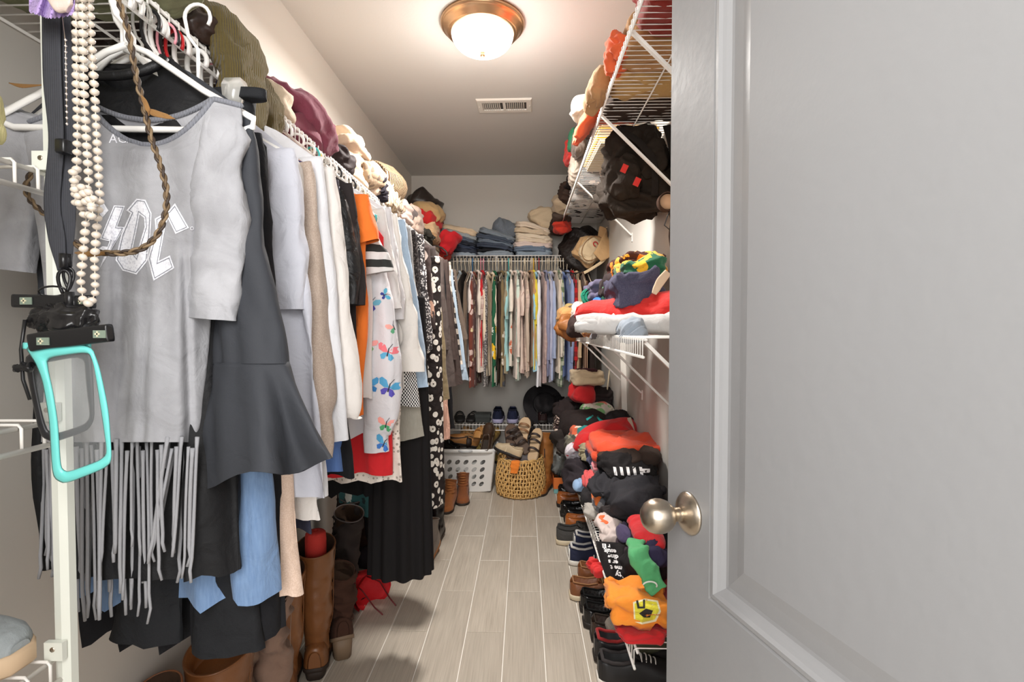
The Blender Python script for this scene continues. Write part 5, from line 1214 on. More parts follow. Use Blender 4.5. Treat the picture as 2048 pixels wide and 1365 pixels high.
boot('grey brown ankle boot with tan heel under the daisy dress', leather((128, 118, 110), .4), .19, loc=(p.x - .02, p.y + .08, .002), rz=R(170), r=.048, heel_h=.05, solem=plain((150, 100, 60), .6, 0, 'tan_heel'), group=LB, L=.24)
boot('tall black boot behind the grey brown ankle boot', leather((28, 26, 28), .3), .34, loc=(p.x - .03, p.y + .30, .002), rz=R(175), r=.052, heel_h=.03, group=LB, L=.25)
p = floor_pt(893, 1062)
boot('charcoal ankle boot with light wooden wedge heel', leather((52, 52, 56), .4), .20, loc=(p.x - .05, p.y + .06, .002), rz=R(150), r=.052, heel_h=.055, solem=plain((176, 138, 92), .6, 0, 'wood_heel'), group=LB, L=.25)
p = floor_pt(898, 1034)
boot('tan suede lace up bootie with orange laces, nearer one', suede((160, 98, 52)), .17, loc=(p.x - .01, p.y + .24, .002), rz=R(175), r=.046, heel_h=.06, laces=plain((196, 130, 70), .7, 0, 'orange_lace'), group=LB, L=.25)
p = floor_pt(922, 1014)
boot('tan suede lace up bootie beside the laundry basket', suede((138, 80, 42)), .17, loc=(p.x - .01, p.y + .22, .002), rz=R(185), r=.046, heel_h=.06, laces=plain((196, 130, 70), .7, 0, 'orange_lace'), group=LB, L=.25)
boot('black boot almost hidden between skirt and baseboard', suede((26, 24, 26)), .32, loc=(-.84, 2.85, .002), rz=R(5), r=.055, heel_h=.03, group=LB)
# ------------------------------------------------------------------ white laundry basket
bk = thing('laundry_basket', 'white plastic laundry basket with oval holes, full of shoes', 'laundry basket', (-.425, 3.83, 0), R(0))
BW, BD, BH = .215, .165, .325
def brect(k, z, n=64, e=.32): return [(BW * k[0] * math.copysign(abs(cos(a)) ** e, cos(a)), BD * k[1] * math.copysign(abs(sin(a)) ** e, sin(a)), z) for a in (2 * pi * i / n for i in range(n))]
# walls as a grid with real openings: front, back and ends
def wall_panel(fn, nu, nv, holes, thick=.003):
    """fn(u,v)->Vector; holes: list of (u,v,ru,rv) removed by snapping a ring of vertices around each"""
    import mathutils.geometry as G
    outer = [Vector((0, 0, 0)), Vector((1, 0, 0)), Vector((1, 1, 0)), Vector((0, 1, 0))]
    loops = [outer]; 
    for (u, v, ru, rv) in holes: loops.append([Vector((u + ru * cos(a) + rv * .35 * sin(a), v + rv * sin(a), 0)) for a in np.linspace(0, 2 * pi, 19)[:-1]])
    flat = [p for l in loops for p in l]; tris = G.tessellate_polygon(loops)
    b = B(); n = len(flat)
    f = [tuple(t) for t in tris]; v0 = [fn(p.x, p.y, 0) for p in flat]; v1 = [fn(p.x, p.y, thick) for p in flat]
    off = 0; side = []
    for l in loops:
        m = len(l)
        for i in range(m): a, c = off + i, off + (i + 1) % m; side.append((a, c, c + n, a + n))
        off += m
    b.add(v0 + v1, f + [tuple(i + n for i in t[::-1]) for t in tris] + side); return b
tap = lambda v: .84 + .16 * v
zb_ = lambda v: .012 + (BH - .03) * v
bm = plain((228, 226, 222), .4, 0, 'basket_plastic')
fh = [(.17 + .165 * i, .18 + .185 * j, .045, .06) for i in range(5) for j in range(4)]
for s, nm in ((-1, 'front_side'), (1, 'back_side')):
    wall_panel(lambda u, v, t_, s=s: Vector(((u - .5) * 2 * BW * .9 * tap(v), s * (BD - t_) * tap(v), zb_(v))), 1, 1, fh).obj(nm, bm, bk, smooth=False)
for s, nm in ((-1, 'left_end'), (1, 'right_end')):
    wall_panel(lambda u, v, t_, s=s: Vector((s * (BW - t_) * tap(v), (u - .5) * 2 * BD * .88 * tap(v), zb_(v))), 1, 1, [(.2 + .3 * i, .2 + .2 * j, .07, .06) for i in range(3) for j in range(4)]).obj(nm, bm, bk, smooth=False)
for sx in (-1, 1):
    for sy in (-1, 1):
        cr_ = []
        for v in np.linspace(0, 1, 8):
            k = tap(v); a0 = np.array([sx * BW * .9 * k, sy * BD * k]); a1 = np.array([sx * BW * k, sy * BD * .88 * k]); c = np.array([sx * BW * k, sy * BD * k]); z = zb_(v)
            cr_.append([tuple(((1 - q) ** 2 * a0 + 2 * q * (1 - q) * c + q * q * a1)) + (z,) for q in np.linspace(0, 1, 7)])
        B().loft(cr_, False).obj('corner', bm, bk)
B().loft([brect((.80, .78), .0), brect((.84, .84), .012), brect((.78, .76), .016)], True, (True, True)).obj('base', bm, bk)
B().loft([brect((1.0, 1.0), BH - .03), brect((1.05, 1.07), BH - .03), brect((1.06, 1.08), BH - .008), brect((1.03, 1.05), BH), brect((.98, .97), BH), brect((.96, .95), BH - .012), brect((.98, .97), BH - .03)], True, (False, False)).obj('rim', bm, bk)
hb = B(); band(hb, [(-.05, -BD * 1.075, BH - .006), (-.025, -BD * 1.10, BH - .012), (.0, -BD * 1.11, BH - .014), (.025, -BD * 1.10, BH - .012), (.05, -BD * 1.075, BH - .006)], [.009] * 5, [.006] * 5, (0, 0, 1), 12, 4); hb.obj('handle', plain((196, 196, 196), .4, 0, 'handle_grey'), bk)
BS = 'shoes in the laundry basket'
def bshoe(x, y, z, rz, rx, ry, label, up, so, **k): return shoe(label, up, so, loc=(x, y, z), rz=R(rz), rx=R(rx), ry=R(ry), group=BS, L=.24, w=.085, **k)
bshoe(-.50, 3.72, .26, 60, 20, 0, 'black buckled shoe heaped at the left of the laundry basket', blk, dsol, kind='loafer')
bshoe(-.56, 3.86, .27, 20, 10, 30, 'black slip on shoe at the back left of the laundry basket', blk, dsol, kind='loafer')
bshoe(-.37, 3.74, .27, -60, -25, 20, 'olive green pump in the laundry basket', leather((130, 112, 60), .4), dsol, kind='oxford')
bshoe(-.30, 3.80, .28, -20, 30, 10, 'gold tan shoe at the right of the laundry basket', leather((160, 128, 70), .4), plain((60, 48, 36), .6, 0, 'sole_brown'), kind='oxford')
bshoe(-.36, 3.90, .29, 100, 15, -20, 'tan strappy shoe leaning in the laundry basket', leather((186, 128, 72), .5), dsol, kind='oxford')
bshoe(-.28, 3.72, .27, -10, 60, 0, 'dark shoe with round sole up in the laundry basket', leather((70, 50, 36)), plain((88, 70, 50), .7, 0, 'sole_tan'), kind='loafer')
boot('tan suede bootie lying on its side in the laundry basket', suede((150, 112, 64)), .2, loc=(-.40, 3.80, .33), rz=R(95), rx=R(8), ry=R(74), r=.046, heel_h=.05, group=BS, L=.23)
# high heeled sandal sticking up
hs = thing('high_heel_shoe', 'caramel block heel sandal sticking up from the laundry basket', 'shoe', (-.335, 3.86, .40), R(70), BS)
cara = leather((196, 140, 78), .5)
b = B(); band(b, [(-.07, 0, -.02), (-.02, 0, .03), (.04, 0, .045), (.07, 0, .045)], [.03, .028, .026, .024], [.006, .006, .006, .005], (0, 1, 0), 16, 5); b.obj('sole', cara, hs)
B().loft([[(x, y, z) for x, y in ((.035 + q, -.02), (.075 + q, -.02), (.075 + q, .02), (.035 + q, .02))] for z, q in ((.04, 0), (-.05, .008))], True).obj('heel', cara, hs, smooth=False)
b = B(); band(b, [(-.04, -.036, .0), (-.03, -.02, .035), (-.03, .02, .035), (-.04, .036, .0)], [.013] * 4, [.003] * 4, (1, 0, 0), 12, 5); b.obj('strap', cara, hs)

# ------------------------------------------------------------------ wicker basket
wk = thing('wicker_basket', 'round woven golden wicker basket packed with sandals', 'basket', (-.028, 3.70, .002))
wm = plain((222, 176, 108), .55, 0, 'water_hyacinth', bump=.5, bscale=60, mott=.35)
nst, nrow, hgt = 52, 9, .262
def wr_(z): v = z / hgt; return .158 + .014 * sin(pi * min(1, v + .12)) 
for s in range(nst):
    pts = []
    for i in range(nrow * 2 + 1):
        z = .008 + (hgt - .008) * i / (nrow * 2); a = 2 * pi * (s + .18 * sin(i * 1.3 + s)) / nst; r_ = wr_(z) + .0065 * (1 if (i // 2 + s) % 2 else -.55)
        pts.append((r_ * cos(a), r_ * sin(a), z))
    B().tube(pts, .0072, 5).obj('wicker_strand', wm, wk)
for j in range(nrow + 1):
    z = .012 + (hgt - .02) * j / nrow
    pts = [( (wr_(z) + .002 * sin(k * nst / 2 * pi / 52)) * cos(2 * pi * k / 104), (wr_(z)) * sin(2 * pi * k / 104), z + .0015 * sin(k)) for k in range(105)]
    B().tube(pts, .0042, 5, False).obj('weft_cord', plain((224, 184, 120), .5, 0, 'pale_cord'), wk)
B().lathe([(.0001, 0), (.155, 0), (.160, .006), (.150, .010), (.0001, .010)], 40).obj('base', wm, wk)
for q, zz in ((0, hgt), (1, hgt + .006)):
    B().tube([((wr_(hgt) + .003 * sin(k * .9 + q * 3)) * cos(2 * pi * k / 120), (wr_(hgt) + .003 * sin(k * .9 + q * 3)) * sin(2 * pi * k / 120), zz + .003 * cos(k * .9 + q * 3)) for k in range(121)], .0065, 6, False).obj('braided_rim', wm, wk)
WS = 'sandals in the wicker basket'
def sandal(label, x, y, z, rz, rx, ry, sole, strap, L=.25, w=.09):
    t = thing('sandal', label, 'sandal', (x, y, z), 0, WS); t.rotation_euler = (R(rx), R(ry), R(rz))
    B().loft([outline_(L, w, -.002, 0), outline_(L, w, .002, .005), outline_(L, w, .002, .020), outline_(L, w, -.002, .025)], True).obj('sole', sole, t)
    B().loft([[(x_ * .86, .01 + y_ * .93, -.0008) for x_, y_, _ in outline_(L, w)], [(x_ * .4, .05 + y_ * .6, -.0012) for x_, y_, _ in outline_(L, w)]], True, (False, True)).obj('tread', plain((84, 62, 48), .8, 0, 'tread'), t)
    for k, yy in enumerate((.3, .55, .72)):
        b = B(); band(b, [(-w * .48, yy * L, .015), (-w * .3, yy * L + .01, .05), (0, yy * L + .012, .062), (w * .3, yy * L + .01, .05), (w * .48, yy * L, .015)], [.009] * 5, [.003] * 5, (0, 1, 0), 12, 4); b.obj('strap', strap, t)
    return t
cs, ds = plain((206, 176, 140), .7, 0, 'cream_sole'), plain((56, 44, 40), .6, 0, 'dark_strap')
sandal('brown soled sandal leaning left in the wicker basket', -.10, 3.62, .27, 20, 62, 10, plain((96, 74, 60), .7, 0, 'brown_sole'), ds)
sandal('cream soled sandal sole out at the right of the wicker basket', .06, 3.60, .25, -32, 58, -8, cs, ds)
sandal('dark sandal with pale tread on top of the wicker basket', .02, 3.64, .30, 28, 50, -20, plain((90, 72, 60), .7, 0, 'brown_sole2'), ds)
sandal('beige strappy sandal behind the others in the wicker basket', -.03, 3.72, .30, -15, 66, 5, cs, plain((150, 110, 76), .6, 0, 'tan_strap'))
sandal('black corded sandal at the back of the wicker basket', .05, 3.74, .31, 40, 60, 12, plain((46, 40, 38), .7, 0, 'black_sole'), plain((30, 28, 28), .6, 0, 'black_strap'))
shoe('cream shoe with dark heel lying across the wicker basket', leather((206, 184, 150), .6), dsol, L=.2, w=.07, loc=(-.03, 3.60, .27), rz=R(80), rx=R(20), ry=R(0), kind='loafer', group=WS)
shoe('pale grey sneaker low in the wicker basket', fab((176, 172, 176)), wsole, L=.22, w=.08, loc=(-.12, 3.66, .22), rz=R(-60), kind='sneaker', group=WS)
b = B(); band(b, [(-.060, 3.60, .262), (-.062, 3.53, .272), (-.066, 3.515, .25), (-.072, 3.512, .195)], [.022, .030, .032, .024], [.004, .006, .006, .004], (1, 0, 0), 20, 6); me = b.mesh('cloth'); crumple(me, .003, 14, 8); put(me, 'orange_cloth', 'bright orange cloth hanging over the wicker basket rim', 'cloth', K((240, 132, 44)), (0, 0, 0))
b = B(); b.tube([(.145, 3.66, .27), (.15, 3.80, .36), (.10, 3.862, .50), (.095, 3.863, .585)], .003, 6)
put(b.mesh('strap'), 'hanging_strap', 'thin black strap trailing from the low shelf into the wicker basket', 'strap', plain((28, 26, 26), .6, 0, 'black_strap2'), (0, 0, 0))

# ------------------------------------------------------------------ things on the low back shelf
ZL = .474
shoe('navy running shoe with lilac sole, left of the pair on the back shelf', fab((30, 34, 56)), plain((160, 156, 186), .6, 0, 'lilac_sole'), kind='sneaker', L=.25, w=.092, sole_h=.03, hc=.065, loc=(W(995, 840, 3.9).x, 3.885, ZL), rz=0, laces=plain((24, 24, 30), .7, 0, 'dark_lace'), lining=fab((24, 26, 40)))
shoe('navy running shoe with lilac sole, right of the pair on the back shelf', fab((34, 38, 62)), plain((160, 156, 186), .6, 0, 'lilac_sole'), kind='sneaker', L=.25, w=.092, sole_h=.03, hc=.065, loc=(W(1025, 840, 3.9).x, 3.885, ZL), rz=0, laces=plain((24, 24, 30), .7, 0, 'dark_lace'), lining=fab((24, 26, 40)))
db = thing('dark_box', 'dark green grey gift box beside the navy running shoes', 'box', (W(966, 840, 3.95).x, 3.98, ZL))
B().box((-.056, -.06, 0), (.056, .06, .052)).obj('box_base', plain((40, 44, 42), .6, 0, 'dark_card'), db, smooth=False)
B().box((-.059, -.063, .036), (.059, .063, .062)).obj('lid', plain((46, 50, 48), .6, 0, 'dark_card2'), db, smooth=False)
sandal_m = plain((24, 22, 22), .6, 0, 'black_felt')
for k, (px, lab) in enumerate(((921, 'black strappy sandal at the left end of the low back shelf'), (940, 'second black strappy sandal on the low back shelf'))):
    t = sandal(lab, W(px, 845, 3.93).x, 3.90, ZL, 8 - 14 * k, 0, 0, sandal_m, sandal_m, L=.22, w=.085); t['group'] = 'black sandals on the low back shelf'
hat = thing('black_hat', 'wide brimmed black felt hat tilted on the low back shelf', 'hat', (W(1088, 812, 3.9).x, 3.98, ZL + .13)); hat.rotation_euler = (R(62), R(28), 0)
hm = suede((40, 38, 40))
B().lathe([(.0001, .10), (.05, .098), (.072, .085), (.082, .05), (.086, .004), (.12, -.002), (.165, .006), (.166, .003), (.12, -.006), (.084, 0), (.078, .05), (.066, .08), (.0001, .09)], 48).obj('crown_and_brim', hm, hat)
B().lathe([(.0885, .006), (.0875, .022)], 40).obj('hat_band', plain((18, 18, 20), .4, 0, 'ribbon'), hat)
put(blob_mesh(.11, .08, .10, 91, .012, 9), 'black_cloth', 'black crumpled cloth behind the felt hat on the low back shelf', 'cloth', K((32, 30, 32)), (W(1104, 800, 3.95).x, 4.02, ZL + .05))
shoe('dark burgundy black shoe under the felt hat, low back shelf', leather((44, 26, 26), .3), dsol, L=.25, w=.09, loc=(W(1086, 845, 3.9).x, 3.89, ZL), rz=R(6), kind='oxford')
# ------------------------------------------------------------------ high right shelf (z 2.01)
ZH = 2.01
HG = 'clothes on the high right shelf'
def hi(kind, Y, dep, h, rgb, lab, cat='cloth', x=.435, w=.28, **k): return on_shelf(kind, Y, dep, h, rgb, lab, cat, w=w, x=x, zs=ZH - .002, grp=HG, **k)
hi('f', .98, .26, .12, (126, 30, 20), 'dark red folded cloth seen through the near end of the high shelf', 'sweater', layers=4)
hi('f', 1.245, .21, .10, (138, 36, 24), 'second dark red folded cloth seen through the high shelf wires', 'sweater', layers=3, rz=R(4))
hi('f', 1.46, .18, .09, (176, 132, 84), 'tan canvas trousers seen through the high shelf wires', 'trousers', layers=3)
hi('f', 1.64, .20, .10, (186, 150, 92), 'khaki canvas trousers seen through the high shelf wires', 'trousers', layers=3, rz=R(-4))
hi('f', 1.85, .18, .10, (58, 46, 40), 'dark brown folded trousers on the high shelf above the duffel bag', 'trousers', layers=3)
hi('b', 1.53, .14, .09, (214, 92, 48), 'burnt orange shirt bulging over the high shelf edge, near end', 'shirt', x=.285, w=.06)
drape('jacket', 'tan brown jacket sleeve rolled over the high shelf edge', 'jacket', K((162, 122, 80)), [(.46, 1.84, ZH + .06), (.36, 1.83, ZH + .085), (.28, 1.81, ZH + .06), (.245, 1.80, ZH + .0), (.235, 1.79, ZH - .03)], [.06, .07, .07, .06, .05], [.02, .035, .04, .035, .02], (0, 1, 0), 161, .006, group=HG)
drape('tshirt', 'bright orange tshirt flopping off the high shelf edge', 'tshirt', K((232, 98, 56)), [(.46, 2.10, ZH + .05), (.34, 2.09, ZH + .07), (.27, 2.07, ZH + .04), (.225, 2.05, ZH - .02), (.205, 2.05, ZH - .06)], [.07, .085, .085, .07, .05], [.02, .03, .03, .022, .012], (0, 1, 0), 163, .006, group=HG)
cl('b', 1149, 178, 1196, 222, 2.26, .20, (214, 202, 190), 'white fleece bunched at the high shelf edge', 'sweater', group=HG, name='fleece')
cl('r', 1160, 217, 1192, 246, 2.46, .22, (92, 66, 66), 'mauve brown rolled sweater, round end at the high shelf edge', 'sweater', group=HG, rz=R(76), name='rolled_sweater', length=.24)
cl('b', 1150, 246, 1172, 302, 2.62, .18, (122, 108, 98), 'grey taupe shirt drooping from the high shelf edge', 'shirt', group=HG)
cl('b', 1141, 250, 1156, 290, 2.72, .16, (44, 124, 86), 'green and white shirt corner at the high shelf edge', 'shirt', group=HG)
cl('b', 1131, 272, 1147, 320, 2.86, .16, (200, 52, 46), 'red garment poking out farthest from the high shelf', 'shirt', group=HG)
cl('b', 1143, 296, 1166, 352, 2.80, .26, (212, 196, 180), 'cream clothes bunched behind the red garment, high shelf', 'shirt', group=HG)
mg = thing('magazine_stack', 'stack of cream and yellow magazines on the high right shelf', 'magazines', (.44, 2.55, ZH), R(2))
gg = np.random.default_rng(5)
for k in range(9):
    m = plain([(214, 190, 150), (226, 208, 172), (206, 180, 140), (224, 178, 50)][int(k % 5 == 2) * 3 or k % 3], .6, 0, 'magazine_cover')
    B().box((-.125 + gg.uniform(-.01, .01), -.30, .009 * k), (.125 + gg.uniform(-.01, .01), .10, .009 * k + .0085)).obj('magazine', m, mg, smooth=False)
for k, (yy, rgb, lab, pat) in enumerate([(2.88, (60, 44, 36), 'dark brown printed shirts folded on the high shelf beyond the magazines', 'leopard'), (3.2, (206, 196, 190), 'black and white print shirts folded on the high shelf', 'leopard'), (3.5, (40, 34, 34), 'black folded shirts near the far end of the high shelf', 'plain')]):
    hi('f', yy, .28, .11, rgb, lab, 'shirt', layers=4, mat=K(rgb, pat, (30, 26, 26) if k == 1 else (190, 160, 140), sc=.6))
for a in [(1134, 340, 1156, 372, 3.30, (44, 36, 36), 'black scrunched cloth at the high shelf edge beyond the red garment'), (1116, 358, 1148, 398, 3.46, (70, 54, 46), 'brown leather like garment at the high shelf edge'), (1106, 384, 1144, 418, 3.56, (186, 164, 136), 'beige and brown scarf sagging off the high shelf'), (1104, 404, 1138, 444, 3.66, (84, 70, 62), 'dark taupe cloth at the far end of the high shelf'), (1100, 428, 1128, 462, 3.78, (66, 52, 46), 'dark brown cloth hanging lowest at the far end of the high shelf')]:
    cl('b', *a[:5], .22, a[5], a[6], 'cloth', group=HG, ry=R(12))
# duffel bag hanging from the high shelf
duf = thing('duffel_bag', 'large dark brown duffel bag hanging under the high right shelf', 'bag', (.455, 2.17, 1.66))
dmat = K((40, 31, 23), rough=.82, crinkle=.7, bump=.2)
me = blob_mesh(.125, .13, .235, 301, .018, 7, n=110, m=64, e=.6); link(me, 'bag_body', dmat, duf)
me = blob_mesh(.08, .06, .10, 303, .012, 9); link(me, 'side_pocket', dmat, duf, (-.05, -.11, .07))
me = blob_mesh(.06, .045, .13, 305, .012, 10); link(me, 'top_flap', dmat, duf, (.05, -.11, .14))
for k, (pts, w_) in enumerate([([(-.10, -.15, .33), (-.02, -.19, .26), (.04, -.185, .18), (.05, -.16, .06)], .014), ([(.10, -.14, .34), (.12, -.17, .22), (.13, -.16, .10)], .016)]):
    b = B(); band(b, pts, w_, .002, (1, 0, .2), 12, 7); b.obj('webbing_strap', K((34, 28, 24), 'rib', sc=2), duf)
for loc in ((-.075, -.20, .155), (-.03, -.215, .10)):
    B().box((-.011, -.001, -.016), (.011, .002, .016)).obj('red_tag', K((206, 48, 40)), duf, smooth=False, loc=loc, rot=(0, R(25), 0))
# strap roll and webbing hanging near the door edge
sr = thing('strap_roll', 'brown webbing strap with round loop hanging beside the duffel bag', 'strap', (.512, 1.86, 1.66))
B().loft([[(r_ * cos(a), y, r_ * sin(a)) for r_, y in ((.030, -.016), (.034, -.016), (.034, .016), (.030, .016), (.030, -.016))] for a in np.linspace(0, 2 * pi, 37)], False).obj('loop', K((70, 48, 36), 'rib', sc=2), sr)
B().lathe([(.0001, 0), (.027, 0), (.027, .02), (.0001, .02)], 30).obj('cork_disc', plain((190, 150, 116), .7, 0, 'cork'), sr, rot=(R(90), 0, 0), loc=(0, .01, 0))
b = B(); band(b, [(.012, 0, -.02), (.024, 0, -.06), (.022, .01, -.12), (.026, 0, -.17)], [.013] * 4, [.003] * 4, (1, 0, 0), 12, 6); b.obj('webbing', K((54, 40, 32), 'rib', sc=2), sr)
B().tube([(.02, -.01, -.01), (.0, -.012, -.05), (-.012, -.012, -.085), (.006, -.012, -.10), (.018, -.01, -.12)], .002, 6).obj('cord', BLACKP, sr)

# backpack and bags in the far right corner
bpk = thing('backpack', 'tan and red backpack with open flap in the far right corner', 'backpack', (.395, 3.66, 1.66)); bpk.rotation_euler = (0, R(38), R(8))
tanm = K((206, 166, 118), crinkle=.7); crm_ = K((222, 198, 160))
link(blob_mesh(.085, .08, .155, 401, .008, 9, e=.6), 'pack_body', tanm, bpk)
link(blob_mesh(.070, .03, .115, 403, .005, 9, e=.6), 'front_pocket', crm_, bpk, (-.01, -.075, .02))
b = B(); b.tube([(.066 * cos(a) - .01, -.108, .115 + .095 * sin(a)) for a in np.linspace(0, 2 * pi, 30)], .003, 6, False); b.obj('piping', K((150, 112, 74)), bpk)
b = B(); band(b, [(-.04, -.05, .25), (.03, -.10, .24), (.06, -.13, .16), (.05, -.13, .08)], [.05, .06, .06, .04], [.006] * 4, (1, 0, -.4), 26, 7); b.obj('flap', tanm, bpk)
b = B(); band(b, [(.05, -.06, .26), (.09, -.09, .20), (.10, -.09, .10)], [.026, .03, .024], [.005] * 3, (0, 1, .2), 20, 7); b.obj('red_lining', K((186, 36, 36)), bpk)
b = B(); b.tube([(-.014 + .016 * cos(a), -.112, .15 + .014 * sin(a)) for a in np.linspace(.5, 5.4, 14)], .0035, 6); b.obj('emblem', K((196, 30, 38)), bpk)
b = B(); band(b, [(.09, -.10, .20), (.10, -.12, .10), (.07, -.12, .0), (.045, -.12, -.06)], [.010] * 4, [.002] * 4, (1, 0, 0), 12, 6); b.obj('shoulder_strap', crm_, bpk)
b = B(); b.tube([(-.03, -.03, .28), (0, -.05, .34), (.04, -.06, .33), (.06, -.07, .26)], .005, 6); b.obj('carry_handle', crm_, bpk)
SLB = cl('b', 1106, 446, 1190, 540, 3.82, .2, (40, 32, 30), 'black slouchy bag sagging over the back shelf beside the khakis', 'bag', mat=K((38, 31, 28), rough=.5, crinkle=.9), name='slouchy_bag', ry=R(16))
cl('b', 1108, 438, 1142, 462, 3.72, .14, (206, 56, 36), 'orange red jacket scrap above the black slouchy bag', 'jacket')
b = B(); b.tube([W(x, y, 3.70) for x, y in ((1118, 535), (1132, 545), (1150, 548), (1166, 542), (1178, 530))], .005, 6)
attach(put(b.mesh('bag_handle'), 'bag_strap', 'x', 'x', BLACKP, (0, 0, 0)), SLB, 'bag_strap')

# ------------------------------------------------------------------ middle right shelf (z 1.185)
MG = 'clothes on the middle right shelf'
def mid(kind, a, Y, dep, rgb, lab, cat='cloth', **k): k.setdefault('group', MG); return cl(kind, *a, Y, dep, rgb, lab, cat, **k)
GB = K((190, 190, 192))
def tr_(o):
    m = o.matrix_basis; return BVHTree.FromPolygons([m @ v.co for v in o.data.vertices], [tuple(p.vertices) for p in o.data.polygons])
def foldroll(name, label, cat, mat, path, hw, ht, seed, amp=.006, scale=10, wd=(1, 0, 0), group=MG):
    return drape(name, label, cat, mat, path, hw, ht, wd, seed, amp, scale, group)
mid('r', (1236, 622, 1345, 678), 1.40, .40, (196, 194, 192), 'grey white fleece rolled up at the near end of the middle shelf', 'blanket', name='rolled_blanket', rz=R(-24), turns=2.6, length=.34, taper=.3, amp=.009)
mid('b', (1218, 630, 1262, 676), 1.62, .2, (204, 200, 196), 'pale grey hoodie bulging beside the rolled fleece', 'hoodie', name='hoodie')
mid('b', (1246, 640, 1300, 680), 1.46, .16, (150, 160, 172), 'blue grey fold of sweatpants under the grey fleece', 'trousers')
mid('r', (1236, 580, 1350, 662), 1.56, .42, (206, 36, 30), 'large bright red fleece blanket rolled on the middle shelf', 'blanket', name='rolled_blanket', rz=R(-38), turns=2.8, length=.40, taper=.6, amp=.010)
mid('b', (1214, 596, 1262, 650), 1.86, .22, (204, 34, 30), 'end of a red fleece pullover beyond the red roll', 'pullover', name='pullover')
NSW = mid('f', (1234, 544, 1345, 606), 1.66, .32, (64, 62, 82), 'washed navy sweatshirt heaped over the red fleece roll', 'sweatshirt', name='sweatshirt', ry=R(-9), layers=2, amp=.012, jit=.12, mat=K((66, 64, 84), 'heather', (96, 94, 110)))
attach(mid('b', (1230, 572, 1262, 608), 1.80, .16, (58, 60, 84), 'navy sleeve cuff drooping left of the sweatshirt', 'sweatshirt'), NSW, 'sleeve')
b = B(); band(b, [W(x, y, 1.60) for x, y in ((1336, 545), (1322, 562), (1314, 576), (1308, 588))], [.012, .014, .012, .008], [.006] * 4, (1, 0, 0), 14, 6)
put(b.mesh('cord'), 'cream_tie', 'cream fabric tie lying over the navy sweatshirt', 'tie', K((216, 188, 160)), (0, 0, 0))
SP = mid('f', (1256, 518, 1345, 556), 1.74, .34, (238, 180, 40), 'green and gold sports shirt folded above the navy sweatshirt', 'shirt', mat=K((236, 178, 40), 'leaf', (24, 92, 60), sc=.7, rgb3=(20, 74, 50)), ry=R(-8))
PBL = mid('f', (1238, 506, 1345, 550), 1.90, .34, (70, 40, 30), 'brown blanket with orange pattern topping the middle shelf heap', 'blanket', mat=K((66, 36, 30), 'leaf', (206, 120, 40), sc=1.2, rgb3=(226, 170, 70)), ry=R(-6), name='patterned_blanket')
attach(mid('b', (1296, 512, 1322, 536), 1.88, .06, (206, 200, 196), 'small white crumpled sock on the patterned blanket', 'sock', name='sock'), PBL, 'white_sock')  # small white sock, made a part of the blanket under it
mid('b', (1216, 546, 1262, 592), 2.04, .26, (52, 42, 42), 'dark brown shirts stacked behind the patterned blanket', 'shirt')
mid('b', (1216, 556, 1246, 596), 2.12, .2, (110, 190, 140), 'mint green shirt squeezed under dark shirts', 'shirt')
mid('f', (1184, 564, 1236, 606), 2.34, .26, (92, 86, 110), 'dusty purple folded shirts on the middle shelf', 'shirt', layers=4, ry=R(-10))
mid('r', (1173, 574, 1206, 614), 2.42, .2, (20, 130, 100), 'emerald green rolled jersey on the middle shelf', 'jersey', rz=R(84), name='rolled_jersey', length=.2)
mid('b', (1189, 594, 1224, 634), 2.20, .2, (50, 110, 190), 'royal blue shirt crumpled beside the emerald roll', 'shirt')
mid('b', (1178, 612, 1214, 652), 2.16, .2, (40, 96, 66), 'dark green shirt beneath the royal blue one', 'shirt')
mid('b', (1160, 606, 1186, 628), 2.60, .2, (204, 198, 150), 'pale yellow green shirt on the middle shelf', 'shirt')
mid('b', (1148, 610, 1182, 642), 2.50, .2, (222, 204, 194), 'white lace cloth crumpled on the middle shelf', 'cloth')
mid('b', (1158, 622, 1188, 652), 2.34, .18, (112, 92, 84), 'taupe brown crumpled shirt on the middle shelf', 'shirt')
mid('b', (1134, 606, 1164, 626), 2.86, .2, (190, 160, 96), 'gold patterned cloth at the far end of the middle shelf', 'cloth', mat=K((190, 160, 96), 'leaf', (90, 70, 50), rgb3=(220, 200, 160)))
mid('b', (1118, 616, 1158, 650), 2.80, .24, (196, 146, 90), 'camel suede jacket part at the far end of the middle shelf', 'jacket', name='jacket')
mid('b', (1116, 634, 1160, 670), 2.66, .22, (156, 98, 48), 'saddle brown leather jacket sleeve over the shelf corner', 'jacket', name='jacket', mat=leather((156, 98, 48), .5), ry=R(14))
mid('b', (1138, 638, 1190, 676), 2.30, .2, (52, 38, 36), 'black brown garment lying on the shelf before the leather sleeve', 'cloth')
mid('b', (1172, 640, 1198, 672), 2.02, .14, (200, 140, 80), 'small orange and white scarf on the middle shelf', 'scarf', mat=K((206, 150, 90), 'leaf', (230, 216, 200), rgb3=(160, 90, 50)))
mid('b', (1188, 636, 1226, 678), 1.86, .18, (118, 116, 122), 'grey jersey knotted like a star on the middle shelf', 'jersey', amp=.016)
mid('b', (1206, 622, 1240, 656), 1.92, .16, (196, 188, 180), 'off white waffle shirt behind the grey hoodie', 'shirt')
b = B(); band(b, [(.33, 2.95, 1.20), (.285, 2.94, 1.205), (.268, 2.93, 1.17), (.266, 2.92, 1.10)], [.05, .045, .035, .02], [.008, .01, .008, .005], (0, 1, 0), 22, 6)
put(b.mesh('cloth'), 'hanging_scrap', 'grey mauve cloth tail hanging over the middle shelf lip', 'cloth', K((128, 116, 120)), (0, 0, 0), group=MG)

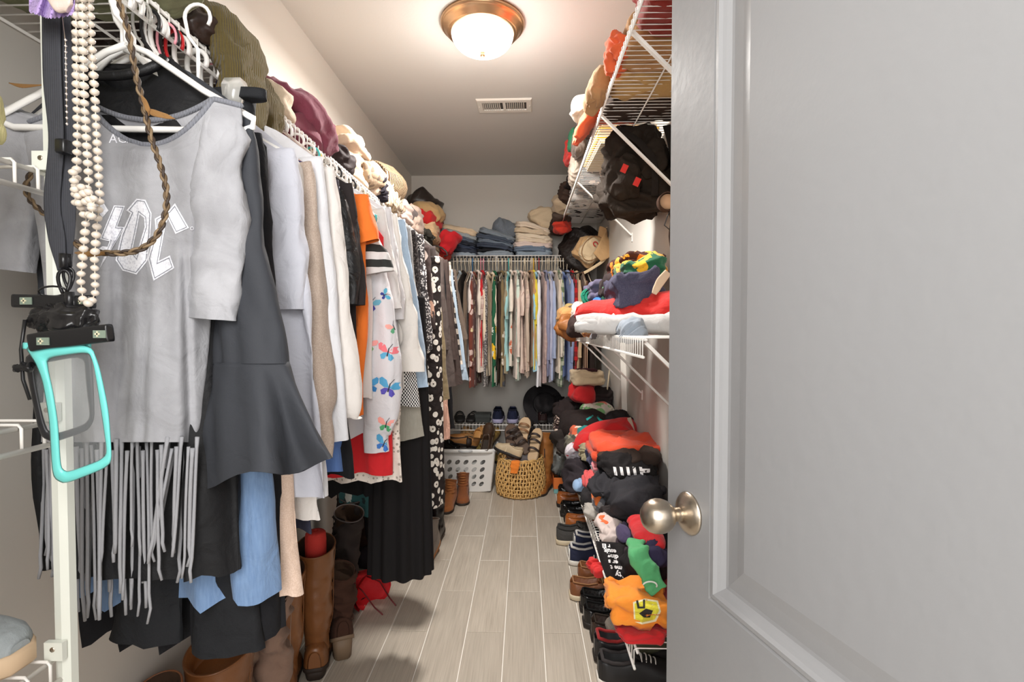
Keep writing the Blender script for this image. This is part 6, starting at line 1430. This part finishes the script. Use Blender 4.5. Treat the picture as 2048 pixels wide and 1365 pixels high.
# ------------------------------------------------------------------ low right shelf: the long heap of shirts (z .40)
LG = 'shirts heaped on the low right shelf'
def low(kind, a, Y, dep, rgb, lab, cat='tshirt', **k): k.setdefault('group', LG); k.setdefault('name', {'f': 'folded_tshirt', 'b': 'crumpled_tshirt', 'r': 'rolled_tshirt'}[kind]); return cl(kind, *a, Y, dep, rgb, lab, cat, **k)
blkc = (38, 33, 33)
# filler layers resting on the wires
for k, (y0, d, x0, h, rgb, lab) in enumerate([(3.30, .5, .30, .20, (52, 46, 46), 'black tshirts packed at the bottom of the far stack'), (2.80, .46, .31, .14, (60, 52, 50), 'brown black tshirts at the bottom behind the teal shirt'), (2.34, .42, .32, .13, (44, 40, 42), 'black tshirts beneath the red shirt'),
                                      (1.92, .38, .33, .10, (40, 38, 42), 'dark tshirts beneath the striped sweatshirt'), (1.56, .32, .36, .09, (46, 44, 48), 'charcoal tshirts beneath the black hoodie'), (1.29, .26, .37, .07, (150, 30, 32), 'dark red tshirts at the near end bottom')]):
    on_shelf('f', y0, d, h, rgb, lab, 'tshirt', w=.57 - x0, x=(.57 + x0) / 2, zs=.40, grp=LG, layers=5, name='folded_tshirt')
low('f', (1113, 868, 1228, 908), 3.24, .30, (56, 50, 48), 'charcoal and grey tshirts at the base of the far stack', layers=4)
low('f', (1108, 836, 1172, 872), 3.22, .26, (96, 76, 72), 'striped orange and white printed tshirts jutting from the far stack', mat=K((66, 50, 50), 'stripeV', (222, 200, 184), sc=.6), layers=4, ry=R(10))
low('b', (1112, 792, 1170, 842), 3.30, .30, (44, 35, 35), 'black printed sweatshirt drooping left from the far stack', 'sweatshirt')
low('f', (1150, 806, 1231, 850), 3.28, .30, (34, 30, 30), 'black folded tshirts in the far stack', layers=5)
low('f', (1160, 776, 1231, 812), 3.32, .28, (52, 44, 44), 'dark folded sweatshirts with mauve stripe in the far stack', layers=3, mat=K((50, 42, 42), 'plain'))
low('b', (1162, 806, 1229, 832), 3.16, .12, (206, 200, 186), 'white and pale green printed tshirt edge in the far stack', mat=K((216, 206, 194), 'leaf', (130, 180, 120), sc=1.2, rgb3=(220, 110, 90)), amp=.006)
low('b', (1148, 826, 1182, 846), 3.10, .12, (140, 206, 80), 'lime green tshirt edge in the far stack', amp=.006)
low('b', (1144, 764, 1196, 806), 3.22, .26, (196, 30, 34), 'red tshirt under the cream cap, top of the far stack')
low('f', (1145, 744, 1212, 772), 3.24, .26, (216, 194, 160), 'cream beanie like folded cloth crowning the far stack', 'cloth', layers=2, name='folded_cloth')
low('b', (1150, 740, 1200, 752), 3.4, .12, (60, 30, 34), 'maroon cloth behind the cream one on the far stack', 'cloth', amp=.006)
BHD = low('b', (1128, 822, 1240, 892), 2.92, .34, (42, 34, 33), 'large black hoodie with teal lettering sprawled over the heap', 'hoodie', ry=R(-14))
attach(low('b', (1112, 860, 1160, 910), 2.96, .22, (48, 42, 40), 'black hoodie sleeve drooping over the shelf rail', 'hoodie', ry=R(-20)), BHD, 'sleeve')
decal([([(1172, 838), (1186, 830), (1187, 833), (1174, 842)], []), ([(1196, 832), (1200, 838), (1208, 842), (1206, 845), (1198, 842), (1193, 834)], [])], [tr_(BHD)], plain((30, 160, 156), .8, 0, 'teal_print'), 'teal_lettering', BHD, .0015, 4)
BJK = low('b', (1222, 828, 1274, 884), 2.66, .26, (34, 30, 32), 'black jacket with white drawcord against the wall', 'jacket')
b = B(); band(b, [W(x, y, 2.62) for x, y in ((1258, 836), (1262, 850), (1268, 872))], [.010, .012, .01], [.004] * 3, (1, 0, 0), 12, 6)
attach(put(b.mesh('cord'), 'drawcord', 'x', 'x', K((190, 176, 156)), (0, 0, 0)), BJK, 'drawcord')
low('b', (1152, 846, 1218, 892), 2.80, .20, (20, 134, 132), 'teal tshirt in the middle of the heap')
low('b', (1142, 856, 1172, 886), 2.84, .16, (200, 90, 62), 'orange printed tshirt left of the teal one', mat=K((206, 96, 64), 'leaf', (230, 210, 190), rgb3=(70, 50, 50)))
low('b', (1134, 872, 1160, 912), 2.74, .18, (92, 88, 76), 'camouflage cloth beneath the orange print', mat=K((96, 92, 76), 'leaf', (60, 62, 50), rgb3=(140, 132, 110)))
low('b', (1164, 848, 1296, 916), 2.46, .34, (198, 26, 28), 'big red tshirt spread over the heap', ry=R(-8))
low('f', (1190, 874, 1336, 930), 2.18, .34, (224, 78, 44), 'bright orange red tshirt folded flat below the red one', layers=2)
low('b', (1136, 884, 1168, 928), 2.58, .16, (206, 198, 204), 'white grey tshirt with red print at the shelf rail', mat=K((208, 200, 206), 'leaf', (190, 60, 70), sc=.8, rgb3=(120, 120, 150)))
low('b', (1164, 888, 1190, 928), 2.46, .14, (150, 140, 110), 'khaki green cuff poking from the heap')
low('b', (1178, 894, 1214, 932), 2.32, .14, (62, 66, 100), 'slate navy folded tshirt poking from the heap')
low('f', (1188, 924, 1226, 958), 2.22, .16, (150, 144, 148), 'light grey and pink tshirts folded at the rail', layers=3, mat=K((156, 150, 154), 'stripeH', (206, 130, 136), sc=.9))
low('b', (1136, 924, 1184, 990), 2.44, .22, (46, 40, 44), 'black grey knot of tshirts hanging over the rail')
low('b', (1174, 946, 1200, 984), 2.20, .12, (206, 84, 84), 'coral pink tshirt corner at the rail')
low('b', (1148, 964, 1178, 986), 2.30, .08, (140, 170, 204), 'light blue strap like cloth at the rail', amp=.008)
low('b', (1206, 894, 1340, 944), 2.02, .26, (60, 48, 42), 'brown black folded shirt below the orange red one', ry=R(-4))
DS = low('b', (1200, 914, 1340, 966), 1.92, .26, (34, 30, 32), 'black sweatshirt with white stripe print across the heap', 'sweatshirt', mat=K((32, 29, 30)))
low('b', (1194, 944, 1340, 1002), 1.82, .28, (46, 45, 49), 'charcoal long sleeve shirt below the white stripe print', 'shirt')
low('b', (1164, 974, 1204, 1022), 2.10, .18, (40, 38, 40), 'round black bundle at the rail')
low('b', (1194, 972, 1216, 1018), 1.98, .12, (236, 120, 50), 'orange tshirt strip beside the black bundle')
low('b', (1200, 986, 1238, 1044), 1.88, .18, (168, 168, 172), 'grey and white striped tshirt bulging at the rail', mat=K((172, 172, 176), 'stripeH', (110, 112, 120), sc=.8))
low('b', (1222, 986, 1244, 1018), 1.90, .10, (30, 96, 190), 'bright blue tshirt strip in the heap')
low('b', (1232, 990, 1254, 1018), 1.86, .10, (110, 214, 60), 'neon green tshirt strip in the heap')
low('b', (1172, 1000, 1212, 1040), 2.02, .14, (170, 164, 156), 'pale grey printed tshirt flat on the wires', amp=.006)
low('b', (1244, 962, 1340, 1070), 1.62, .30, (50, 49, 53), 'thick charcoal hoodie in front of the door knob', 'hoodie')
low('b', (1210, 1014, 1262, 1062), 1.72, .18, (48, 42, 42), 'black twisted tshirt beside the charcoal hoodie')
low('b', (1202, 1038, 1254, 1092), 1.62, .18, (206, 190, 184), 'pinkish white crumpled tshirt near the wires')
low('b', (1199, 1034, 1218, 1062), 1.70, .08, (230, 110, 60), 'little orange cloth above the pinkish white tshirt')
low('b', (1243, 1046, 1270, 1088), 1.56, .12, (70, 60, 92), 'plum navy tshirt fold right of the pinkish one')
low('b', (1278, 1050, 1342, 1104), 1.40, .20, (196, 30, 36), 'red tshirt peeking out under the door knob')
low('b', (1288, 1070, 1342, 1150), 1.36, .16, (52, 46, 72), 'dark violet tshirt along the door edge')
HB = low('b', (1254, 1084, 1342, 1204), 1.40, .26, (32, 29, 31), 'large black tshirt crumpled under the green sleeve', amp=.014)
GSL = drape('green_sweatshirt', 'green sweatshirt sleeve lying over the black tshirt', 'sweatshirt', K((86, 168, 110)), [W(1272, 1084, 1.42), W(1276, 1104, 1.36), W(1290, 1130, 1.345), W(1304, 1156, 1.335), W(1316, 1180, 1.33)], [.022, .028, .030, .028, .026], [.010, .016, .016, .014, .010], (1, 0, 0), 171, .006, 12, LG)
b = B(); b.tube([W(1300 + 14 * cos(a), 1172 - 8 * sin(a), 1.312) for a in np.linspace(-.4, pi - .2, 12)], .0022, 6)
attach(put(b.mesh('print'), 'printed_arc', 'x', 'x', K((226, 230, 220)), (0, 0, 0)), GSL, 'printed_arc')
low('b', (1246, 1082, 1268, 1120), 1.52, .12, (60, 48, 56), 'dark tshirt with pink graphic beside the lettered one')
low('b', (1258, 1098, 1268, 1122), 1.46, .05, (222, 110, 150), 'pink printed strip between black tshirts', amp=.004)
# red socks over the rail
for k, (x, y) in enumerate(((1186, 1126), (1196, 1142))):
    low('b', (x - 10, y - 16, x + 14, y + 18), 1.80 - .04 * k, .08, (214, 44, 44), ('upper', 'lower')[k] + ' red sock hanging by the lettered black tshirt', 'sock', name='sock', amp=.004)
# black tshirt with white lettering hanging over the rail
b = B(); rr = []
TX = [(1192, 1086, 1262, 1.56), (1195, 1100, 1264, 1.54), (1200, 1122, 1268, 1.515), (1208, 1144, 1272, 1.495), (1214, 1160, 1276, 1.48)]
A = np.array(TX, float)
fr, bk_ = [], []
for py in np.linspace(1086, 1160, 18):
    l, r, Y = np.interp(py, A[:, 1], A[:, 0]), np.interp(py, A[:, 1], A[:, 2]), np.interp(py, A[:, 1], A[:, 3])
    n = 22; row = [W(l + (r - l) * k / n, py + 5 * k / n, Y + .004 * sin(k * .8 + py * .05)) for k in range(n + 1)]
    rr.append(row + [p + Vector((0, .012, 0)) for p in row[::-1]])
b.loft(rr, True, (True, True)); TXT = put(b.mesh('cloth'), 'lettered_tshirt', 'black tshirt with upside down white lettering hanging over the rail', 'tshirt', K((30, 27, 28)), (0, 0, 0), group=LG)
def tr_(o):
    m = o.matrix_basis; return BVHTree.FromPolygons([m @ v.co for v in o.data.vertices], [tuple(p.vertices) for p in o.data.polygons])
tx = [tr_(TXT)]
lm = fab((228, 226, 226), rough=.8, crinkle=.1, bump=.1)
for k, (s, cx, cy, sz) in enumerate([('anity', 1246, 1146, 17), ('ome t', 1236, 1133, 13), ('er s', 1226, 1121, 13), ('ding', 1226, 1110, 13), ('esult', 1220, 1099, 13), ('r El', 1212, 1089, 12)]):
    text_decal(s, sz, lambda x, y, cx=cx, cy=cy: (cx - x * .98 + .12 * y, cy + y * .95 - x * .10), tx, lm, 'lettering', TXT, .0012, 4, bold=.5)
# stripes on the black sweatshirt
ds_ = [tr_(DS)]
for k in range(5):
    x = 1226 + k * 13
    decal([([(x, 934), (x + 6, 935), (x + 9, 952), (x + 3, 951)], [])], ds_, lm, 'white_stripe', DS, .0015, 4)
decal([([(1284, 938), (1300, 938), (1300, 946), (1284, 946)], [])], ds_, lm, 'white_stripe', DS, .0015, 4)
# orange tshirt with yellow and black logo at the near end
OT = low('f', (1216, 1174, 1342, 1260), 1.28, .15, (238, 142, 44), 'orange tshirt with a yellow and black emblem at the near shelf end', amp=.009, layers=2, jit=.08, ry=R(6))
ot = [tr_(OT)]
ym, km, wm_ = fab((226, 214, 60)), fab((52, 48, 44)), fab((240, 232, 190))
decal([([(1266, 1205), (1290, 1198), (1316, 1202), (1322, 1224), (1312, 1244), (1284, 1250), (1268, 1244)], [])], ot, wm_, 'emblem', OT, .0016, 4)
decal([([(1269, 1208), (1290, 1202), (1313, 1205), (1318, 1222), (1309, 1240), (1284, 1246), (1271, 1240)], [])], ot, ym, 'emblem', OT, .0034, 4)
decal([([(1278, 1228), (1292, 1218), (1306, 1222), (1300, 1236), (1288, 1236)], []), ([(1272, 1202), (1276, 1201), (1279, 1214), (1286, 1214), (1286, 1200), (1290, 1200), (1290, 1218), (1275, 1218)], [])], ot, km, 'emblem', OT, .0054, 4)
low('f', (1240, 1242, 1342, 1288), 1.265, .22, (196, 30, 34), 'red tshirt hanging off the near end of the low shelf', layers=2)
low('b', (1234, 1190, 1250, 1210), 1.5, .05, (30, 60, 140), 'tiny blue cloth under the orange tshirt', amp=.004)
# slender white pole and board leaning in the corner behind the heap
b = B(); b.tube([W(1222, 715, 3.6), W(1212, 800, 3.35)], .0055, 8)
put(b.mesh('pole'), 'curtain_pole', 'thin cream pole leaning on the right wall beyond the middle shelf', 'pole', plain((222, 206, 176), .5, 0, 'cream_pole'), (0, 0, 0))
b = B(); b.bar((.572, 3.0, 1.15), (.566, 2.86, .56), .03, .01)
put(b.mesh('board', False), 'white_board', 'narrow white board standing against the right wall behind the heap', 'board', trim_m, (0, 0, 0))
# ------------------------------------------------------------------ accessories hanging beside the post
YN = .60
pearl_m = plain((214, 202, 188), .22, 0, 'pearl', coat=.6)
pearl_me = B().lathe([(.0001, -.0042), (.0022, -.0038), (.0042, -.0022), (.0051, 0), (.0042, .0022), (.0022, .0038), (.0001, .0042)], 16).mesh('pearl')
def necklace(label, pix, Y, step, parent=None):
    t = thing('pearl_necklace', label, 'necklace', (0, 0, 0), 0, 'pearl necklaces by the post')
    P = [Vector(W(x, y, Y + (d[0] if d else 0))) for x, y, *d in pix]
    B().tube(P, .0007, 5).obj('thread', plain((206, 196, 180), .7, 0, 'thread'), t)
    d = 0; gap = step; gg = np.random.default_rng(len(pix) + int(pix[0][0]))
    for a, b_ in zip(P, P[1:]):
        L = (b_ - a).length
        while d < L:
            p = a + (b_ - a) * (d / L); o = link(pearl_me, 'pearl', pearl_m, t, tuple(p), (gg.uniform(-.3, .3), gg.uniform(-.3, .3), 0)); o.scale = [gg.uniform(.88, 1.04)] * 3; d += gap
        d -= L
    return t
ST = .0100
necklace('leftmost strand of the pearl necklaces hanging by the post', [(151, -20), (153, 120), (155, 250), (153, 360), (150, 405), (168, 420), (172, 440), (167, 500), (161, 560), (166, 600), (180, 610, -.002)], YN, ST)
necklace('rightmost strand of the pearl necklaces, ending in the long loop', [(177, -20), (182, 80), (190, 200), (196, 330), (200, 400), (194, 450), (189, 520), (191, 585), (182, 606)], YN + .004, ST)
necklace('middle strand of the pearl necklaces hanging by the post', [(164, -20), (166, 100), (168, 200), (174, 300), (178, 370), (165, 392), (176, 408), (188, 420), (172, 436), (160, 420), (170, 400)], YN - .008, ST)
necklace('tangled short pearl strand knotted round the others', [(146, 345), (150, 380), (160, 372), (170, 380), (182, 388), (190, 402), (182, 414), (170, 402), (158, 408), (152, 396), (164, 384), (178, 396), (186, 428), (175, 445)], YN - .016, ST)
ch = thing('silver_chain', 'thin silver bead chain hanging left of the pearls', 'necklace', (0, 0, 0))
B().tube([W(120, -10, YN + .01), W(131, 90, YN + .01), W(134, 250, YN + .01)], .0005, 5).obj('chain', NICK, ch)
for k in range(15): B().lathe([(.0001, -.002), (.0016, 0), (.0001, .002)], 8).obj('bead', plain((226, 214, 208), .2, .6, 'silver_bead'), ch, loc=tuple(W(131 + 3 * k / 15, 80 + k * 12, YN + .008)))
# braided headband
bh = thing('braided_headband', 'long brown braided leather cord with feather ends looping over the grey tshirt', 'headband', (0, 0, 0))
path = [(232, -15, .62), (250, 40, .62), (262, 90, .625), (272, 150, .63), (288, 215, .635), (302, 275, .635), (322, 335, .635), (333, 385, .635), (330, 430, .635), (314, 470, .635), (286, 496, .632), (250, 506, .63), (205, 506, .63), (170, 500, .632), (150, 485, .636)]
Pb = [W(*p) for p in path]
def spline(P, n):
    out = []
    for i in range(len(P) - 1):
        a, b_, c, d = P[max(i - 1, 0)], P[i], P[i + 1], P[min(i + 2, len(P) - 1)]
        for s in range(n): t = s / n; out.append(.5 * ((2 * b_) + (c - a) * t + (2 * a - 5 * b_ + 4 * c - d) * t * t + (3 * b_ - a - 3 * c + d) * t ** 3))
    return out + [P[-1]]
def braid(P, parent, tag_):
    S = spline(P, 14)
    for k, rgb in enumerate(((96, 76, 52), (56, 42, 32), (128, 106, 78))):
        q = []
        s = 0
        for i, p in enumerate(S):
            t = (S[min(i + 1, len(S) - 1)] - S[max(i - 1, 0)]).normalized(); n = t.cross(Vector((0, 1, 0))).normalized(); a = s / .0032 * .55 + k * 2.094
            q.append(p + n * .0024 * sin(a) + Vector((0, 1, 0)) * .0015 * sin(2 * a)); s += (S[min(i + 1, len(S) - 1)] - p).length
        B().tube(q, .0018, 6).obj('braid_strand', leather(rgb, .6), parent)
braid(Pb, bh, 0)
def feather(pts, w, mat, parent):
    b = B(); P = [W(*p) for p in pts]; band(b, P, [w * .3, w, w * .8, w * .1][:len(P)], [.0007] * len(P), (0, 0, 1), 10, 6); b.obj('feather', mat, parent)
fmt = K((128, 92, 48)); 
feather([(290, 218, .632), (308, 226, .63), (330, 232, .63), (350, 238, .632)], .0042, fmt, bh)
feather([(282, 190, .63), (290, 205, .628), (296, 220, .628), (298, 232, .63)], .0035, fmt, bh)
b = B(); band(b, [W(210, 507, .628), W(190, 508, .627), W(168, 508, .627), W(150, 506, .63)], [.002, .0035, .004, .001], [.002, .003, .0025, .0008], (0, 0, 1), 12, 6); b.obj('tassel', fmt, bh)
b2 = thing('leather_braid', 'short brown braided cord showing left of the white post', 'cord', (0, 0, 0))
braid([W(70, 330, .70), W(60, 350, .70), W(52, 378, .70), (W(62, 402, .70)), W(84, 424, .70), W(100, 436, .70)], b2, 0)
b = B(); band(b, [W(18, 166, .72), W(45, 172, .72), W(84, 170, .72)], [.0008, .003, .001], [.0006] * 3, (0, 0, 1), 10, 6)
put(b.mesh('leaf'), 'dried_leaf', 'thin dried brown leaf tip against the wall left of the post', 'leaf', fmt, (0, 0, 0))
# lanyard straps
ly_ = thing('lanyard', 'wide dark grey lanyard strap with black slider and metal clip', 'lanyard', (0, 0, 0))
gm = K((62, 63, 68), 'rib', sc=2.2, bump=.2)
def ribbon(pts, w, mat, nm, parent, wd=(1, 0, 0)):
    b = B(); band(b, [W(*p) for p in pts], [q for q in w], [.0012] * len(pts), wd, 12, 8, .6); b.obj(nm, mat, parent)
ribbon([(102, 20, .635), (104, 150, .632), (112, 280, .63), (104, 400, .632), (112, 470, .63), (124, 540, .628)], [.012, .012, .010, .011, .011, .006], gm, 'strap', ly_)
ribbon([(128, 25, .640), (132, 140, .640), (134, 290, .638), (134, 420, .636), (132, 545, .632)], [.007, .008, .011, .010, .006], gm, 'strap', ly_, (1, .25, 0))
b = B(); w = W(127, 294, .622); b.loft([[(w.x + x * k, w.y + y * k, w.z + z) for x, y in [(q[0], q[1]) for q in rrect(.007, .007, 20, .5)]] for z, k in ((-.008, .9), (-.007, 1), (.007, 1), (.008, .9))], True); b.obj('slider', BLACKP, ly_)
def clipm(px, py, Y, s, parent):
    c = W(px, py, Y); q = []
    for a in np.linspace(0, 2 * pi, 22): q.append(c + Vector((.0055 * s * cos(a), .002 * sin(2 * a), -.010 * s + .012 * s * sin(a))))
    B().tube(q, .0016 * s, 7, False).obj('clip', BLACKP, parent)
    B().tube([c + Vector((0, 0, .004 * s)), c + Vector((0, 0, .018 * s))], .0036 * s, 10).obj('swivel', BLACKP, parent)
clipm(128, 545, .625, 1.3, ly_); clipm(137, 540, .630, 1.1, ly_); clipm(140, 625, .615, 1.4, ly_); clipm(148, 630, .618, 1.2, ly_)
B().tube([W(105 + 28 * cos(a), 583 + 10 * sin(a), .622 + .006 * sin(a)) for a in np.linspace(0, 2 * pi, 22)], .0013, 6, False).obj('cord_loop', BLACKP, ly_)
# phone pouches
def frame(outer, inner, Y, th, mat, nm, parent, skew=0):
    """flat ring of plastic between two pixel outlines with n matching points"""
    n = 96
    def rs_(poly):
        P = [Vector((x, y)) for x, y in poly]; P.append(P[0]); Ls = [0]
        for a, b_ in zip(P, P[1:]): Ls.append(Ls[-1] + (b_ - a).length)
        out = []
        for k in range(n):
            s = Ls[-1] * k / n; i = max(j for j in range(len(Ls)) if Ls[j] <= s + 1e-9); i = min(i, len(P) - 2); f = (s - Ls[i]) / (Ls[i + 1] - Ls[i]); out.append(P[i].lerp(P[i + 1], f))
        return out
    def sm(poly):     # round the corners
        m = len(poly); o = []
        for i in range(m):
            a, b_, c = Vector(poly[i - 1]), Vector(poly[i]), Vector(poly[(i + 1) % m])
            for t in (0, .33, .67, 1):
                p, q = b_.lerp(a, .28), b_.lerp(c, .28); o.append(tuple((1 - t) ** 2 * p + 2 * t * (1 - t) * b_ + t * t * q))
        return o
    O, I = rs_(sm(outer)), rs_(sm(inner))
    Yf = lambda p: Y + skew * (p.y - 800) / 300
    rings = []
    for f, dy in ((0, 0), (.12, -th), (.5, -th * 1.15), (.88, -th), (1, 0), (.5, .001)):
        rings.append([W(a.x + (b_.x - a.x) * f, a.y + (b_.y - a.y) * f, Yf(a) + dy) for a, b_ in zip(O, I)])
    v = np.array([[tuple(p) for p in r] for r in rings]); m = len(rings); F_ = []
    for i in range(m):
        for k in range(n):
            a, b_, c, d = i * n + k, i * n + (k + 1) % n, ((i + 1) % m) * n + (k + 1) % n, ((i + 1) % m) * n + k; F_.append((a, d, c, b_))
    B().add(v.reshape(-1, 3), F_).obj(nm, mat, parent)
    return [W(p.x, p.y, Yf(p)) for p in I]
film = plain((236, 240, 242), .06, 0, 'clear_vinyl', alpha=.13, spec=.8)
teal = plain((112, 212, 206), .35, 0, 'teal_silicone', coat=.2)
blkr = plain((34, 34, 37), .4, 0, 'black_silicone')
tp = thing('phone_pouch', 'teal framed clear waterproof phone pouch hanging by the post', 'phone pouch', (0, 0, 0), 0, 'phone pouches on the lanyard')
I = frame([(46, 690), (182, 688), (200, 735), (218, 820), (225, 925), (205, 940), (128, 970), (104, 955), (98, 840), (84, 760), (70, 725)],
          [(94, 716), (180, 704), (188, 735), (203, 830), (214, 908), (198, 922), (134, 945), (122, 936), (117, 850), (108, 790), (98, 745)], .600, .004, teal, 'frame', tp, .01)
c = sum(I, Vector()) / len(I); B().add([tuple(p) for p in I] + [tuple(c)], [(i, (i + 1) % len(I), len(I)) for i in range(len(I))]).obj('clear_window', film, tp)
ribbon([(47, 692, .601), (112, 694, .600), (181, 690, .601)], [.004, .0045, .004], teal, 'top_band', tp, (0, 0, 1))
def clipbar(pts, Y, h, d, parent, tab=True):
    b = B(); band(b, [W(x, y, Y) for x, y in pts], [h] * len(pts), [d] * len(pts), (0, 0, 1), 24, 6, .45); b.obj('clip_bar', BLACKP, parent)
    b = B(); mx = (pts[0][0] + pts[-1][0]) / 2; my = (pts[0][1] + pts[-1][1]) / 2
    for x, y in (pts[0], pts[-1]):
        q = W(x * .72 + mx * .28, y * .72 + my * .28 , Y - d - .001)
        B().box((-.0075, -.0006, -.0045), (.0075, .0006, .0045)).obj('lock_window', plain((120, 134, 120), .4, 0, 'lock_window'), parent, smooth=False, loc=tuple(q))
        for bx_ in ((-.005, -.0014, -.0008, .001, -.0002, .0012), (-.0028, -.0014, -.0032, -.0012, -.0002, .0034)): B().box(bx_[:3], bx_[3:]).obj('lock_mark', plain((206, 200, 170), .5, 0, 'lock_mark'), parent, smooth=False, loc=tuple(q))
clipbar([(64, 686), (100, 680), (140, 676), (180, 671), (221, 666)], .592, .0105, .0055, tp)
kp_ = thing('phone_pouch', 'black framed clear waterproof phone pouch behind the teal one', 'phone pouch', (0, 0, 0), 0, 'phone pouches on the lanyard')
I = frame([(46, 705), (182, 690), (187, 760), (190, 838), (176, 862), (108, 886), (84, 876), (74, 850), (60, 780)],
          [(68, 730), (168, 712), (172, 770), (180, 835), (168, 850), (112, 868), (96, 862), (88, 840), (74, 780)], .622, .003, blkr, 'frame', kp_, .01)
c = sum(I, Vector()) / len(I); B().add([tuple(p) for p in I] + [tuple(c)], [(i, (i + 1) % len(I), len(I)) for i in range(len(I))]).obj('clear_window', film, kp_)
clipbar([(30, 602), (70, 603), (120, 605), (186, 604)], .628, .0085, .005, kp_)
b = blob_mesh(.040, .012, .020, 501, .0035, 32, n=72, m=40); w = W(125, 662, .618); link(b, 'folded_vinyl', plain((30, 29, 30), .18, 0, 'black_vinyl'), kp_, tuple(w))
B().tube([W(x, y, .606) for x, y in ((50, 640), (42, 700), (46, 760), (60, 800))], .002, 6).obj('side_cord', BLACKP, kp_)
b = blob_mesh(.012, .006, .008, 505, .003, 60, n=40, m=24); link(b, 'knot', BLACKP, kp_, tuple(W(52, 745, .605)))
# purple lace, on the shelf edge at the top
b = B(); rows = []
for i in range(12):
    v = i / 11
    rows.append([W(58 + 90 * u + 4 * sin(9 * u), -14 + (36 + 12 * sin(3 * u)) * v + (4 * abs(sin(14 * pi * u)) * v if v > .8 else 0), .60 + .006 * sin(16 * u + 3 * v)) for u in np.linspace(0, 1, 60)])
b.loft(rows, False); lb_ = b.mesh('lace'); LBR = put(lb_, 'lace_bralette', 'lilac lace bralette edge hanging above the post', 'bralette', K((176, 150, 204), 'dots', (120, 96, 150), sc=7), (0, 0, 0))
b = B(); band(b, [W(112, -12, .594), W(128, 6, .592), W(140, 18, .594)], [.012, .014, .006], [.004] * 3, (1, 0, 0), 20, 6)
attach(put(b.mesh('bow'), 'satin_bow', 'x', 'x', K((216, 196, 186), rough=.4), (0, 0, 0)), LBR, 'satin_bow')
# yellow folded cloths on the small shelf, grey shoe below
put(folded_mesh(.035, .06, .06, 2, 801, .003), 'folded_towel', 'pale yellow folded cloth on the uppermost small shelf, left edge', 'towel', K((228, 218, 156), 'rib', sc=2.5), (-.645, .555, 1.42), R(12), R(8))
put(folded_mesh(.030, .045, .045, 3, 803, .003), 'folded_towel', 'second pale yellow cloth at the very left edge of the photo', 'towel', K((222, 212, 150)), (-.675, .52, 1.455), R(-6), R(-12))
shoe('grey running shoe with tan sole on the lowest small shelf', fab((150, 156, 158)), plain((206, 178, 146), .6, 0, 'tan_sole_near'), kind='sneaker', L=.24, w=.085, sole_h=.026, hc=.045, loc=(-.87, .612, .782), rz=R(-90), lining=fab((120, 126, 128)), laces=plain((190, 194, 196), .7, 0, 'pale_lace'))
